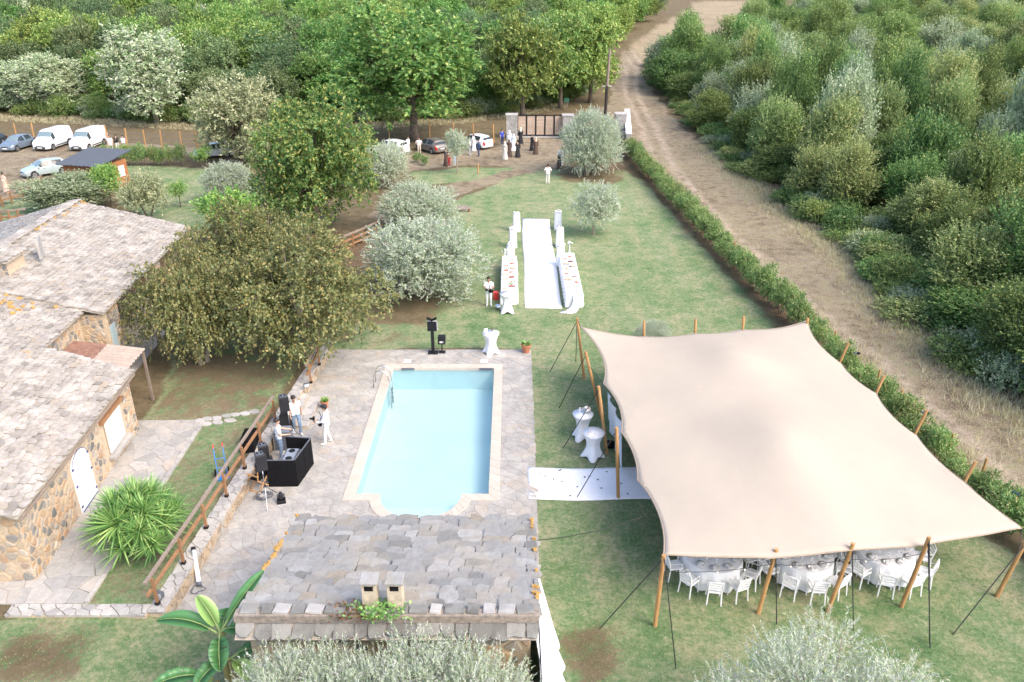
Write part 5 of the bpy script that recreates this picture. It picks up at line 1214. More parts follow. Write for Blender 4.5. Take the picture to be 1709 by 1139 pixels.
# ------------------------------------------------------------------ vegetation generators
def unit(a): return a/np.maximum(np.linalg.norm(a, axis=-1, keepdims=True), 1e-9)
def dome(rng, R, H, zb, k, rf=0.3, low=-0.45, squash=1.0, fill=0.72):
    d = unit(rng.normal(size=(k*4, 3))); d = d[d[:, 2] > low][:k]
    zc, hh = (H+zb)/2, (H-zb)/2*squash
    f = fill*(0.82+0.34*rng.random((len(d), 1)))
    c = d*f*np.array([R, R, hh]) + np.array([0, 0, zc]); r = R*rf*(0.7+0.6*rng.random(len(d)))
    ci = unit(rng.normal(size=(k//4, 3)))*np.array([R, R, hh])*0.3+np.array([0, 0, zc]); ri_ = np.full(len(ci), R*rf*1.1)
    return np.concatenate([c, ci]), np.concatenate([r, ri_])
def foliage(name, rng, cl, n_shoot, per, slen, L, W, up=0.3, out=1.0, spread=0.5, droop=0.0, along=0.7, mat=None, cull=0.6, flat_=0.8, inner=(0.45, 0.95), tip=0.0):
    c, r = cl; pr = r**2/np.sum(r**2); k = rng.choice(len(c), n_shoot, p=pr)
    d = unit(rng.normal(size=(n_shoot, 3))+np.array([0, 0, 0.25])); rad = inner[0]+(inner[1]-inner[0])*rng.random((n_shoot, 1))**0.7
    base = c[k]+d*r[k][:, None]*rad*np.array([1, 1, 0.85])
    dist = np.linalg.norm(base[:, None, :]-c[None], axis=2)/r[None]; dist[np.arange(n_shoot), k] = 9
    ok = dist.min(1) > cull; base, d, k = base[ok], d[ok], k[ok]; n = len(base)
    hi = sstep(0.55, 0.9, (base[:, 2]-c[:, 2].min())/(np.ptp(c[:, 2])+1e-6))[:, None]*tip
    sdv = unit(d*out+np.array([0, 0, 1])*(up+1.6*hi)+rng.normal(size=(n, 3))*spread*0.6); sl = (slen*(0.6+0.8*rng.random((n, 1)))*(1+0.9*hi))[:, None]
    t = (0.08+0.92*(np.arange(per)+rng.random((n, per)))/per)[..., None]
    p = base[:, None]+sdv[:, None]*t*sl; p[..., 2] -= droop*(t[..., 0]**2)*sl[..., 0]
    ld = unit(sdv[:, None]*along+rng.normal(size=(n, per, 3))*0.55)
    p = p.reshape(-1, 3); ld = ld.reshape(-1, 3); m = len(p)
    nn = rng.normal(size=(m, 3))*(1-flat_*0.5)+np.repeat(d, per, 0)*0.6+np.array([0, 0, flat_]); nn = unit(nn-ld*np.sum(nn*ld, 1, keepdims=True)); s = np.cross(ld, nn)
    LL = (L*(0.65+0.6*rng.random((m, 1)))); WW = W*(0.7+0.5*rng.random((m, 1)))
    Vv = np.stack([p, p+ld*LL*0.45+s*WW*0.5, p+ld*LL-nn*LL*0.12, p+ld*LL*0.45-s*WW*0.5], 1).reshape(-1, 3)
    me = np_mesh(name, Vv, np.arange(4*m).reshape(-1, 4)); me.materials.append(mat); return me
def skeleton(name, rng, cl, H, r0, mat, zsplit=0.3, stems=1, lean=0.0, maxn=40, thin=0.28):
    c, r = cl; mb = MB(); top = np.array([0, 0, c[:, 2].mean()])
    st = []
    for s in range(stems):
        a = 6.28*s/max(1, stems)+0.4; off = np.array([math.cos(a), math.sin(a), 0])*(0.0 if stems == 1 else r0*1.6)
        e = top+off*6+np.array([lean, 0, 0]); mid = off*2.5+np.array([lean*.4, 0, 0])+(e-off)*np.array([0.15, 0.15, 0.5])
        pts = [off+np.array([0, 0, -0.15]), off*1.2+np.array([0, 0, H*0.08]), mid, e]
        mb.tube(pts, [r0*1.35, r0, r0*.75, r0*.35], 8); st.append((off, mid, e))
    for j, i in enumerate(rng.permutation(len(c))[:maxn]):
        off, mid, e = st[j % stems]; f = 0.15+0.75*rng.random(); s = mid+(e-mid)*f*0.8; tgt = c[i]+rng.normal(size=3)*r[i]*0.2
        m1 = s*0.5+tgt*0.5+np.array([0, 0, -0.06*H*rng.random()])+rng.normal(size=3)*0.05*H*0.4
        rr0 = r0*thin*(0.7+0.6*rng.random()); mb.tube([s, m1, tgt, tgt+(tgt-s)*0.15], [rr0, rr0*.65, rr0*.35, rr0*.12], 5, cap=False)
    return mb.mesh(name, [mat], True)
# leaf colours
LV = {
 'oak': leaf('oak_leaf', [(0, (0.030, 0.068, 0.018)), (0.4, (0.068, 0.122, 0.032)), (0.8, (0.120, 0.172, 0.046)), (1, (0.20, 0.215, 0.065))], 0.4, 0.26, patch=(0.35, 0.60, (0.150, 0.185, 0.045))),
 'dark': leaf('evergreen_leaf', [(0, (0.030, 0.055, 0.024)), (0.5, (0.062, 0.095, 0.040)), (0.9, (0.105, 0.132, 0.058)), (1, (0.16, 0.16, 0.08))], 0.35, 0.28),
 'silver': leaf('silver_leaf', [(0, (0.085, 0.130, 0.062)), (0.4, (0.165, 0.215, 0.115)), (0.8, (0.235, 0.27, 0.165)), (1, (0.30, 0.31, 0.21))], 0.3, 0.10),
 'holm': leaf('dry_green_leaf', [(0, (0.06, 0.080, 0.038)), (0.4, (0.13, 0.145, 0.078)), (0.75, (0.20, 0.195, 0.11)), (1, (0.29, 0.25, 0.15))], 0.3, 0.08, patch=(0.5, 0.62, (0.08, 0.115, 0.045))),
 'linden': leaf('linden_leaf', [(0, (0.024, 0.064, 0.020)), (0.4, (0.054, 0.104, 0.028)), (0.78, (0.112, 0.142, 0.040)), (0.95, (0.20, 0.18, 0.05)), (1, (0.28, 0.21, 0.06))], 0.4, 0.05, patch=(0.55, 0.60, (0.21, 0.190, 0.055))),
 'fig': leaf('fig_leaf', [(0, (0.034, 0.048, 0.020)), (0.35, (0.070, 0.082, 0.031)), (0.7, (0.110, 0.110, 0.042)), (0.96, (0.145, 0.125, 0.05)), (1, (0.21, 0.145, 0.05))], 0.35, 0.05, patch=(0.55, 0.60, (0.105, 0.090, 0.038))),
 'olive': leaf('olive_leaf', [(0, (0.085, 0.125, 0.066)), (0.35, (0.165, 0.205, 0.122)), (0.7, (0.24, 0.275, 0.185)), (1, (0.31, 0.33, 0.24))], 0.3, 0.06, gloss=0.05),
 'fgolive': leaf('near_olive_leaf', [(0, (0.10, 0.140, 0.075)), (0.3, (0.185, 0.225, 0.140)), (0.7, (0.25, 0.285, 0.195)), (1, (0.30, 0.325, 0.24))], 0.3, 0.03, gloss=0.015),
 'scrubg': leaf('scrub_green_leaf', [(0, (0.026, 0.056, 0.018)), (0.5, (0.064, 0.105, 0.031)), (0.9, (0.122, 0.160, 0.048)), (1, (0.20, 0.20, 0.072))], 0.4, 0.24),
 'scruby': leaf('scrub_yellow_leaf', [(0, (0.050, 0.085, 0.028)), (0.5, (0.110, 0.145, 0.050)), (0.9, (0.180, 0.190, 0.078)), (1, (0.26, 0.23, 0.11))], 0.4, 0.16),
 'scrubs': leaf('scrub_grey_leaf', [(0, (0.062, 0.092, 0.048)), (0.5, (0.125, 0.160, 0.090)), (0.9, (0.195, 0.215, 0.140)), (1, (0.27, 0.26, 0.19))], 0.35, 0.12),
 'hedge': leaf('hedge_leaf', [(0, (0.036, 0.075, 0.024)), (0.5, (0.080, 0.132, 0.042)), (0.85, (0.140, 0.175, 0.060)), (0.97, (0.19, 0.19, 0.085)), (1, (0.30, 0.14, 0.07))], 0.35, 0.14),
 'lemon': leaf('bright_leaf', [(0, (0.045, 0.11, 0.026)), (0.6, (0.10, 0.18, 0.044)), (1, (0.19, 0.25, 0.07))], 0.4, 0.1),
}
PROTO = {}
def proto(key, seed, H, R, zb, k, rf, shoots, per, slen, L, W, mat, r0=0.2, stems=1, barkm=None, up=0.3, out=1.0, spread=0.5, droop=0.0, along=0.7, squash=1.0, low=-0.45, fill=0.72, cull=0.6, inner=(0.45, 0.95), extra=None, tip=0.0):
    rng = np.random.default_rng(seed); cl = dome(rng, R, H, zb, k, rf, low, squash, fill)
    if extra is not None: cl = extra(rng, cl)
    cr = foliage(key+'_crown', rng, cl, shoots, per, slen, L, W, up, out, spread, droop, along, LV[mat], cull, inner=inner, tip=tip)
    tr_ = skeleton(key+'_trunk', rng, cl, H, r0, barkm or bark, stems=stems)
    PROTO[key] = (tr_, cr, H, R)
def tall(rng, cl):
    """uneven upright outline: some clumps pushed up"""
    c, r = cl; c = c.copy(); j = rng.random(len(c)) < 0.35; c[j, 2] += r[j]*(0.5+0.9*rng.random(j.sum())); c[:, :2] += rng.normal(size=(len(c), 2))*r[:, None]*0.35; return c, r*(0.62+0.55*rng.random(len(r)))
for i, s in enumerate((11, 12, 13)): proto('oak%d' % i, s, 11, 4.4, 0.5, 52, 0.25, 2600, 10, 0.9, 0.33, 0.21, 'oak', 0.30, low=-0.85, up=0.2, spread=0.8, extra=tall)
for i, s in enumerate((21, 22, 23)): proto('dark%d' % i, s, 9, 3.6, 0.2, 46, 0.24, 2100, 10, 0.8, 0.27, 0.15, 'dark', 0.24, low=-0.9, barkm=bark_pale, stems=2 if i else 1, up=0.3, spread=0.8, extra=tall)
for i, s in enumerate((31, 32)): proto('silver%d' % i, s, 11, 3.5, -0.3, 50, 0.25, 2400, 11, 0.9, 0.28, 0.16, 'silver', 0.22, low=-0.95, barkm=bark_pale, up=0.4, spread=0.8, extra=tall)
proto('holm', 41, 7.5, 3.6, -0.2, 50, 0.25, 2500, 11, 0.65, 0.23, 0.12, 'holm', 0.25, low=-0.95, up=0.2, spread=0.8, extra=tall)
proto('linden', 42, 10, 4.8, -0.3, 80, 0.20, 4200, 12, 0.7, 0.22, 0.15, 'linden', 0.32, low=-0.97, up=0.1, spread=0.7, droop=0.35, extra=tall)
for i, s in enumerate((51, 52)): proto('fig%d' % i, s, 4.8, 4.2, 0.5, 60, 0.21, 4200, 12, 0.6, 0.17, 0.105, 'fig', 0.20, tip=0.0, stems=3, barkm=bark_pale, up=0.1, spread=0.8, droop=0.55, low=-0.45, extra=tall)
for i, s in enumerate((61, 62, 63)): proto('olive%d' % i, s, 4.2, 2.6, -0.1, 56, 0.23, 4700, 19, 0.55, 0.11, 0.044, 'olive', 0.17, low=-0.85, stems=2 if i == 1 else 1, barkm=bark_pale, up=0.55, spread=0.6, along=1.1, inner=(0.4, 0.9))
SC = [('scrubg', 4), ('scrubs', 3), ('scruby', 3)]
k = 70
for kind, n in SC:
    for i in range(n):
        tallness = (1.0, 1.25, 0.85, 1.1, 0.95)[i]
        proto('%s%d' % (kind, i), k, 6.0*tallness, 2.7, -0.1, 54, 0.23, 3300, 11, 0.75, 0.175, 0.115, kind, 0.09, low=-0.9, tip=0.6, stems=3, barkm=bark_pale, up=0.55, spread=0.6, along=0.9, extra=tall); k += 1
for i, (kd, s) in enumerate((('scrubg', 91), ('scruby', 92), ('scrubs', 93), ('scrubg', 94))): proto('bush%d' % i, s, 1.9, 1.7, -0.2, 20, 0.34, 950, 8, 0.45, 0.17, 0.085, kd, 0.04, stems=3, up=0.6, spread=0.8, low=-0.1)
for i, s in enumerate((101, 102, 103)): proto('hedge%d' % i, s, 1.25, 0.62, 0.0, 12, 0.42, 420, 8, 0.26, 0.11, 0.048, 'hedge', 0.03, stems=2, up=0.9, spread=0.6, low=-0.6, extra=tall)
proto('small_green', 111, 2.6, 1.0, 0.7, 16, 0.34, 600, 9, 0.35, 0.16, 0.085, 'lemon', 0.05, up=0.5, spread=0.8)
proto('young_olive', 114, 3.4, 1.15, 1.2, 16, 0.32, 900, 14, 0.4, 0.13, 0.045, 'olive', 0.06, up=0.4, spread=0.7, along=1.1, barkm=bark_pale)
proto('small_olive', 115, 3.6, 1.55, 0.5, 26, 0.30, 1700, 16, 0.42, 0.11, 0.042, 'olive', 0.08, up=0.5, spread=0.7, along=1.1, low=-0.8, barkm=bark_pale)
proto('laurel', 112, 2.8, 1.5, 0.4, 22, 0.3, 900, 9, 0.45, 0.20, 0.07, 'holm', 0.07, stems=2, up=0.8, spread=0.5, along=1.1)
proto('spindly', 113, 2.4, 0.9, 0.5, 9, 0.3, 260, 8, 0.4, 0.14, 0.06, 'lemon', 0.05, up=0.3, spread=1.0)

SPOTS = []
def tree(name, key, label, cat, loc, H=None, R=None, rz=None, group=None, sx=1.0):
    tr_, cr, h0, r0 = PROTO[key]
    t = thing(name, label, cat, loc, random.random()*6.28 if rz is None else rz, group)
    sr = (R/r0) if R else (H/h0 if H else 1.0); szz = (H/h0) if H else sr
    t.scale = (sr*sx, sr, szz)
    link('trunk', tr_, None, t); link('crown', cr, None, t); SPOTS.append((loc[0], loc[1], (R or r0*sr)))
    return t
def tree_px(name, key, label, cx, ybase, ytop, wpx, cat='tree', rz=None, group=None, dY=0.0):
    """a tree by the photo pixels of its foot, its top and its width"""
    b_ = G(cx, ybase); b_ = Vector((b_.x, b_.y+dY, hz(b_.x, b_.y+dY))); H = top_at(ytop, b_.y)-b_.z
    mid = Vector((b_.x, b_.y, b_.z+H/2)); return tree(name, key, label, cat, (b_.x, b_.y, b_.z-0.05), max(H*0.94, 0.5), wpx*mpp(mid)/2*0.92, rz, group)
T = tree_px
# individual trees of the garden
T('oak_tree', 'oak0', 'large spreading green oak behind the parked hatchback', 692, 235, 5, 245)
T('oak_tree', 'oak1', 'slender green oak on a bare trunk left of the gate', 872, 196, 15, 130)
T('oak_tree', 'oak2', 'tall green oak behind the wooden gate', 935, 182, 5, 125)
T('oak_tree', 'oak1', 'green oak between the gate and the utility pole', 985, 172, 0, 110)
T('silver_poplar', 'silver0', 'tall silvery tree behind the white vans, right of them', 262, 207, 22, 150)
T('silver_poplar', 'silver1', 'silvery tree behind the parked vans, left of the tallest one', 95, 188, 88, 120)
T('silver_poplar', 'silver1', 'small silvery tree at the left picture edge above the cars', 22, 186, 100, 80)
T('holm_oak', 'holm', 'dry greyish green holm oak left of the big yellowing linden', 405, 272, 112, 165)
T('linden_tree', 'linden', 'big linden with yellowing leaves in the middle of the garden', 530, 388, 138, 232)
T('olive_tree', 'olive0', 'olive tree touching the right side of the big linden', 640, 312, 232, 95)
T('olive_bush', 'olive1', 'low grey olive bush left of the big linden', 385, 336, 268, 100, 'bush')
T('olive_tree', 'olive2', 'pale olive tree just behind the large olive by the lawn', 702, 385, 303, 150)
T('olive_tree', 'olive0', 'large pale olive tree on the lawn left of the aisle', 714, 492, 364, 225)
T('olive_tree', 'olive1', 'round olive tree in front of the gate on the lawn', 985, 292, 180, 118)
T('olive_tree', 'small_olive', 'small olive tree on the lawn right of the aisle', 990, 392, 298, 84)
T('olive_tree', 'young_olive', 'young olive tree by the gravel drive left of the guests', 763, 290, 217, 42)
T('olive_tree', 'olive2', 'little olive bush just behind the far edge of the tent', 1088, 582, 535, 66, 'bush')
T('fig_tree', 'fig0', 'broad bronze leaved tree in front of the farmhouse, nearest the pool', 512, 590, 412, 310, rz=0.4)
T('fig_tree', 'fig1', 'broad bronze leaved tree standing against the farmhouse porch', 338, 605, 440, 205, rz=2.2)
T('fig_tree', 'fig0', 'bronze leaved tree behind the other two, near the wooden railing', 425, 490, 362, 195, rz=4.0)
T('shrub', 'small_green', 'yellow green shrub rising behind the bronze leaved trees', 388, 415, 316, 95, 'shrub')
T('laurel_shrub', 'laurel', 'olive brown upright shrub on the lawn behind the farmhouse roof', 250, 366, 292, 80, 'shrub')
T('lemon_tree', 'spindly', 'small bright green tree right of the brown shrub', 302, 346, 296, 38, 'tree')
T('young_tree', 'small_green', 'thin young tree beside the wooden shed', 187, 345, 272, 48)
T('olive_bush', 'scrubs1', 'wide pale grey bush behind the farmhouse ridge', 118, 350, 287, 150, 'bush')
T('young_tree', 'spindly', 'leaning young tree at the end of the row of shrubs', 338, 282, 240, 36)
for i, px in enumerate((165, 180, 196, 212, 228, 240, 258, 270, 283, 304)):
    T('garden_shrub', 'hedge%d' % (i % 3), 'small dark shrub in the row edging the back lawn', px, 277, 243+random.random()*6, 20, 'shrub', group='row of shrubs on the back lawn')
for px, py in ((697, 272), (710, 276)): T('garden_shrub', 'hedge1', 'little shrub beside the gravel drive, %s of two' % ('left' if px < 700 else 'right'), px, py, py-16, 16, 'shrub')
# hedge along the track
y = 84.5; i = 0
while y > 12:
    x = hedge_x(y)+random.uniform(-.12, .12); far = y > 38
    H = random.uniform(1.05, 1.65) if far else random.uniform(0.8, 1.4)
    tree('hedge_shrub', 'hedge%d' % (i % 3), 'leafy green shrub in the long hedge, stretch %s' % ('by the gate wall' if y > 68 else ('beside the aisle lawn' if y > 38 else 'behind the tent' if y > 22 else 'at the right tent corner')), 'hedge', (x, y, hz(x, y)), H, random.uniform(.5, .68) if far else random.uniform(.42, .62), group='shrubs of the long hedge'); i += 1
    y -= random.uniform(0.66, 1.0)
SPOTS.clear()

# woods behind the fence, left
FRONT = gp((-200, 192), (0, 192), (150, 198), (300, 205), (450, 212), (600, 206), (760, 198), (850, 188), (940, 172), (1000, 150), (1022, 122))
def front_y(x): return float(np.interp(x, [p[0] for p in FRONT], [p[1] for p in FRONT]))
EDGE = gp((1000, 160), (1022, 122), (1030, 95), (1075, 45), (1140, 4))
def left_max(y): return float(np.interp(y, [p[1] for p in EDGE], [p[0] for p in EDGE]))
named = [(o.location.x, o.location.y) for o in C.objects if o.parent is None and o.get('category') == 'tree' and o.location.y > 85]
pts = list(named); rng_ = random.Random(77)
row_y = 0.0; WOODS = []
for tries in range(9000):
    y = rng_.uniform(96, 235); x = rng_.uniform(-130, 60)
    if y < front_y(x)+2.0 or x > left_max(y)-2.5 or not in_view(x, y, 1.05): continue
    dmin = 4.6 if y < 135 else 6.4
    if any((x-a)**2+(y-b_)**2 < dmin*dmin for a, b_ in pts): continue
    pts.append((x, y)); WOODS.append((x, y))
def wood_label(kind, x, y):
    side = 'far left' if x < -45 else ('left' if x < -15 else 'middle')
    depth = 'at the front edge of' if y < front_y(x)+9 else ('deep in' if y > front_y(x)+45 else 'inside')
    return '%s %s the dense wood, %s part' % (kind, depth, side)
for x, y in WOODS:
    u_ = rng_.random(); d = y-front_y(x)
    px = CX+F*x/(y*math.cos(TH)+CAMH*math.sin(TH))
    pd = 0.35 if px > 520 else 0.62
    if u_ < pd: key, kd, H, R = 'dark%d' % rng_.randrange(3), 'dark evergreen tree', rng_.uniform(7.5, 11), rng_.uniform(3.0, 4.2)
    elif u_ < 0.93: key, kd, H, R = 'oak%d' % rng_.randrange(3), 'leafy green tree', rng_.uniform(8.5, 12), rng_.uniform(3.2, 4.6)
    else: key, kd, H, R = 'silver%d' % rng_.randrange(2), 'silvery tree', rng_.uniform(7, 10), rng_.uniform(2.6, 3.4)
    if d < 6: H *= 0.78
    if x > left_max(y)-9: H *= 0.75
    tree({'d': 'evergreen_tree', 'l': 'oak_tree', 's': 'silver_poplar'}[kd[0]], key, wood_label(kd, x, y), 'tree', (x, y, hz(x, y)-.1), H, R, group='trees of the dense wood')
for tries in range(150):
    x = rng_.uniform(-85, 12); y = front_y(x)+rng_.uniform(-0.6, 3.2)
    if not in_view(x, y, 1.03) or (-9 < x < 9 and y < 99): continue
    tree('undergrowth_bush', 'bush%d' % rng_.randrange(4), 'low bush at the foot of the dense wood, %s' % ('left of the vans' if x < -58 else ('behind the vans' if x < -38 else ('left of the big oak' if x < -14 else 'between big oak and gate'))), 'bush', (x, y, hz(x, y)-.15), rng_.uniform(.9, 2.4), rng_.uniform(1.0, 2.0), group='bushes at the foot of the wood')

# thicket right of the track
RB = gp((1130, 30), (1100, 70), (1072, 100), (1080, 135), (1125, 198), (1185, 252), (1245, 300), (1300, 350), (1425, 440), (1505, 540), (1595, 620), (1745, 720)) + [Vector((21.2, 12))]
RB = [(p[0], p[1]) for p in RB]; RBs = sorted(RB, key=lambda p: p[1])
def right_min(y): return float(np.interp(y, [p[1] for p in RBs], [p[0] for p in RBs]))
pts = []; THICK = []; rr = random.Random(5)
for tries in range(22000):
    y = rr.uniform(24, 245); x = rr.uniform(18, 150)
    off = 2.6 if y < 60 else 3.0
    if x < right_min(y)+off or not in_view(x, y, 1.06): continue
    if poly_sd(np.array([x]), np.array([y]), FIELD)[0] > -2 or y > 165+1.1*max(0, x-30): continue
    dmin = 2.9 if y < 70 else (3.6 if y < 115 else 5.6)
    if any((x-a)**2+(y-b_)**2 < dmin*dmin for a, b_ in pts): continue
    # the open bramble patch beside the track
    if 44 < y < 60 and x < right_min(y)+8.5 and rr.random() < 0.9: continue
    pts.append((x, y)); THICK.append((x, y))
THICK = sorted(THICK, key=lambda p: p[1])[:300]
for x, y in THICK:
    u_ = rr.random(); kind = 'scrubg' if u_ < 0.60 else ('scrubs' if u_ < 0.78 else 'scruby')
    n = dict(SC)[kind]; H = rr.choice((rr.uniform(3.8, 6.0), rr.uniform(6.5, 9.5))) if y > 62 else rr.uniform(3.2, 7.0); edge = x-right_min(y)
    if edge < 4.5: H *= 0.75
    word = {'scrubg': 'green', 'scrubs': 'grey green', 'scruby': 'yellowish'}[kind]
    where = 'beside the dirt track' if edge < 6 else ('in the middle of the thicket' if edge < 22 else 'deep in the thicket')
    near = 'near' if y < 60 else ('far' if y > 110 else 'middle')
    tree('thicket_tree', '%s%d' % (kind, rr.randrange(n)), '%s bushy tree %s right of the track, %s stretch' % (word, where, near), 'tree', (x, y, hz(x, y)-.1), H, rr.uniform(1.7, 2.6) if y < 60 else (rr.uniform(1.9, 3.0) if y < 115 else rr.uniform(2.8, 4.0)), group='trees of the thicket')
for tries in range(230):
    y = rr.uniform(20, 150) if tries > 60 else rr.uniform(42, 62); x = right_min(y)+(rr.uniform(0.7, 3.6) if tries > 60 else rr.uniform(.8, 9.5))
    if not in_view(x, y, 1.03): continue
    if y > 84 and x-right_min(y) < 1.4: continue
    bk_ = rr.choice((0, 0, 1, 2, 3))
    tree('bramble_bush', 'bush%d' % bk_, 'low %s bramble bush on the %s verge right of the track' % (('green', 'yellowish', 'grey green', 'dark green')[bk_], 'near' if y < 40 else ('middle' if y < 70 else 'far')), 'bush', (x, y, hz(x, y)-.2), rr.uniform(.7, 1.6), rr.uniform(.9, 1.9), group='brambles along the track')
T('bush', 'bush3', 'dark green bush where the track bends', 1105, 148, 102, 70, 'bush'); T('bush', 'bush0', 'dark green bush right of the bend in the track', 1150, 155, 110, 80, 'bush')
# dry grass tufts: nobody could count them
def tufts(name, spots, blades, h, w, mat, rng):
    n = len(spots); S = np.repeat(np.array(spots), blades, 0); m = len(S)
    a = rng.random(m)*6.283; off = rng.normal(size=(m, 2))*0.10; lean = rng.normal(size=(m, 2))*0.35*h
    hh = h*(0.5+0.8*rng.random(m)); z = S[:, 2]; b0 = np.stack([S[:, 0]+off[:, 0], S[:, 1]+off[:, 1], z-.02], -1); dx = np.stack([np.cos(a)*w, np.sin(a)*w, np.zeros(m)], -1)
    tipv = b0+np.concatenate([lean, hh[:, None]], 1); Vv = np.stack([b0-dx, b0+dx, tipv], 1).reshape(-1, 3)
    me = np_mesh(name, Vv, np.arange(3*m).reshape(-1, 3)); me.materials.append(mat); return tag(link(name, me), kind='stuff')
straw = leaf('straw_blade', [(0, (0.16, 0.13, 0.07)), (0.6, (0.27, 0.215, 0.125)), (1, (0.38, 0.31, 0.19))], 0.3, 0.0)
blade = leaf('grass_blade', [(0, (0.05, 0.085, 0.022)), (0.5, (0.10, 0.135, 0.042)), (0.85, (0.17, 0.18, 0.075)), (1, (0.28, 0.24, 0.13))], 0.3, 0.0)
sp = []; rng2 = np.random.default_rng(3)
for _ in range(5200):
    y = 20+rng2.random()**1.6*110; x = right_min(y)+rng2.normal()*0.9-0.1
    if y > 88: continue
    sp.append((x, y, hz(x, y)))
for _ in range(1800):
    y = 14+rng2.random()*72; x = hedge_x(y)+0.9+abs(rng2.normal())*0.7; sp.append((x, y, hz(x, y)))
for _ in range(2600):
    x = rng2.uniform(-85, 8); y = front_y(x)-rng2.random()*4.5; sp.append((x, y, hz(x, y)))
tufts('dry_grass', sp, 9, 0.34, 0.012, straw, rng2)
sp = []
for _ in range(9000):
    y = 16+rng2.random()**1.4*75; x = hedge_x(y)+0.8+rng2.random()*max(.5, right_min(y)-hedge_x(y)-.8); sp.append((x, y, hz(x, y)))
sp = [p for p, d in zip(sp, line_sd(np.array([p[0] for p in sp]), np.array([p[1] for p in sp]), RUTL)) if abs(abs(d)-.85) > .35]
tufts('track_grass', sp, 8, 0.10, 0.010, straw, rng2)
sp = []
for _ in range(26000):
    y = 12+rng2.random()**1.5*40; x = rng2.uniform(1.2, 16.5) if rng2.random() < .8 else rng2.uniform(-16, -7.2)
    if x < 0 and (y > 17.2): continue
    if x > hedge_x(y)-.6: continue
    if 0.5 < x < 7.3 and 23.3 < y < 25.6: continue
    if 0.6 < x < 3.0 and 41.3 < y: continue
    sp.append((x, y, hz(x, y)))
tufts('lawn_grass', sp, 7, 0.065, 0.009, blade, rng2)

# foreground olives, fine sprays of narrow leaves
rng3 = np.random.default_rng(201); cl = dome(rng3, 2.6, 4.0, 0.6, 60, 0.22, -0.2)
NEAR_CR = foliage('near_olive_crown', rng3, cl, 6200, 28, 0.55, 0.08, 0.021, 0.75, 1.0, 0.55, 0.0, 1.1, LV['fgolive'], 0.55, inner=(0.3, 0.85))
NEAR_TR = skeleton('near_olive_trunk', rng3, cl, 4.0, 0.16, bark_pale, maxn=60)
PROTO['near_olive'] = (NEAR_TR, NEAR_CR, 4.0, 2.6)
def near_olive(x, y, H, R, rz, label): tree('olive_tree', 'near_olive', label, 'tree', (x, y, 0), H, R, rz)
near_olive(-1.6, 11.45, 4.3, 2.3, 0.3, 'silvery olive tree at the bottom edge in front of the pool hut, right one')
near_olive(-4.25, 11.5, 4.15, 2.05, 2.1, 'silvery olive tree at the bottom edge in front of the pool hut, left one')
near_olive(6.6, 11.6, 4.0, 2.75, 4.0, 'silvery olive tree at the bottom edge in front of the tent')

# yucca
yl = leaf('yucca_leaf', [(0, (0.028, 0.070, 0.018)), (0.5, (0.070, 0.135, 0.034)), (1, (0.16, 0.22, 0.075))], 0.25, 0.05, gloss=0.04)
def rosette(rng, n=96, L=0.92, W=0.050):
    Vv = []; Qq = []
    for k in range(n):
        a = k*2.39996+rng.normal()*.1; e = 1.35-1.75*(k/n)+rng.normal()*.08; l = L*(0.75+.35*rng.random())
        d = np.array([math.cos(a)*math.cos(e), math.sin(a)*math.cos(e), math.sin(e)]); s = np.array([-math.sin(a), math.cos(a), 0]); nrm = np.cross(d, s)
        for j, (t, w) in enumerate(((0.04, .55), (0.35, 1.0), (0.7, .75), (1.0, 0.03))):
            p = d*l*t+np.array([0, 0, -0.18*l*t*t]); fold = nrm*W*0.25*w
            Vv += [p-s*W*w/2, p-fold*(-1), p+s*W*w/2]
        b0 = len(Vv)-12
        for j in range(3):
            for q in range(2): Qq.append((b0+j*3+q, b0+j*3+q+1, b0+(j+1)*3+q+1, b0+(j+1)*3+q))
    me = np_mesh('rosette', np.array(Vv), np.array(Qq)); me.materials.append(yl); return me
ro = [rosette(np.random.default_rng(300+i)) for i in range(3)]
q = P(243, 905, 1.2); yb = Vector((-11.75, 20.4, TERR))
yu = thing('yucca_plant', 'big clump of spiky green yucca beside the railing', 'yucca', yb)
rr = random.Random(14)
heads = []
for k in range(20):
    a = k*2.39996; d = 1.10*math.sqrt((k+.5)/20); heads.append((d*math.cos(a)+rr.uniform(-.1, .1), d*1.1*math.sin(a)+rr.uniform(-.1, .1), 1.75-1.15*(d/1.10)**1.8+rr.uniform(-.18, .18)))
for i, (x, y, z) in enumerate(heads):
    MB().tube([(x*.35, y*.35, -.05), (x*.7, y*.7, z*.5), (x, y, z)], [.07, .06, .055], 7).build('stem', bark_pale, yu)
    o = link('rosette', ro[i % 3], None, yu, (x, y, z), (rr.uniform(-.25, .25)-y*.25, rr.uniform(-.25, .25)+x*.25, rr.random()*6)); s = rr.uniform(.85, 1.15); o.scale = (s, s, s)
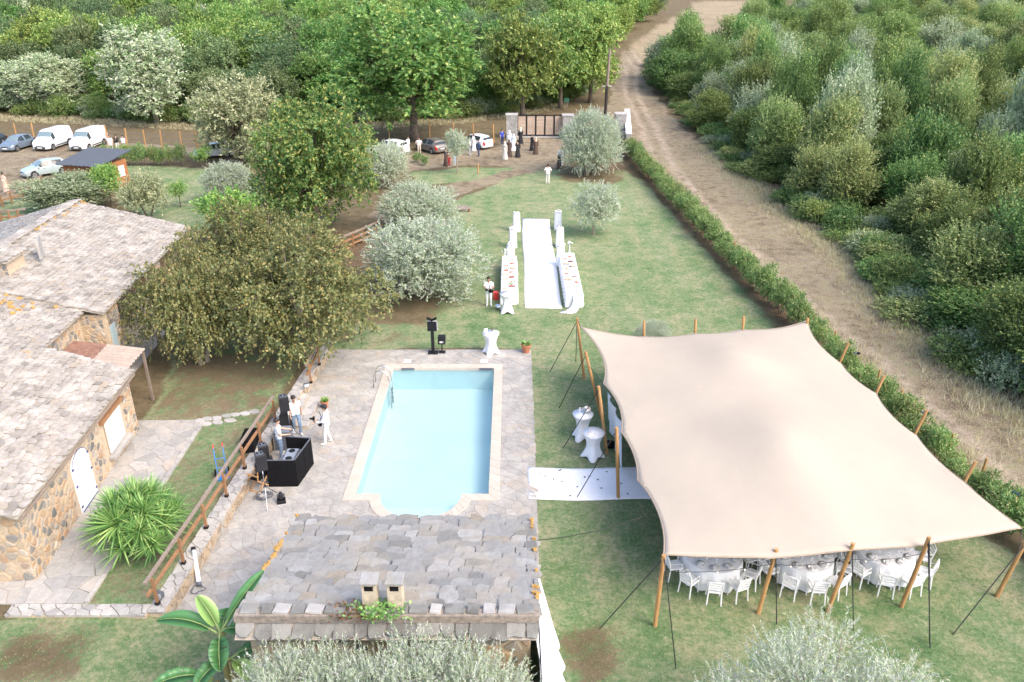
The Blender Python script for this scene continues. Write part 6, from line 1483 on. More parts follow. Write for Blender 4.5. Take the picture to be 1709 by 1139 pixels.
# banana plant
bl = leaf('banana_leaf', [(0, (0.025, 0.085, 0.028)), (1, (0.05, 0.125, 0.04))], 0.35, 0.0, gloss=0.06); bl2 = leaf('banana_young_leaf', [(0, (0.12, 0.20, 0.055)), (1, (0.15, 0.23, 0.07))], 0.4, 0.0, gloss=0.05)
rib = plain('banana_rib', (0.26, 0.34, 0.12), 0.5); stemm = plain('banana_stem', (0.26, 0.22, 0.09), 0.8, 0.3, 5)
bb = Vector((-7.05, 14.55, 0.1)); bn = thing('banana_plant', 'banana plant with broad green leaves beside the pool hut', 'banana plant', bb)
def bleaf(base, az, el, L, W, bend, mat, tear=0.0, seed=0):
    rr = random.Random(seed); n = 26; base = Vector(base); p = base.copy(); d = Vector((math.cos(az)*math.cos(el), math.sin(az)*math.cos(el), math.sin(el))); side = Vector((-math.sin(az), math.cos(az), 0)); mid = []; stalk = [base.copy()]
    for i in range(6): p = p+d*(L*0.04); stalk.append(p.copy())
    ax = [p.copy()]; e = el
    for i in range(n):
        e -= bend/n; dd_ = Vector((math.cos(az)*math.cos(e), math.sin(az)*math.cos(e), math.sin(e))); p = p+dd_*(L/n); ax.append(p.copy())
    vs = []
    for i, a in enumerate(ax):
        t = i/n; w = W/2*(math.sin(math.pi*min(1, (t*.93+.07)))**.55); up_ = Vector((0, 0, 1))
        for s in (-1, 1): vs.append(a+side*s*w+Vector((0, 0, .16*w+rr.uniform(-1, 1)*tear*.10)))
        vs.append(a)
    fs = []
    for i in range(n):
        for s in (0, 1):
            if tear and rr.random() < tear: 
                continue_ = True
                a0, a1, m0, m1 = 3*i+s, 3*(i+1)+s, 3*i+2, 3*(i+1)+2; vs.append(Vector(vs[a0]).lerp(Vector(vs[a1]), .55)); fs.append((a0, len(vs)-1, m1, m0)); continue
            fs.append((3*i+s, 3*(i+1)+s, 3*(i+1)+2, 3*i+2))
    lf = MB().add(vs, fs).build('leaf', mat, bn, smooth=True); MB().tube(stalk+ax[1:], [.03]*7+[.014*(1-i/n)+.003 for i in range(n)], 6).build('midrib', rib, lf, smooth=True)
for s, (x, y, h) in enumerate(((0, 0, 2.5), (.35, -.35, 1.8), (-.25, -.45, 1.2))): MB().tube([(x, y, -.05), (x*.9, y*.9, h*.5), (x*.7, y*.7, h)], [.13, .11, .07], 9).build('stem', stemm, bn, smooth=True)
R_ = math.radians
bleaf((0, 0, 2.4), R_(176), R_(38), 1.35, 0.52, 1.05, bl, 0, 1); bleaf((0, 0, 2.45), R_(40), R_(52), 1.45, 0.44, .35, bl, .05, 2); bleaf((0, 0, 2.5), R_(150), R_(66), .85, 0.44, .5, bl2, 0, 3)
bleaf((0, 0, 2.35), R_(25), R_(35), 1.1, 0.47, .9, bl, .35, 4); bleaf((.25, -.25, 1.9), R_(5), R_(38), 1.0, 0.47, 1.3, bl, .3, 5); bleaf((-.2, -.4, 1.4), R_(205), R_(40), 1.25, 0.49, 1.2, bl, .2, 6)
bleaf((.25, -.25, 1.9), R_(235), R_(25), .95, 0.47, 1.4, bl, .15, 7); bleaf((0, 0, 2.5), R_(285), R_(5), .85, 0.47, 1.2, bl, .2, 8); bleaf((.25, -.25, 1.9), R_(320), R_(20), .95, 0.42, 1.4, bl2, .1, 9); bleaf((0, 0, 2.5), R_(340), R_(40), 1.0, 0.47, 1.5, bl, .3, 10); bleaf((0, 0, 2.35), R_(95), R_(25), .9, 0.44, 1.2, bl, .2, 11); bleaf((-.2, -.4, 1.4), R_(265), R_(30), .9, 0.39, 1.3, bl2, .1, 12)
# creeper on the hut ridge
mb = MB(); rr = random.Random(6); 
for k in range(420): c_ = (rr.gauss(-3.05, .30), HY0-.05+rr.uniform(-.2, .35), ZR+.05+abs(rr.gauss(0, .12))); leafy(mb, rr, 1, .1, .05, .11, .035, c_)
tag(mb.build('ridge_creeper', pot_leaf), 'green creeper growing over the hut ridge below the chimneys', 'creeper')
mb = MB()
for k in range(260): c_ = (rr.gauss(-3.6, .30), HY0-.05+rr.uniform(-.2, .3), ZR+.05+abs(rr.gauss(0, .07))); leafy(mb, rr, 1, .1, .05, .10, .03, c_)
tag(mb.build('dry_creeper', leaf('rust_leaf', [(0, (.05, .025, .014)), (1, (.10, .055, .028))], .3, 0)), 'rusty brown dried creeper on the hut ridge left of the green one', 'creeper')
# ------------------------------------------------------------------ gate, walls, pole, fences, shed
q = G(862, 230); q2 = G(941, 230); gz = q.z
grey_stone = pieces('gate_stone', [(0, (.30, .29, .28)), (.5, (.40, .39, .37)), (1, (.50, .48, .45))], nscale=6, bmp=.5)
def gate_pillar(px, py, label, w=1.25, h=2.6):
    p = G(px, py); t = thing('gate_pillar', label, 'pillar', (p.x, p.y, p.z-.05))
    MB().box((0, 0, h/2), (w, w, h)).build('core', mortar, t)
    for s in range(2): lay('stone', [roundp(c) for c in cells(-w/2, w/2, 0.02, h, .32, .22, .9, 80+s, .04)], (lambda u, v, ww: (u, -w/2-ww, v)) if s == 0 else (lambda u, v, ww: (w/2+ww, u, v)), -.02, .03, grey_stone, t, 40, .02)
    MB().prism([(-w/2-.08, -w/2-.08), (w/2+.08, -w/2-.08), (w/2+.08, w/2+.08), (-w/2-.08, w/2+.08)], h, h+.12, 0, .02).build('cap', cap_mat, t)
gate_pillar(854, 230, 'stone gate pillar left of the wooden gate'); gate_pillar(947, 231, 'stone gate pillar half hidden by the olive tree'); gate_pillar(1034, 228, 'pale stone pillar at the far end of the hedge')
gt = thing('driveway_gate', 'wide gate of five slatted wood panels in a black frame', 'gate', (q.x+.1, q.y, gz)); GW = q2.x-q.x-.2; GH = 2.35
tag(MB().box((GW/2, 0.05, 0.05), (GW+.1, .55, .22)).build('gate_sill', cap_mat, gt))
for k in range(6): MB().box((GW*k/5, 0, GH/2+.22), (.17, .12, GH)).build('upright', black_paint, gt)
for z in (.27, GH+.17): MB().box((GW/2, 0.003, z), (GW, .10, .12)).build('frame_rail', black_paint, gt)
for k in range(5):
    for j in range(12): MB().box((GW*(k+.5)/5, -.01, .42+j*.172), (GW/5-.19, .04, .15)).build('slat', gate_wood, gt)
w0, w1 = G(1040, 200), G(1047, 246)
sw = thing('boundary_wall', 'low whitewashed stone wall between the hedge and the track', 'wall', (0, 0, 0))
MB().bar((w0.x+.3, w0.y-1, .75), (w1.x, w1.y-.5, .75), .5, 1.55).build('core', mortar, sw); MB().bar((w0.x+.3, w0.y-1.02, 1.56), (w1.x, w1.y-.52, 1.56), .66, .12).build('coping', white_paint, sw)
up = G(1010, 193); pt = top_at(82, up.y)
pl_ = thing('utility_pole', 'tall wooden utility pole, dark below, by the dirt track', 'utility pole', up)
H_ = pt-up.z
MB().tube([(0, 0, -.2), (.06, 0, H_*.45)], [.22, .20], 10).build('tarred_base', plain('tar', (.035, .03, .028), .9), pl_); MB().tube([(.06, 0, H_*.45), (.2, 0, H_)], [.205, .16], 10).build('shaft', grey_wood, pl_)
MB().box((.05, -.05, H_*.45), (1.3, .06, .06)).build('bracket', white_paint, pl_)
mbx = G(945, 186); lb = thing('letter_box', 'small dark green letter box on a post behind the gate', 'letter box', mbx)
MB().tube([(0, 0, 0), (0, 0, 1.2)], .05, 6).build('post', grey_wood, lb); MB().box((0, 0, 1.45), (.7, .4, .5)).build('box', plain('box_green', (.03, .11, .07), .5), lb)
def wire_fence(pxs, label):
    pts_ = [G(a, b_) for a, b_ in pxs]; t = thing('wire_fence', label, 'fence', pts_[0]); o = pts_[0]
    for i, p in enumerate(pts_):
        MB().tube([p-o+Vector((0, 0, -.1)), p-o+Vector((random.uniform(-.1, .1), random.uniform(-.05, .05), 2.0))], .075, 7).build('post', pole_wood, t)
        if i:
            for z in (.5, 1.0, 1.5): MB().tube([pts_[i-1]-o+Vector((0, 0, z)), p-o+Vector((0, 0, z))], .012, 4).build('wire', steel, t)
wire_fence(((30, 236), (58, 236), (182, 241), (213, 245), (244, 248), (271, 249), (304, 251), (331, 252)), 'wire fence on slim wooden posts behind the white vans')
wire_fence(((618, 228), (650, 230), (717, 233), (757, 235), (790, 236), (824, 238)), 'wire fence on slim wooden posts behind the parked cars by the oak')
def fence(pxs, label, hs=(1.0, .62, .26), z0=0.0, px_=None):
    pts_ = [G(a, b_) for a, b_ in pxs]; o = pts_[0]; t = thing('wooden_fence', label, 'fence', o)
    for p, n_ in zip(pts_, pts_[1:]):
        for k, h in enumerate(hs): MB().bar(p-o+Vector((0, 0, h)), n_-o+Vector((0, 0, h)), .09, .12).build('rail', grey_wood if k == 0 else rail_wood, t)
        L = (n_-p).length; m = max(2, round(L/1.9))
        for k in range(m): c_ = p.lerp(n_, k/m)-o; MB().bar(c_+Vector((.07, -.05, 0)), c_+Vector((.07, -.05, hs[0])), .10).build('post', rail_wood, t)
fence(((540, 433), (572, 420), (605, 406), (650, 384)), 'three-rail wooden fence below the big linden')
fence(((-12, 352), (20, 340), (58, 330)), 'wooden rail fence at the left edge behind the farmhouse', (1.0, .5)); fence(((-12, 374), (18, 374), (48, 371)), 'short wooden rail fence just above the farmhouse roof', (1.0, .5)); fence(((52, 322), (66, 316), (74, 312)), 'short piece of wooden fence below the wooden shed', (1.0, .6, .3))
bq = G(766, 352); bch = thing('plank_deck', 'small weathered plank platform at the lawn edge', 'platform', bq, .35)
for k in range(5): MB().box((0, -.5+k*.25, .22), (1.7, .23, .05)).build('plank', grey_wood, bch)
for s in (-1, 1): MB().box((s*.7, 0, .1), (.12, 1.2, .2)).build('bearer', rail_wood, bch)
st_ = G(798, 290); tag(MB().tube([(0, 0, -.05), (.02, 0, .95)], .07, 7).build('wooden_stake', pole_wood, None, st_), 'single short wooden stake beside the gravel drive', 'stake')
# shed
s0 = G(150, 322); sh = thing('wooden_shed', 'small brown wooden shed with dark corrugated roof', 'shed', (s0.x, s0.y, s0.z), math.radians(-14))
SWd, SD, SH = 3.5, 3.4, 2.3
MB().box((-SWd/2+1.4, SD/2, SH/2), (SWd, SD, SH)).build('wall', shed_wood, sh)
for k in range(9): MB().box((-SWd/2+1.4, -.02, .13+k*.25), (SWd+.02, .05, .235)).build('board', shed_wood, sh); MB().box((1.42, SD/2, .13+k*.25), (.05, SD+.02, .235)).build('board', shed_wood, sh)
dark_sheet = plain('dark_sheet', (.075, .085, .10), .6, .15)
ncol = 44; xs2 = np.linspace(-SWd+1.0, 1.85, ncol); vs = []
for y_, z_ in ((-.5, SH+.12), (SD+.4, SH+.75)): vs += [(x, y_, z_+.03*math.sin(i*math.pi/2)) for i, x in enumerate(xs2)]
vs += [(a, b_, c_-.05) for a, b_, c_ in vs]
MB().add(vs, [(j, j+1, ncol+j+1, ncol+j) for j in range(ncol-1)]+[(2*ncol+ncol+j, 2*ncol+ncol+j+1, 2*ncol+j+1, 2*ncol+j) for j in range(ncol-1)]+[(j, 2*ncol+j, 2*ncol+j+1, j+1) for j in range(ncol-1)]).build('roof', dark_sheet, sh)
sw_ = MB().box((1.47, 1.1, 1.35), (.06, .6, .9)).build('window', white_paint, sh); MB().box((1.52, 1.1, 1.35), (.04, .45, .75)).build('pane', glass_mat, sw_)
MB().box((1.47, 2.6, 1.4), (.06, .7, .9)).build('window', white_paint, sh)
# posts and solar spots along the hedge
solar = plain('solar_panel', (.02, .05, .16), .25, .1)
for k, (px, py) in enumerate(((1083, 273), (1207, 392), (1335, 506), (1430, 590), (1545, 690), (1702, 826))):
    q = P(px, py, 1.2); t = thing('solar_spotlight', 'solar spotlight on a wooden post in the hedge, number %s from the gate' % ('one', 'two', 'three', 'four', 'five', 'six')[k], 'spotlight', (q.x, q.y, 0), random.uniform(-.5, .5), 'solar spotlights in the hedge')
    MB().tube([(0, 0, 0), (0, 0, 1.15)], .045, 7).build('post', pole_wood, t); MB().box((-.12, 0, 1.24), (.24, .16, .02), M=Matrix.Rotation(.4, 3, 'Y')).build('solar_panel', solar, t); MB().box((.08, -.03, 1.2), (.10, .10, .09)).build('lamp', black_paint, t)
for k, (px, py) in enumerate(((1226, 404), (1244, 420), (1310, 478), (1394, 553), (1468, 617), (1505, 651), (1646, 765), (1590, 724))):
    q = P(px, py, 1.3); tag(MB().tube([(0, 0, -.05), (.03, 0, 1.3)], [.055, .045], 7).build('hedge_post', pole_wood, None, (q.x, q.y, 0)), 'bare wooden post standing in the long hedge', 'post', 'bare posts in the hedge')

# ------------------------------------------------------------------ vehicles
glass_dark, nt, b = start('car_glass'); b.inputs['Base Color'].default_value = (.03, .04, .045, 1); b.inputs['Roughness'].default_value = .06
glass_pale, nt, b = start('windscreen_glass'); b.inputs['Base Color'].default_value = (.16, .22, .24, 1); b.inputs['Roughness'].default_value = .08
tyre = plain('tyre', (.02, .02, .02), .9); rimm = plain('rim', (.42, .43, .45), .35, .05, metal=.8); trim = plain('bumper_black', (.03, .032, .036), .6); lampw = plain('lamp_white', (.75, .77, .78), .15); lampr = plain('lamp_red', (.45, .02, .015), .25); platem = plain('number_plate', (.75, .75, .72), .5)
def paint(name, col, metal=.0, rough=.28):
    m, nt, b = start(name); tc = nt.nodes.new('ShaderNodeTexCoord').outputs['Object']; n = nz(nt, 2.5, 3, .5, tc)
    nt.links.new(ramp(nt, n, [(.3, tuple(c*.94 for c in col)), (.7, col)]), b.inputs['Base Color']); b.inputs['Roughness'].default_value = rough; b.inputs['Metallic'].default_value = metal; b.inputs['Coat Weight'].default_value = .5; return m
HATCH = dict(L=4.05, top=[(0, .58), (.03, .68), (.08, .78), (.25, .96), (.42, 1.38), (.50, 1.45), (.62, 1.47), (.80, 1.42), (.87, 1.36), (.955, 1.00), (.985, .90), (1, .70)], belt=[(0, .50), (.03, .62), (.08, .72), (.25, .90), (.5, .93), (.85, .99), (.955, .96), (.985, .82), (1, .60)], w=[(0, .58), (.03, .72), (.10, .83), (.3, .87), (.7, .87), (.92, .84), (.98, .78), (1, .66)], rw=[(0, .86), (.22, .86), (.28, .80), (.42, .66), (.8, .64), (.9, .68), (.96, .84), (1, .84)], ws=(.26, .43), rear=(.875, .955), side=(.30, .86), wheels=(.195, .80), wr=.31, pil=(.58,))
VAN = dict(L=5.1, top=[(0, .70), (.02, .86), (.05, 1.00), (.15, 1.22), (.185, 1.32), (.30, 1.85), (.36, 1.96), (.45, 2.0), (.95, 1.98), (.985, 1.92), (1, 1.7)], belt=[(0, .60), (.02, .78), (.05, .92), (.15, 1.12), (.3, 1.15), (.95, 1.15), (1, 1.1)], w=[(0, .66), (.02, .80), (.06, .90), (.15, .95), (.95, .95), (.99, .90), (1, .86)], rw=[(0, .86), (.15, .84), (.20, .80), (.32, .76), (.45, .80), (.95, .80), (1, .78)], ws=(.185, .315), rear=(.992, .999), side=(.20, .36), wheels=(.175, .77), wr=.33, pil=())
def interp(tab, s): return float(np.interp(s, [a for a, _ in tab], [b_ for _, b_ in tab]))
def vehicle(name, label, cat, spec, body_m, loc, heading, hub=None, bumper=None, van=False, group=None):
    """heading: direction of the bonnet, measured from +X; body lofted from cross-sections, glass and lamps lifted off it"""
    t = thing(name, label, cat, loc, heading, group); L = spec['L']
    S = sorted(set([round(x, 4) for x in np.linspace(0, 1, 41)]+[x for k in ('ws', 'rear', 'side') for x in spec[k]]+[a for a, _ in spec['top']])); sec = []
    for s in S:
        x = L/2-s*L; w = interp(spec['w'], s); zt_ = interp(spec['top'], s); zb_ = interp(spec['belt'], s); zb_ = min(zb_, zt_-.02); rw_ = w*interp(spec['rw'], s); z0 = .34 if s in (0, 1) else (.24 if s < .03 or s > .97 else .20)
        g = zt_-zb_; ed = min(.07, g*.4)
        pr = [(w*.80, z0), (w*.96, z0+.07), (w, .45*z0+.55*zb_-.05), (w*.99, zb_-.07), (w*.965, zb_), (w*.965+(rw_-w*.965)*.5, zb_+(g-ed)*.5), (rw_, zt_-ed), (rw_*.90, zt_-ed*.35), (rw_*.5, zt_-.002), (0, zt_+.012)]
        sec.append([(x, y, z) for y, z in pr])
    m = len(sec[0]); full = [[(x, y, z) for x, y, z in r_]+[(x, -y, z) for x, y, z in r_[-2::-1]] for r_ in sec]; M_ = len(full[0])
    vs = [p for r_ in full for p in r_]; fs = [(i*M_+k, i*M_+k+1, (i+1)*M_+k+1, (i+1)*M_+k) for i in range(len(full)-1) for k in range(M_-1)]
    fs += [tuple(range(M_))[::-1], tuple((len(full)-1)*M_+k for k in range(M_))]
    fs += [(i*M_, (i+1)*M_, (i+1)*M_+M_-1, i*M_+M_-1) for i in range(len(full)-1)]
    body = MB().add(vs, fs).build('body', body_m, t, smooth=True)
    es = body.modifiers.new('edges', 'EDGE_SPLIT'); es.split_angle = math.radians(38)
    def patch(nm, s0, s1, k0, k1, mt, off=.008, par=None):
        rows = [i for i, s in enumerate(S) if s0-1e-6 <= s <= s1+1e-6]; mb = MB(); vv = []
        for i in rows:
            for k in range(k0, k1+1):
                p = Vector(full[i][k]); c_ = Vector((p.x*.97, 0, .75)); vv.append(p+(p-c_).normalized()*off)
        n_ = k1-k0+1; back = [v_-(v_-Vector((v_.x*.97, 0, .75))).normalized()*off*1.4 for v_ in vv]; nb = len(vv)
        ff = [(a*n_+c_, a*n_+c_+1, (a+1)*n_+c_+1, (a+1)*n_+c_) for a in range(len(rows)-1) for c_ in range(n_-1)]
        ring = [c_ for c_ in range(n_)]+[a*n_+n_-1 for a in range(1, len(rows))]+[(len(rows)-1)*n_+c_ for c_ in range(n_-2, -1, -1)]+[a*n_ for a in range(len(rows)-2, 0, -1)]
        ff += [(ring[j], nb+ring[j], nb+ring[(j+1) % len(ring)], ring[(j+1) % len(ring)]) for j in range(len(ring))]
        return mb.add(vv+back, ff).build(nm, mt, par or t, smooth=False)
    top0, top1 = 6, M_-1-6
    patch('windscreen', spec['ws'][0]+.01, spec['ws'][1]-.008, top0, top1, glass_pale if van or hub else glass_dark)
    if not van: patch('rear_window', spec['rear'][0]+.012, spec['rear'][1]-.005, top0, top1, glass_dark)
    cuts = [spec['side'][0]]+[c_ for c_ in spec['pil']]+[spec['side'][1]]
    for a, b_ in zip(cuts, cuts[1:]):
        for k0, k1 in ((4, 6), (M_-1-6, M_-1-4)): patch('side_window', a+.012, b_-.012, k0, k1, glass_dark)
    lm = S[1:]
    for k0, k1 in ((3, 5), (M_-1-5, M_-1-3)):
        patch('headlight', .028, .09, k0, k1, lampw); patch('tail_light', .955 if not van else .985, 1.0, k0-(1 if k0 == 3 else 0), k1+(1 if k0 != 3 else 0), lampr)
    fw = interp(spec['w'], .0)
    MB().box((L/2-.02, 0, .40), (.10, fw*1.7, .22)).build('front_bumper', bumper or trim, t); MB().box((L/2+.0, 0, .55), (.06, fw*1.1, .10)).build('grille', trim, t); MB().box((L/2+.035, 0, .42), (.02, .5, .11)).build('number_plate', platem, t)
    MB().box((-L/2+.03, 0, .42), (.10, fw*1.9, .20)).build('rear_bumper', bumper or body_m, t); MB().box((-L/2-.03, 0, .60), (.02, .5, .11)).build('number_plate', platem, t)
    for s in spec['wheels']:
        for sd_ in (-1, 1):
            y0 = sd_*(interp(spec['w'], s)-.20); y1 = sd_*(interp(spec['w'], s)+.012); x = L/2-s*L; r_ = spec['wr']
            MB().tube([(x, y1-sd_*.03, r_+.02), (x, y1-sd_*.006, r_+.02)], r_+.055, 22).build('wheel_arch', trim, t)
            wh = MB().tube([(x, y0, r_), (x, y1, r_)], r_, 22).build('wheel', tyre, t); MB().tube([(x, y1-sd_*.01, r_), (x, y1+sd_*.012, r_)], r_*.66, 14).build('rim', rimm, wh); MB().tube([(x, y1, r_), (x, y1+sd_*.02, r_)], r_*.14, 8).build('hub_cap', trim, wh)
    for sd_ in (-1, 1):
        s = spec['side'][0]+.03; MB().ball((L/2-s*L+.1, sd_*(interp(spec['w'], s)+.09), interp(spec['belt'], s)+.05), .11, 8, 6, sc=(.7, .9, .8)).build('wing_mirror', trim if van else body_m, t, smooth=True)
        for s in ((.42, .60) if not van else (.30, .62)): MB().box((L/2-s*L, sd_*(interp(spec['w'], s)+.004), interp(spec['belt'], s)-.12), (.16, .02, .03)).build('door_handle', trim, t)
    if van:
        for sd_ in (-1, 1): MB().box((L/2-.64*L, sd_*(interp(spec['w'], .6)+.002), 1.02), (L*.58, .012, .02)).build('side_rail', trim, t); MB().box((L/2-.5*L, sd_*(interp(spec['w'], .5)+.004), .42), (L*.42, .014, .10)).build('rub_strip', trim, t)
    return t
white_car = paint('white_paint_car', (.80, .80, .81)); blue_grey = paint('blue_grey_paint', (.20, .25, .31), .3); taupe = paint('taupe_paint', (.20, .18, .16), .3); black_car = paint('black_car_paint', (.03, .035, .045), .2); mint = paint('mint_silver_paint', (.42, .50, .50), .2)
def park(px, py): return G(px, py)
dirv = math.radians(-93)
p = park(150, 246); vehicle('delivery_van', 'white delivery van, the right one of two, parked facing the camera', 'van', VAN, white_car, p, dirv, van=True, group='parked vans')
p = park(91, 246); vehicle('delivery_van', 'white delivery van, the left one of two, next to the grey car', 'van', VAN, white_car, p, dirv, van=True, group='parked vans')
p = park(31, 249); vehicle('parked_car', 'blue grey hatchback parked left of the white vans', 'car', HATCH, blue_grey, p, dirv-.05, hub=1, bumper=blue_grey)
p = park(-14, 247); vehicle('parked_car', 'dark car cut by the left picture edge', 'car', HATCH, black_car, p, dirv)
p = park(78, 292); vehicle('parked_car', 'pale silver car half hidden behind the wooden shed', 'car', HATCH, mint, p, math.atan2(-.75, -.7), hub=1, bumper=mint)
p = park(652, 256); vehicle('parked_car', 'white car with black roof partly hidden behind the olive tree', 'car', HATCH, white_car, p, math.atan2(.5, -1), bumper=white_car)
p = park(720, 253); vehicle('parked_car', 'taupe hatchback seen from behind, parked below the large oak', 'car', HATCH, taupe, p, math.atan2(1.0, -.85), bumper=taupe)
p = park(793, 246); vehicle('parked_car', 'white hatchback behind the young olive and the guests', 'car', HATCH, white_car, p, math.atan2(.8, -1), bumper=white_car)
p = park(358, 262); vehicle('parked_car', 'white car glimpsed left of the dry holm oak', 'car', HATCH, white_car, p, math.atan2(-.4, -1), bumper=white_car)

# ------------------------------------------------------------------ people
skin = plain('skin', (.50, .31, .22), .6, .05); skin_d = plain('skin_tan', (.36, .21, .14), .6, .05)
CL = {k: plain('cloth_'+k, c_, .9, .08, 20) for k, c_ in dict(white=(.76, .76, .76), offwhite=(.70, .67, .62), beige=(.55, .47, .37), black=(.022, .022, .025), jeans=(.16, .23, .33), paleblue=(.42, .50, .60), navy=(.03, .05, .12), brown=(.10, .065, .05), royal=(.03, .07, .40), cream=(.66, .60, .52), blush=(.62, .42, .33), red=(.42, .04, .04), grey=(.16, .17, .19), shoe=(.65, .64, .62)).items()}
hair_m = plain('hair_dark', (.022, .016, .012), .7, .3, 30); hair_b = plain('hair_brown', (.09, .055, .035), .7, .3, 30)
BASE = dict(pelvis=(0, 0, .96), chest=(0, .01, 1.30), neck=(0, .01, 1.46), head=(0, -.01, 1.63), shl=(.185, .01, 1.40), shr=(-.185, .01, 1.40), ell=(.25, .03, 1.13), elr=(-.25, .03, 1.13), hal=(.25, -.06, .88), har=(-.25, -.06, .88), hil=(.09, 0, .92), hir=(-.09, 0, .92), knl=(.105, -.02, .50), knr=(-.105, -.02, .50), anl=(.11, .03, .09), anr=(-.11, .03, .09), tol=(.125, -.13, .045), tor=(-.125, -.13, .045))
POSES = {
 'stand': {},
 'camera': dict(ell=(.27, -.02, 1.15), elr=(-.27, -.02, 1.15), hal=(.12, -.24, 1.16), har=(-.12, -.22, 1.10)),
 'hips': dict(ell=(.34, .08, 1.18), elr=(-.34, .08, 1.18), hal=(.17, -.05, .99), har=(-.17, -.05, .99)),
 'reach': dict(ell=(.25, -.12, 1.17), elr=(-.24, -.05, 1.15), hal=(.18, -.38, 1.12), har=(-.14, -.30, 1.06), knl=(.13, -.06, .5), anl=(.15, -.02, .09), tol=(.17, -.18, .045)),
 'walk': dict(ell=(.25, .10, 1.14), hal=(.26, .10, .88), elr=(-.25, -.04, 1.13), har=(-.24, -.20, .93), knl=(.10, -.14, .52), anl=(.10, -.12, .09), tol=(.11, -.28, .05), knr=(-.10, .04, .50), anr=(-.10, .18, .11), tor=(-.10, .03, .05)),
 'gimbal': dict(ell=(.26, -.06, 1.14), elr=(-.25, -.05, 1.14), hal=(.10, -.36, 1.02), har=(-.10, -.30, 1.06), knl=(.11, -.08, .5), anl=(.12, -.10, .09), tol=(.14, -.26, .045), anr=(-.13, .10, .09), tor=(-.16, -.04, .045)),
 'phone': dict(ell=(.22, -.10, 1.16), elr=(-.25, .03, 1.13), hal=(.06, -.28, 1.22)),
}
FIG = {}
def capsule(mb, a, b_, ra, rb, flat_=1.0):
    a, b_ = Vector(a), Vector(b_); d = (b_-a); L = max(d.length, 1e-4); d = d/L; pts = []; rad = []
    for k in range(4): an = math.pi/2*(k/3.0); pts.append(a-d*ra*math.cos(an)); rad.append(max(ra*math.sin(an), .004))
    for k in range(4): an = math.pi/2*(1-k/3.0); pts.append(b_+d*rb*math.cos(an)); rad.append(max(rb*math.sin(an), .004))
    mb.tube(pts, rad, 12)
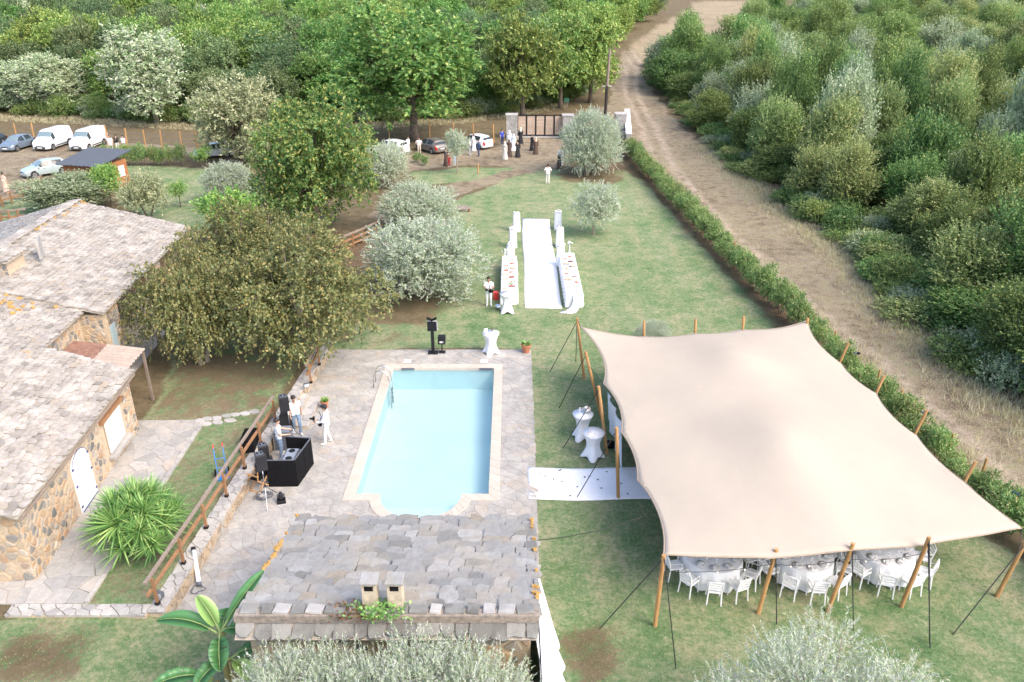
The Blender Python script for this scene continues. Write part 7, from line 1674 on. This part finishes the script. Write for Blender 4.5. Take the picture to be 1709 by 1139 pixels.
def person(label, px, py, face, pose='stand', top='white', bottom='beige', sleeve='short', hair=hair_m, height=1.75, shoes='shoe', dress=None, scarf=None, cap=None, loc=None, sk=skin, fine=False, group=None, veil=None):
    """face: direction looked at, degrees from +X"""
    J = dict(BASE); J.update(POSES[pose]); J = {k: Vector(v_) for k, v_ in J.items()}
    loc = Vector(loc) if loc is not None else G(px, py); rz = math.radians(face)+math.pi/2
    t = thing('person', label, 'person', loc, rz, group); sc = height/1.75; t.scale = (sc, sc, sc)
    bones = []
    def bn_(a, b_, ra, rb, part): bones.append((Vector(a), Vector(b_), ra, rb, part))
    for s, (sh_, el_, ha_, hi_, kn_, an_, to_) in ((1, ('shl', 'ell', 'hal', 'hil', 'knl', 'anl', 'tol')), (-1, ('shr', 'elr', 'har', 'hir', 'knr', 'anr', 'tor'))):
        bn_((s*.075, J['pelvis'].y, .98), (s*.085, J['chest'].y, 1.32), .105, .100, 'top'); bn_((s*.07, .02, .93), (s*.07, .01, 1.0), .115, .105, 'bottom')
        bn_(J['chest']+Vector((s*.05, 0, .07)), J[sh_], .075, .062, 'top'); bn_(J[sh_], J[el_], .056, .045, 'sleeve'); bn_(J[el_], J[ha_], .043, .030, 'fore')
        hd = (J[ha_]-J[el_]).normalized(); bn_(J[ha_]+hd*.02, J[ha_]+hd*.075, .034, .030, 'hand')
        bn_(J[hi_], J[kn_], .088, .060, 'bottom'); bn_(J[kn_], J[an_], .058, .040, 'bottom'); bn_(J[an_]-Vector((0, 0, .035)), J[to_], .046, .034, 'shoe')
        nf = 4
        for f in range(nf):
            side = hd.cross(Vector((0, 0, 1))); side = side.normalized() if side.length > .1 else Vector((0, 1, 0))
            side = Vector((0, 1, 0)) if abs(hd.z) > .7 else Vector((1, 0, 0)); side = (side-hd*side.dot(hd)).normalized(); ln = (.055, .065, .06, .045)[f]
            b0 = J[ha_]+hd*.095+side*(f-1.5)*.019; curl = hd.cross(side)*(.012 if f % 2 else .018); bones.append((b0, b0+hd*ln*.6+curl, .0085, .008, 'finger')); bones.append((b0+hd*ln*.6+curl, b0+hd*ln+curl*2.2, .008, .0065, 'finger'))
        th_ = J[ha_]+hd*.045; bones.append((th_+side*.03, th_+side*.058+hd*.035, .010, .008, 'finger'))
    bn_(J['chest']+Vector((0, 0, .06)), J['neck']+Vector((0, -.005, .04)), .075, .052, 'neck')
    h = J['head']; bn_(h+Vector((0, .01, .035)), h+Vector((0, -.02, -.055)), .093, .062, 'head'); bn_(h+Vector((0, -.085, .0)), h+Vector((0, -.098, -.03)), .011, .015, 'head')
    for s in (-1, 1): bn_(h+Vector((s*.088, .012, .015)), h+Vector((s*.086, .012, -.02)), .016, .013, 'head')
    key = (pose, fine); parts = ['top', 'bottom', 'sleeve', 'fore', 'hand', 'shoe', 'neck', 'head', 'cuff']
    if key not in FIG:                                     # one continuous skin per pose
        mb = MB()
        for a, b_, ra, rb, part in bones:
            if part != 'finger': capsule(mb, a, b_, ra, rb)
        tmp = mb.build('tmp', skin); md = tmp.modifiers.new('r', 'REMESH'); md.mode = 'VOXEL'; md.voxel_size = .017 if fine else .026
        sm = tmp.modifiers.new('s', 'SMOOTH'); sm.iterations = 2; sm.factor = .5
        bpy.context.view_layer.update(); dg = bpy.context.evaluated_depsgraph_get(); m0 = bpy.data.meshes.new_from_object(tmp.evaluated_get(dg)); old = tmp.data; bpy.data.objects.remove(tmp); bpy.data.meshes.remove(old)
        n = len(m0.vertices); co = np.empty(n*3); m0.vertices.foreach_get('co', co); co = co.reshape(-1, 3); no = np.empty(n*3); m0.vertices.foreach_get('normal', no); no = no.reshape(-1, 3)
        best = np.full(n, 1e9); lab = np.zeros(n, int)
        for a, b_, ra, rb, part in bones:
            if part == 'finger': continue
            A, B = np.array(a), np.array(b_); e = B-A; tt = np.clip(((co-A)@e)/(e@e+1e-9), 0, 1); d = np.linalg.norm(co-(A+tt[:, None]*e), axis=1)-(ra+(rb-ra)*tt); k = d < best; best[k] = d[k]; lab[k] = parts.index(part)
            if part == 'sleeve': lab[k & (tt > .72)] = 8
        FIG[key] = (co, no, [tuple(p_.vertices) for p_ in m0.polygons], lab)
    co, no, faces, lab = FIG[key]
    cloth_v = np.isin(lab, [0, 1, 2]+([3, 8] if sleeve == 'long' else [])); amp = .012+.006*np.sin(co[:, 2]*40+co[:, 0]*25)
    me = bpy.data.meshes.new('body'); me.from_pydata(co+no*(cloth_v*amp)[:, None], [], faces)
    arm = CL[top] if sleeve == 'long' else sk
    mats = [CL[top], CL[bottom], CL[top], arm, sk, CL[shoes], sk, sk, arm]; um = []
    for m_ in mats:
        if m_ not in um: um.append(m_)
    for m_ in um: me.materials.append(m_)
    mi = np.array([um.index(m_) for m_ in mats]); me.polygons.foreach_set('material_index', [int(mi[lab[f[0]]]) for f in faces]); me.polygons.foreach_set('use_smooth', [True]*len(faces))
    # fingers are joined to the same mesh
    fb = MB()
    for a, b_, ra, rb, part in bones:
        if part == 'finger': fb.tube([a-(b_-a)*.25, b_, b_+(b_-a).normalized()*rb*.7], [ra, rb, rb*.35], 6)
    bm = bmesh.new(); bm.from_mesh(me); vv = [bm.verts.new(v_) for v_ in fb.v]
    for f in fb.f:
        nf_ = bm.faces.new([vv[i] for i in f]); nf_.material_index = um.index(sk); nf_.smooth = True
    bm.to_mesh(me); bm.free(); me.update(); link('body', me, None, t)
    eye = black_paint
    for s in (-1, 1): MB().ball(h+Vector((s*.034, -.083, .012)), .009, 6, 4).build('eye', eye, t)
    MB().box(h+Vector((0, -.079, -.062)), (.045, .008, .010)).build('mouth', CL['red'], t)
    if scarf:
        sb = MB().ball(h+Vector((0, .022, .018)), .118, 14, 9, sc=(1, 1.02, 1.12)); sb.lathe([(.19, -.30), (.15, -.18), (.10, -.05), (.085, 0)], tuple(h+Vector((0, .03, -.02))), 14); sb.build('headscarf', CL[scarf], t, smooth=True)
    elif cap:
        cb = MB().ball(h+Vector((0, .012, .05)), .108, 14, 8, sc=(1, 1.06, .80)); cb.box(h+Vector((0, -.12, .045)), (.13, .11, .015)); cb.build('cap', CL[cap], t, smooth=True); MB().ball(h+Vector((0, .035, -.01)), .094, 10, 7, sc=(1, .8, 1)).build('hair', hair, t, smooth=True)
    else: MB().ball(h+Vector((0, .022, .048)), .103, 14, 9, sc=(1, 1.02, .92)).build('hair', hair, t, smooth=True)
    if dress:
        nn_ = 28; rows = 9; vs = []
        for i in range(rows):
            f = i/(rows-1); z = 1.18*(1-f)+.02; r0_ = .165+.07*f+.05*f*f
            for k in range(nn_): a = 6.283*k/nn_; r_ = r0_*(1+.06*f*math.sin(a*7)); vs.append((r_*1.08*math.cos(a), r_*.92*math.sin(a)+.01, z))
        MB().add(vs, [(i*nn_+k, (i+1)*nn_+k, (i+1)*nn_+(k+1) % nn_, i*nn_+(k+1) % nn_) for i in range(rows-1) for k in range(nn_)]+[tuple(range(nn_))]).build('dress', CL[dress], t, smooth=True)
    return t, loc
def held(name, t, loc_local, label, build, cat):
    Mw = Matrix.Translation(t.location) @ Matrix.Rotation(t.rotation_euler.z, 4, 'Z') @ Matrix.Diagonal((*t.scale, 1)); o = thing(name, label, cat, Mw @ Vector(loc_local), t.rotation_euler.z); build(o); return o
def cam_build(o): MB().box((0, 0, 0), (.15, .08, .11)).build('camera_body', black_paint, o); MB().tube([(0, -.03, 0), (0, -.16, 0)], .04, 10).build('lens', black_paint, o)
def bag_build(o): MB().ball((0, 0, 0), .16, 12, 8, sc=(.9, .55, .7)).build('pouch', black_cloth, o, smooth=True); MB().tube([(-.12, 0, .06), (-.05, .06, .30), (.12, .02, .62)], .012, 5).build('strap', black_cloth, o)
t, l = person('man all in white with camera on a strap beside the left buffet', 816, 511, -88, 'camera', 'white', 'white', sk=skin_d, fine=True)
held('camera', t, (-.12, -.30, 1.10), 'black camera held by the man in white at the buffet', cam_build, 'camera'); held('shoulder_bag', t, (.12, -.20, .98), 'black pouch worn by the man in white at the buffet', bag_build, 'bag')
person('man in white seen from behind on the lawn below the gate', 914, 307, 80, 'hips', 'white', 'offwhite')
person('man in white T-shirt and jeans bent over the DJ equipment', 458, 768, 20, 'reach', 'white', 'jeans', fine=True, loc=(-8.92, 26.15, Z0))
person('man in white T-shirt and jeans walking past the loudspeakers', 497, 724, -60, 'walk', 'white', 'jeans', fine=True, sk=skin_d, loc=(P(497, 724, Z0).x, P(497, 724, Z0).y, Z0))
t, l = person('videographer in white with a black cap on the patio', 548, 741, 185, 'gimbal', 'white', 'offwhite', sleeve='long', cap='black', fine=True, loc=(P(548, 740, Z0).x, P(548, 740, Z0).y, Z0))
def gim(o): cam_build(o); MB().tube([(0, 0, -.06), (.03, .02, -.22)], .018, 8).build('grip', black_paint, o); MB().tube([(.03, 0, -.05), (.14, -.05, .02), (.10, -.12, .08)], .012, 6).build('arm', black_paint, o)
held('gimbal_camera', t, (0, -.46, 1.16), 'camera on a gimbal held by the videographer', gim, 'camera'); held('shoulder_bag', t, (.06, -.22, .95), 'black pouch worn by the videographer', bag_build, 'bag')
GG = 'guests gathered by the gate'
person('man in white shirt and black trousers beside the white car with black roof', 682, 256, -30, 'hips', 'white', 'black', group=GG, shoes='black')
person('man in pale shirt and beige trousers left of the taupe hatchback', 700, 258, -80, 'hips', 'offwhite', 'beige', group=GG)
person('woman in long dark dress standing left of the young olive', 745, 277, -70, 'phone', 'black', 'black', dress='brown', group=GG, hair=hair_b)
person('child in a red outfit in front of the dark dressed woman', 750, 279, -110, 'stand', 'red', 'red', height=1.15, group=GG)
person('child in pale blue behind the young olive stem', 759, 276, -90, 'stand', 'paleblue', 'paleblue', height=1.2, group=GG)
person('man in white shirt and light jeans talking by the young olive', 784, 259, 10, 'phone', 'white', 'paleblue', group=GG)
person('woman in white beside the white hatchback', 791, 252, -20, 'stand', 'white', 'white', dress='white', group=GG)
person('man in a dark blue suit in front of the white hatchback', 799, 261, 170, 'phone', 'navy', 'navy', sleeve='long', shoes='brown', group=GG)
person('woman in a long white gown and pale headscarf at the gate', 843, 266, 60, 'stand', 'cream', 'cream', 'long', dress='cream', scarf='cream', group=GG)
person('woman in brown behind the white gowned woman', 850, 262, -120, 'stand', 'brown', 'brown', 'long', dress='brown', scarf='brown', group=GG)
person('woman in long black dress at the gate', 864, 263, 100, 'phone', 'black', 'black', 'long', dress='black', hair=hair_m, group=GG)
person('man in bright blue top close to the gate pillar', 836, 240, -60, 'stand', 'royal', 'navy', group=GG, loc=G(838, 243))
person('woman with a white headscarf in the middle of the gate group', 850, 245, -100, 'stand', 'white', 'white', 'long', dress='white', scarf='white', group=GG)
person('woman in grey and white between the gate pillar and the black dress', 857, 252, -80, 'stand', 'paleblue', 'white', 'long', scarf='white', dress='white', group=GG)
person('woman in black with a pale headscarf next to the gate', 869, 240, -110, 'stand', 'black', 'black', 'long', dress='black', scarf='cream', group=GG)
person('woman in a long dark brown coat with a light headscarf', 894, 258, -100, 'stand', 'brown', 'brown', 'long', dress='brown', scarf='blush', group=GG)
person('woman in black standing just behind the brown coat', 888, 252, 30, 'stand', 'black', 'black', 'long', dress='black', hair=hair_m, group=GG)
person('woman in brown and white half hidden behind the round olive', 933, 282, 20, 'stand', 'brown', 'white', 'long', dress='brown', scarf='white', group=GG)
person('person in white beside the round olive', 938, 276, 0, 'stand', 'white', 'white', 'long', group=GG)
FG = 'guests behind the row of shrubs'
person('woman in white at the left of the three behind the shrubs', 187, 254, -70, 'stand', 'white', 'offwhite', hair=hair_b, group=FG)
person('woman in a black top between two guests in white', 198, 253, -90, 'phone', 'black', 'offwhite', group=FG, sleeve='long')
person('man in white T-shirt and dark shorts behind the shrubs', 209, 254, -100, 'stand', 'white', 'navy', group=FG)
person('woman in a long blush robe on the parking ground at the left edge', 12, 322, 70, 'phone', 'blush', 'blush', 'long', dress='blush', hair=hair_m)
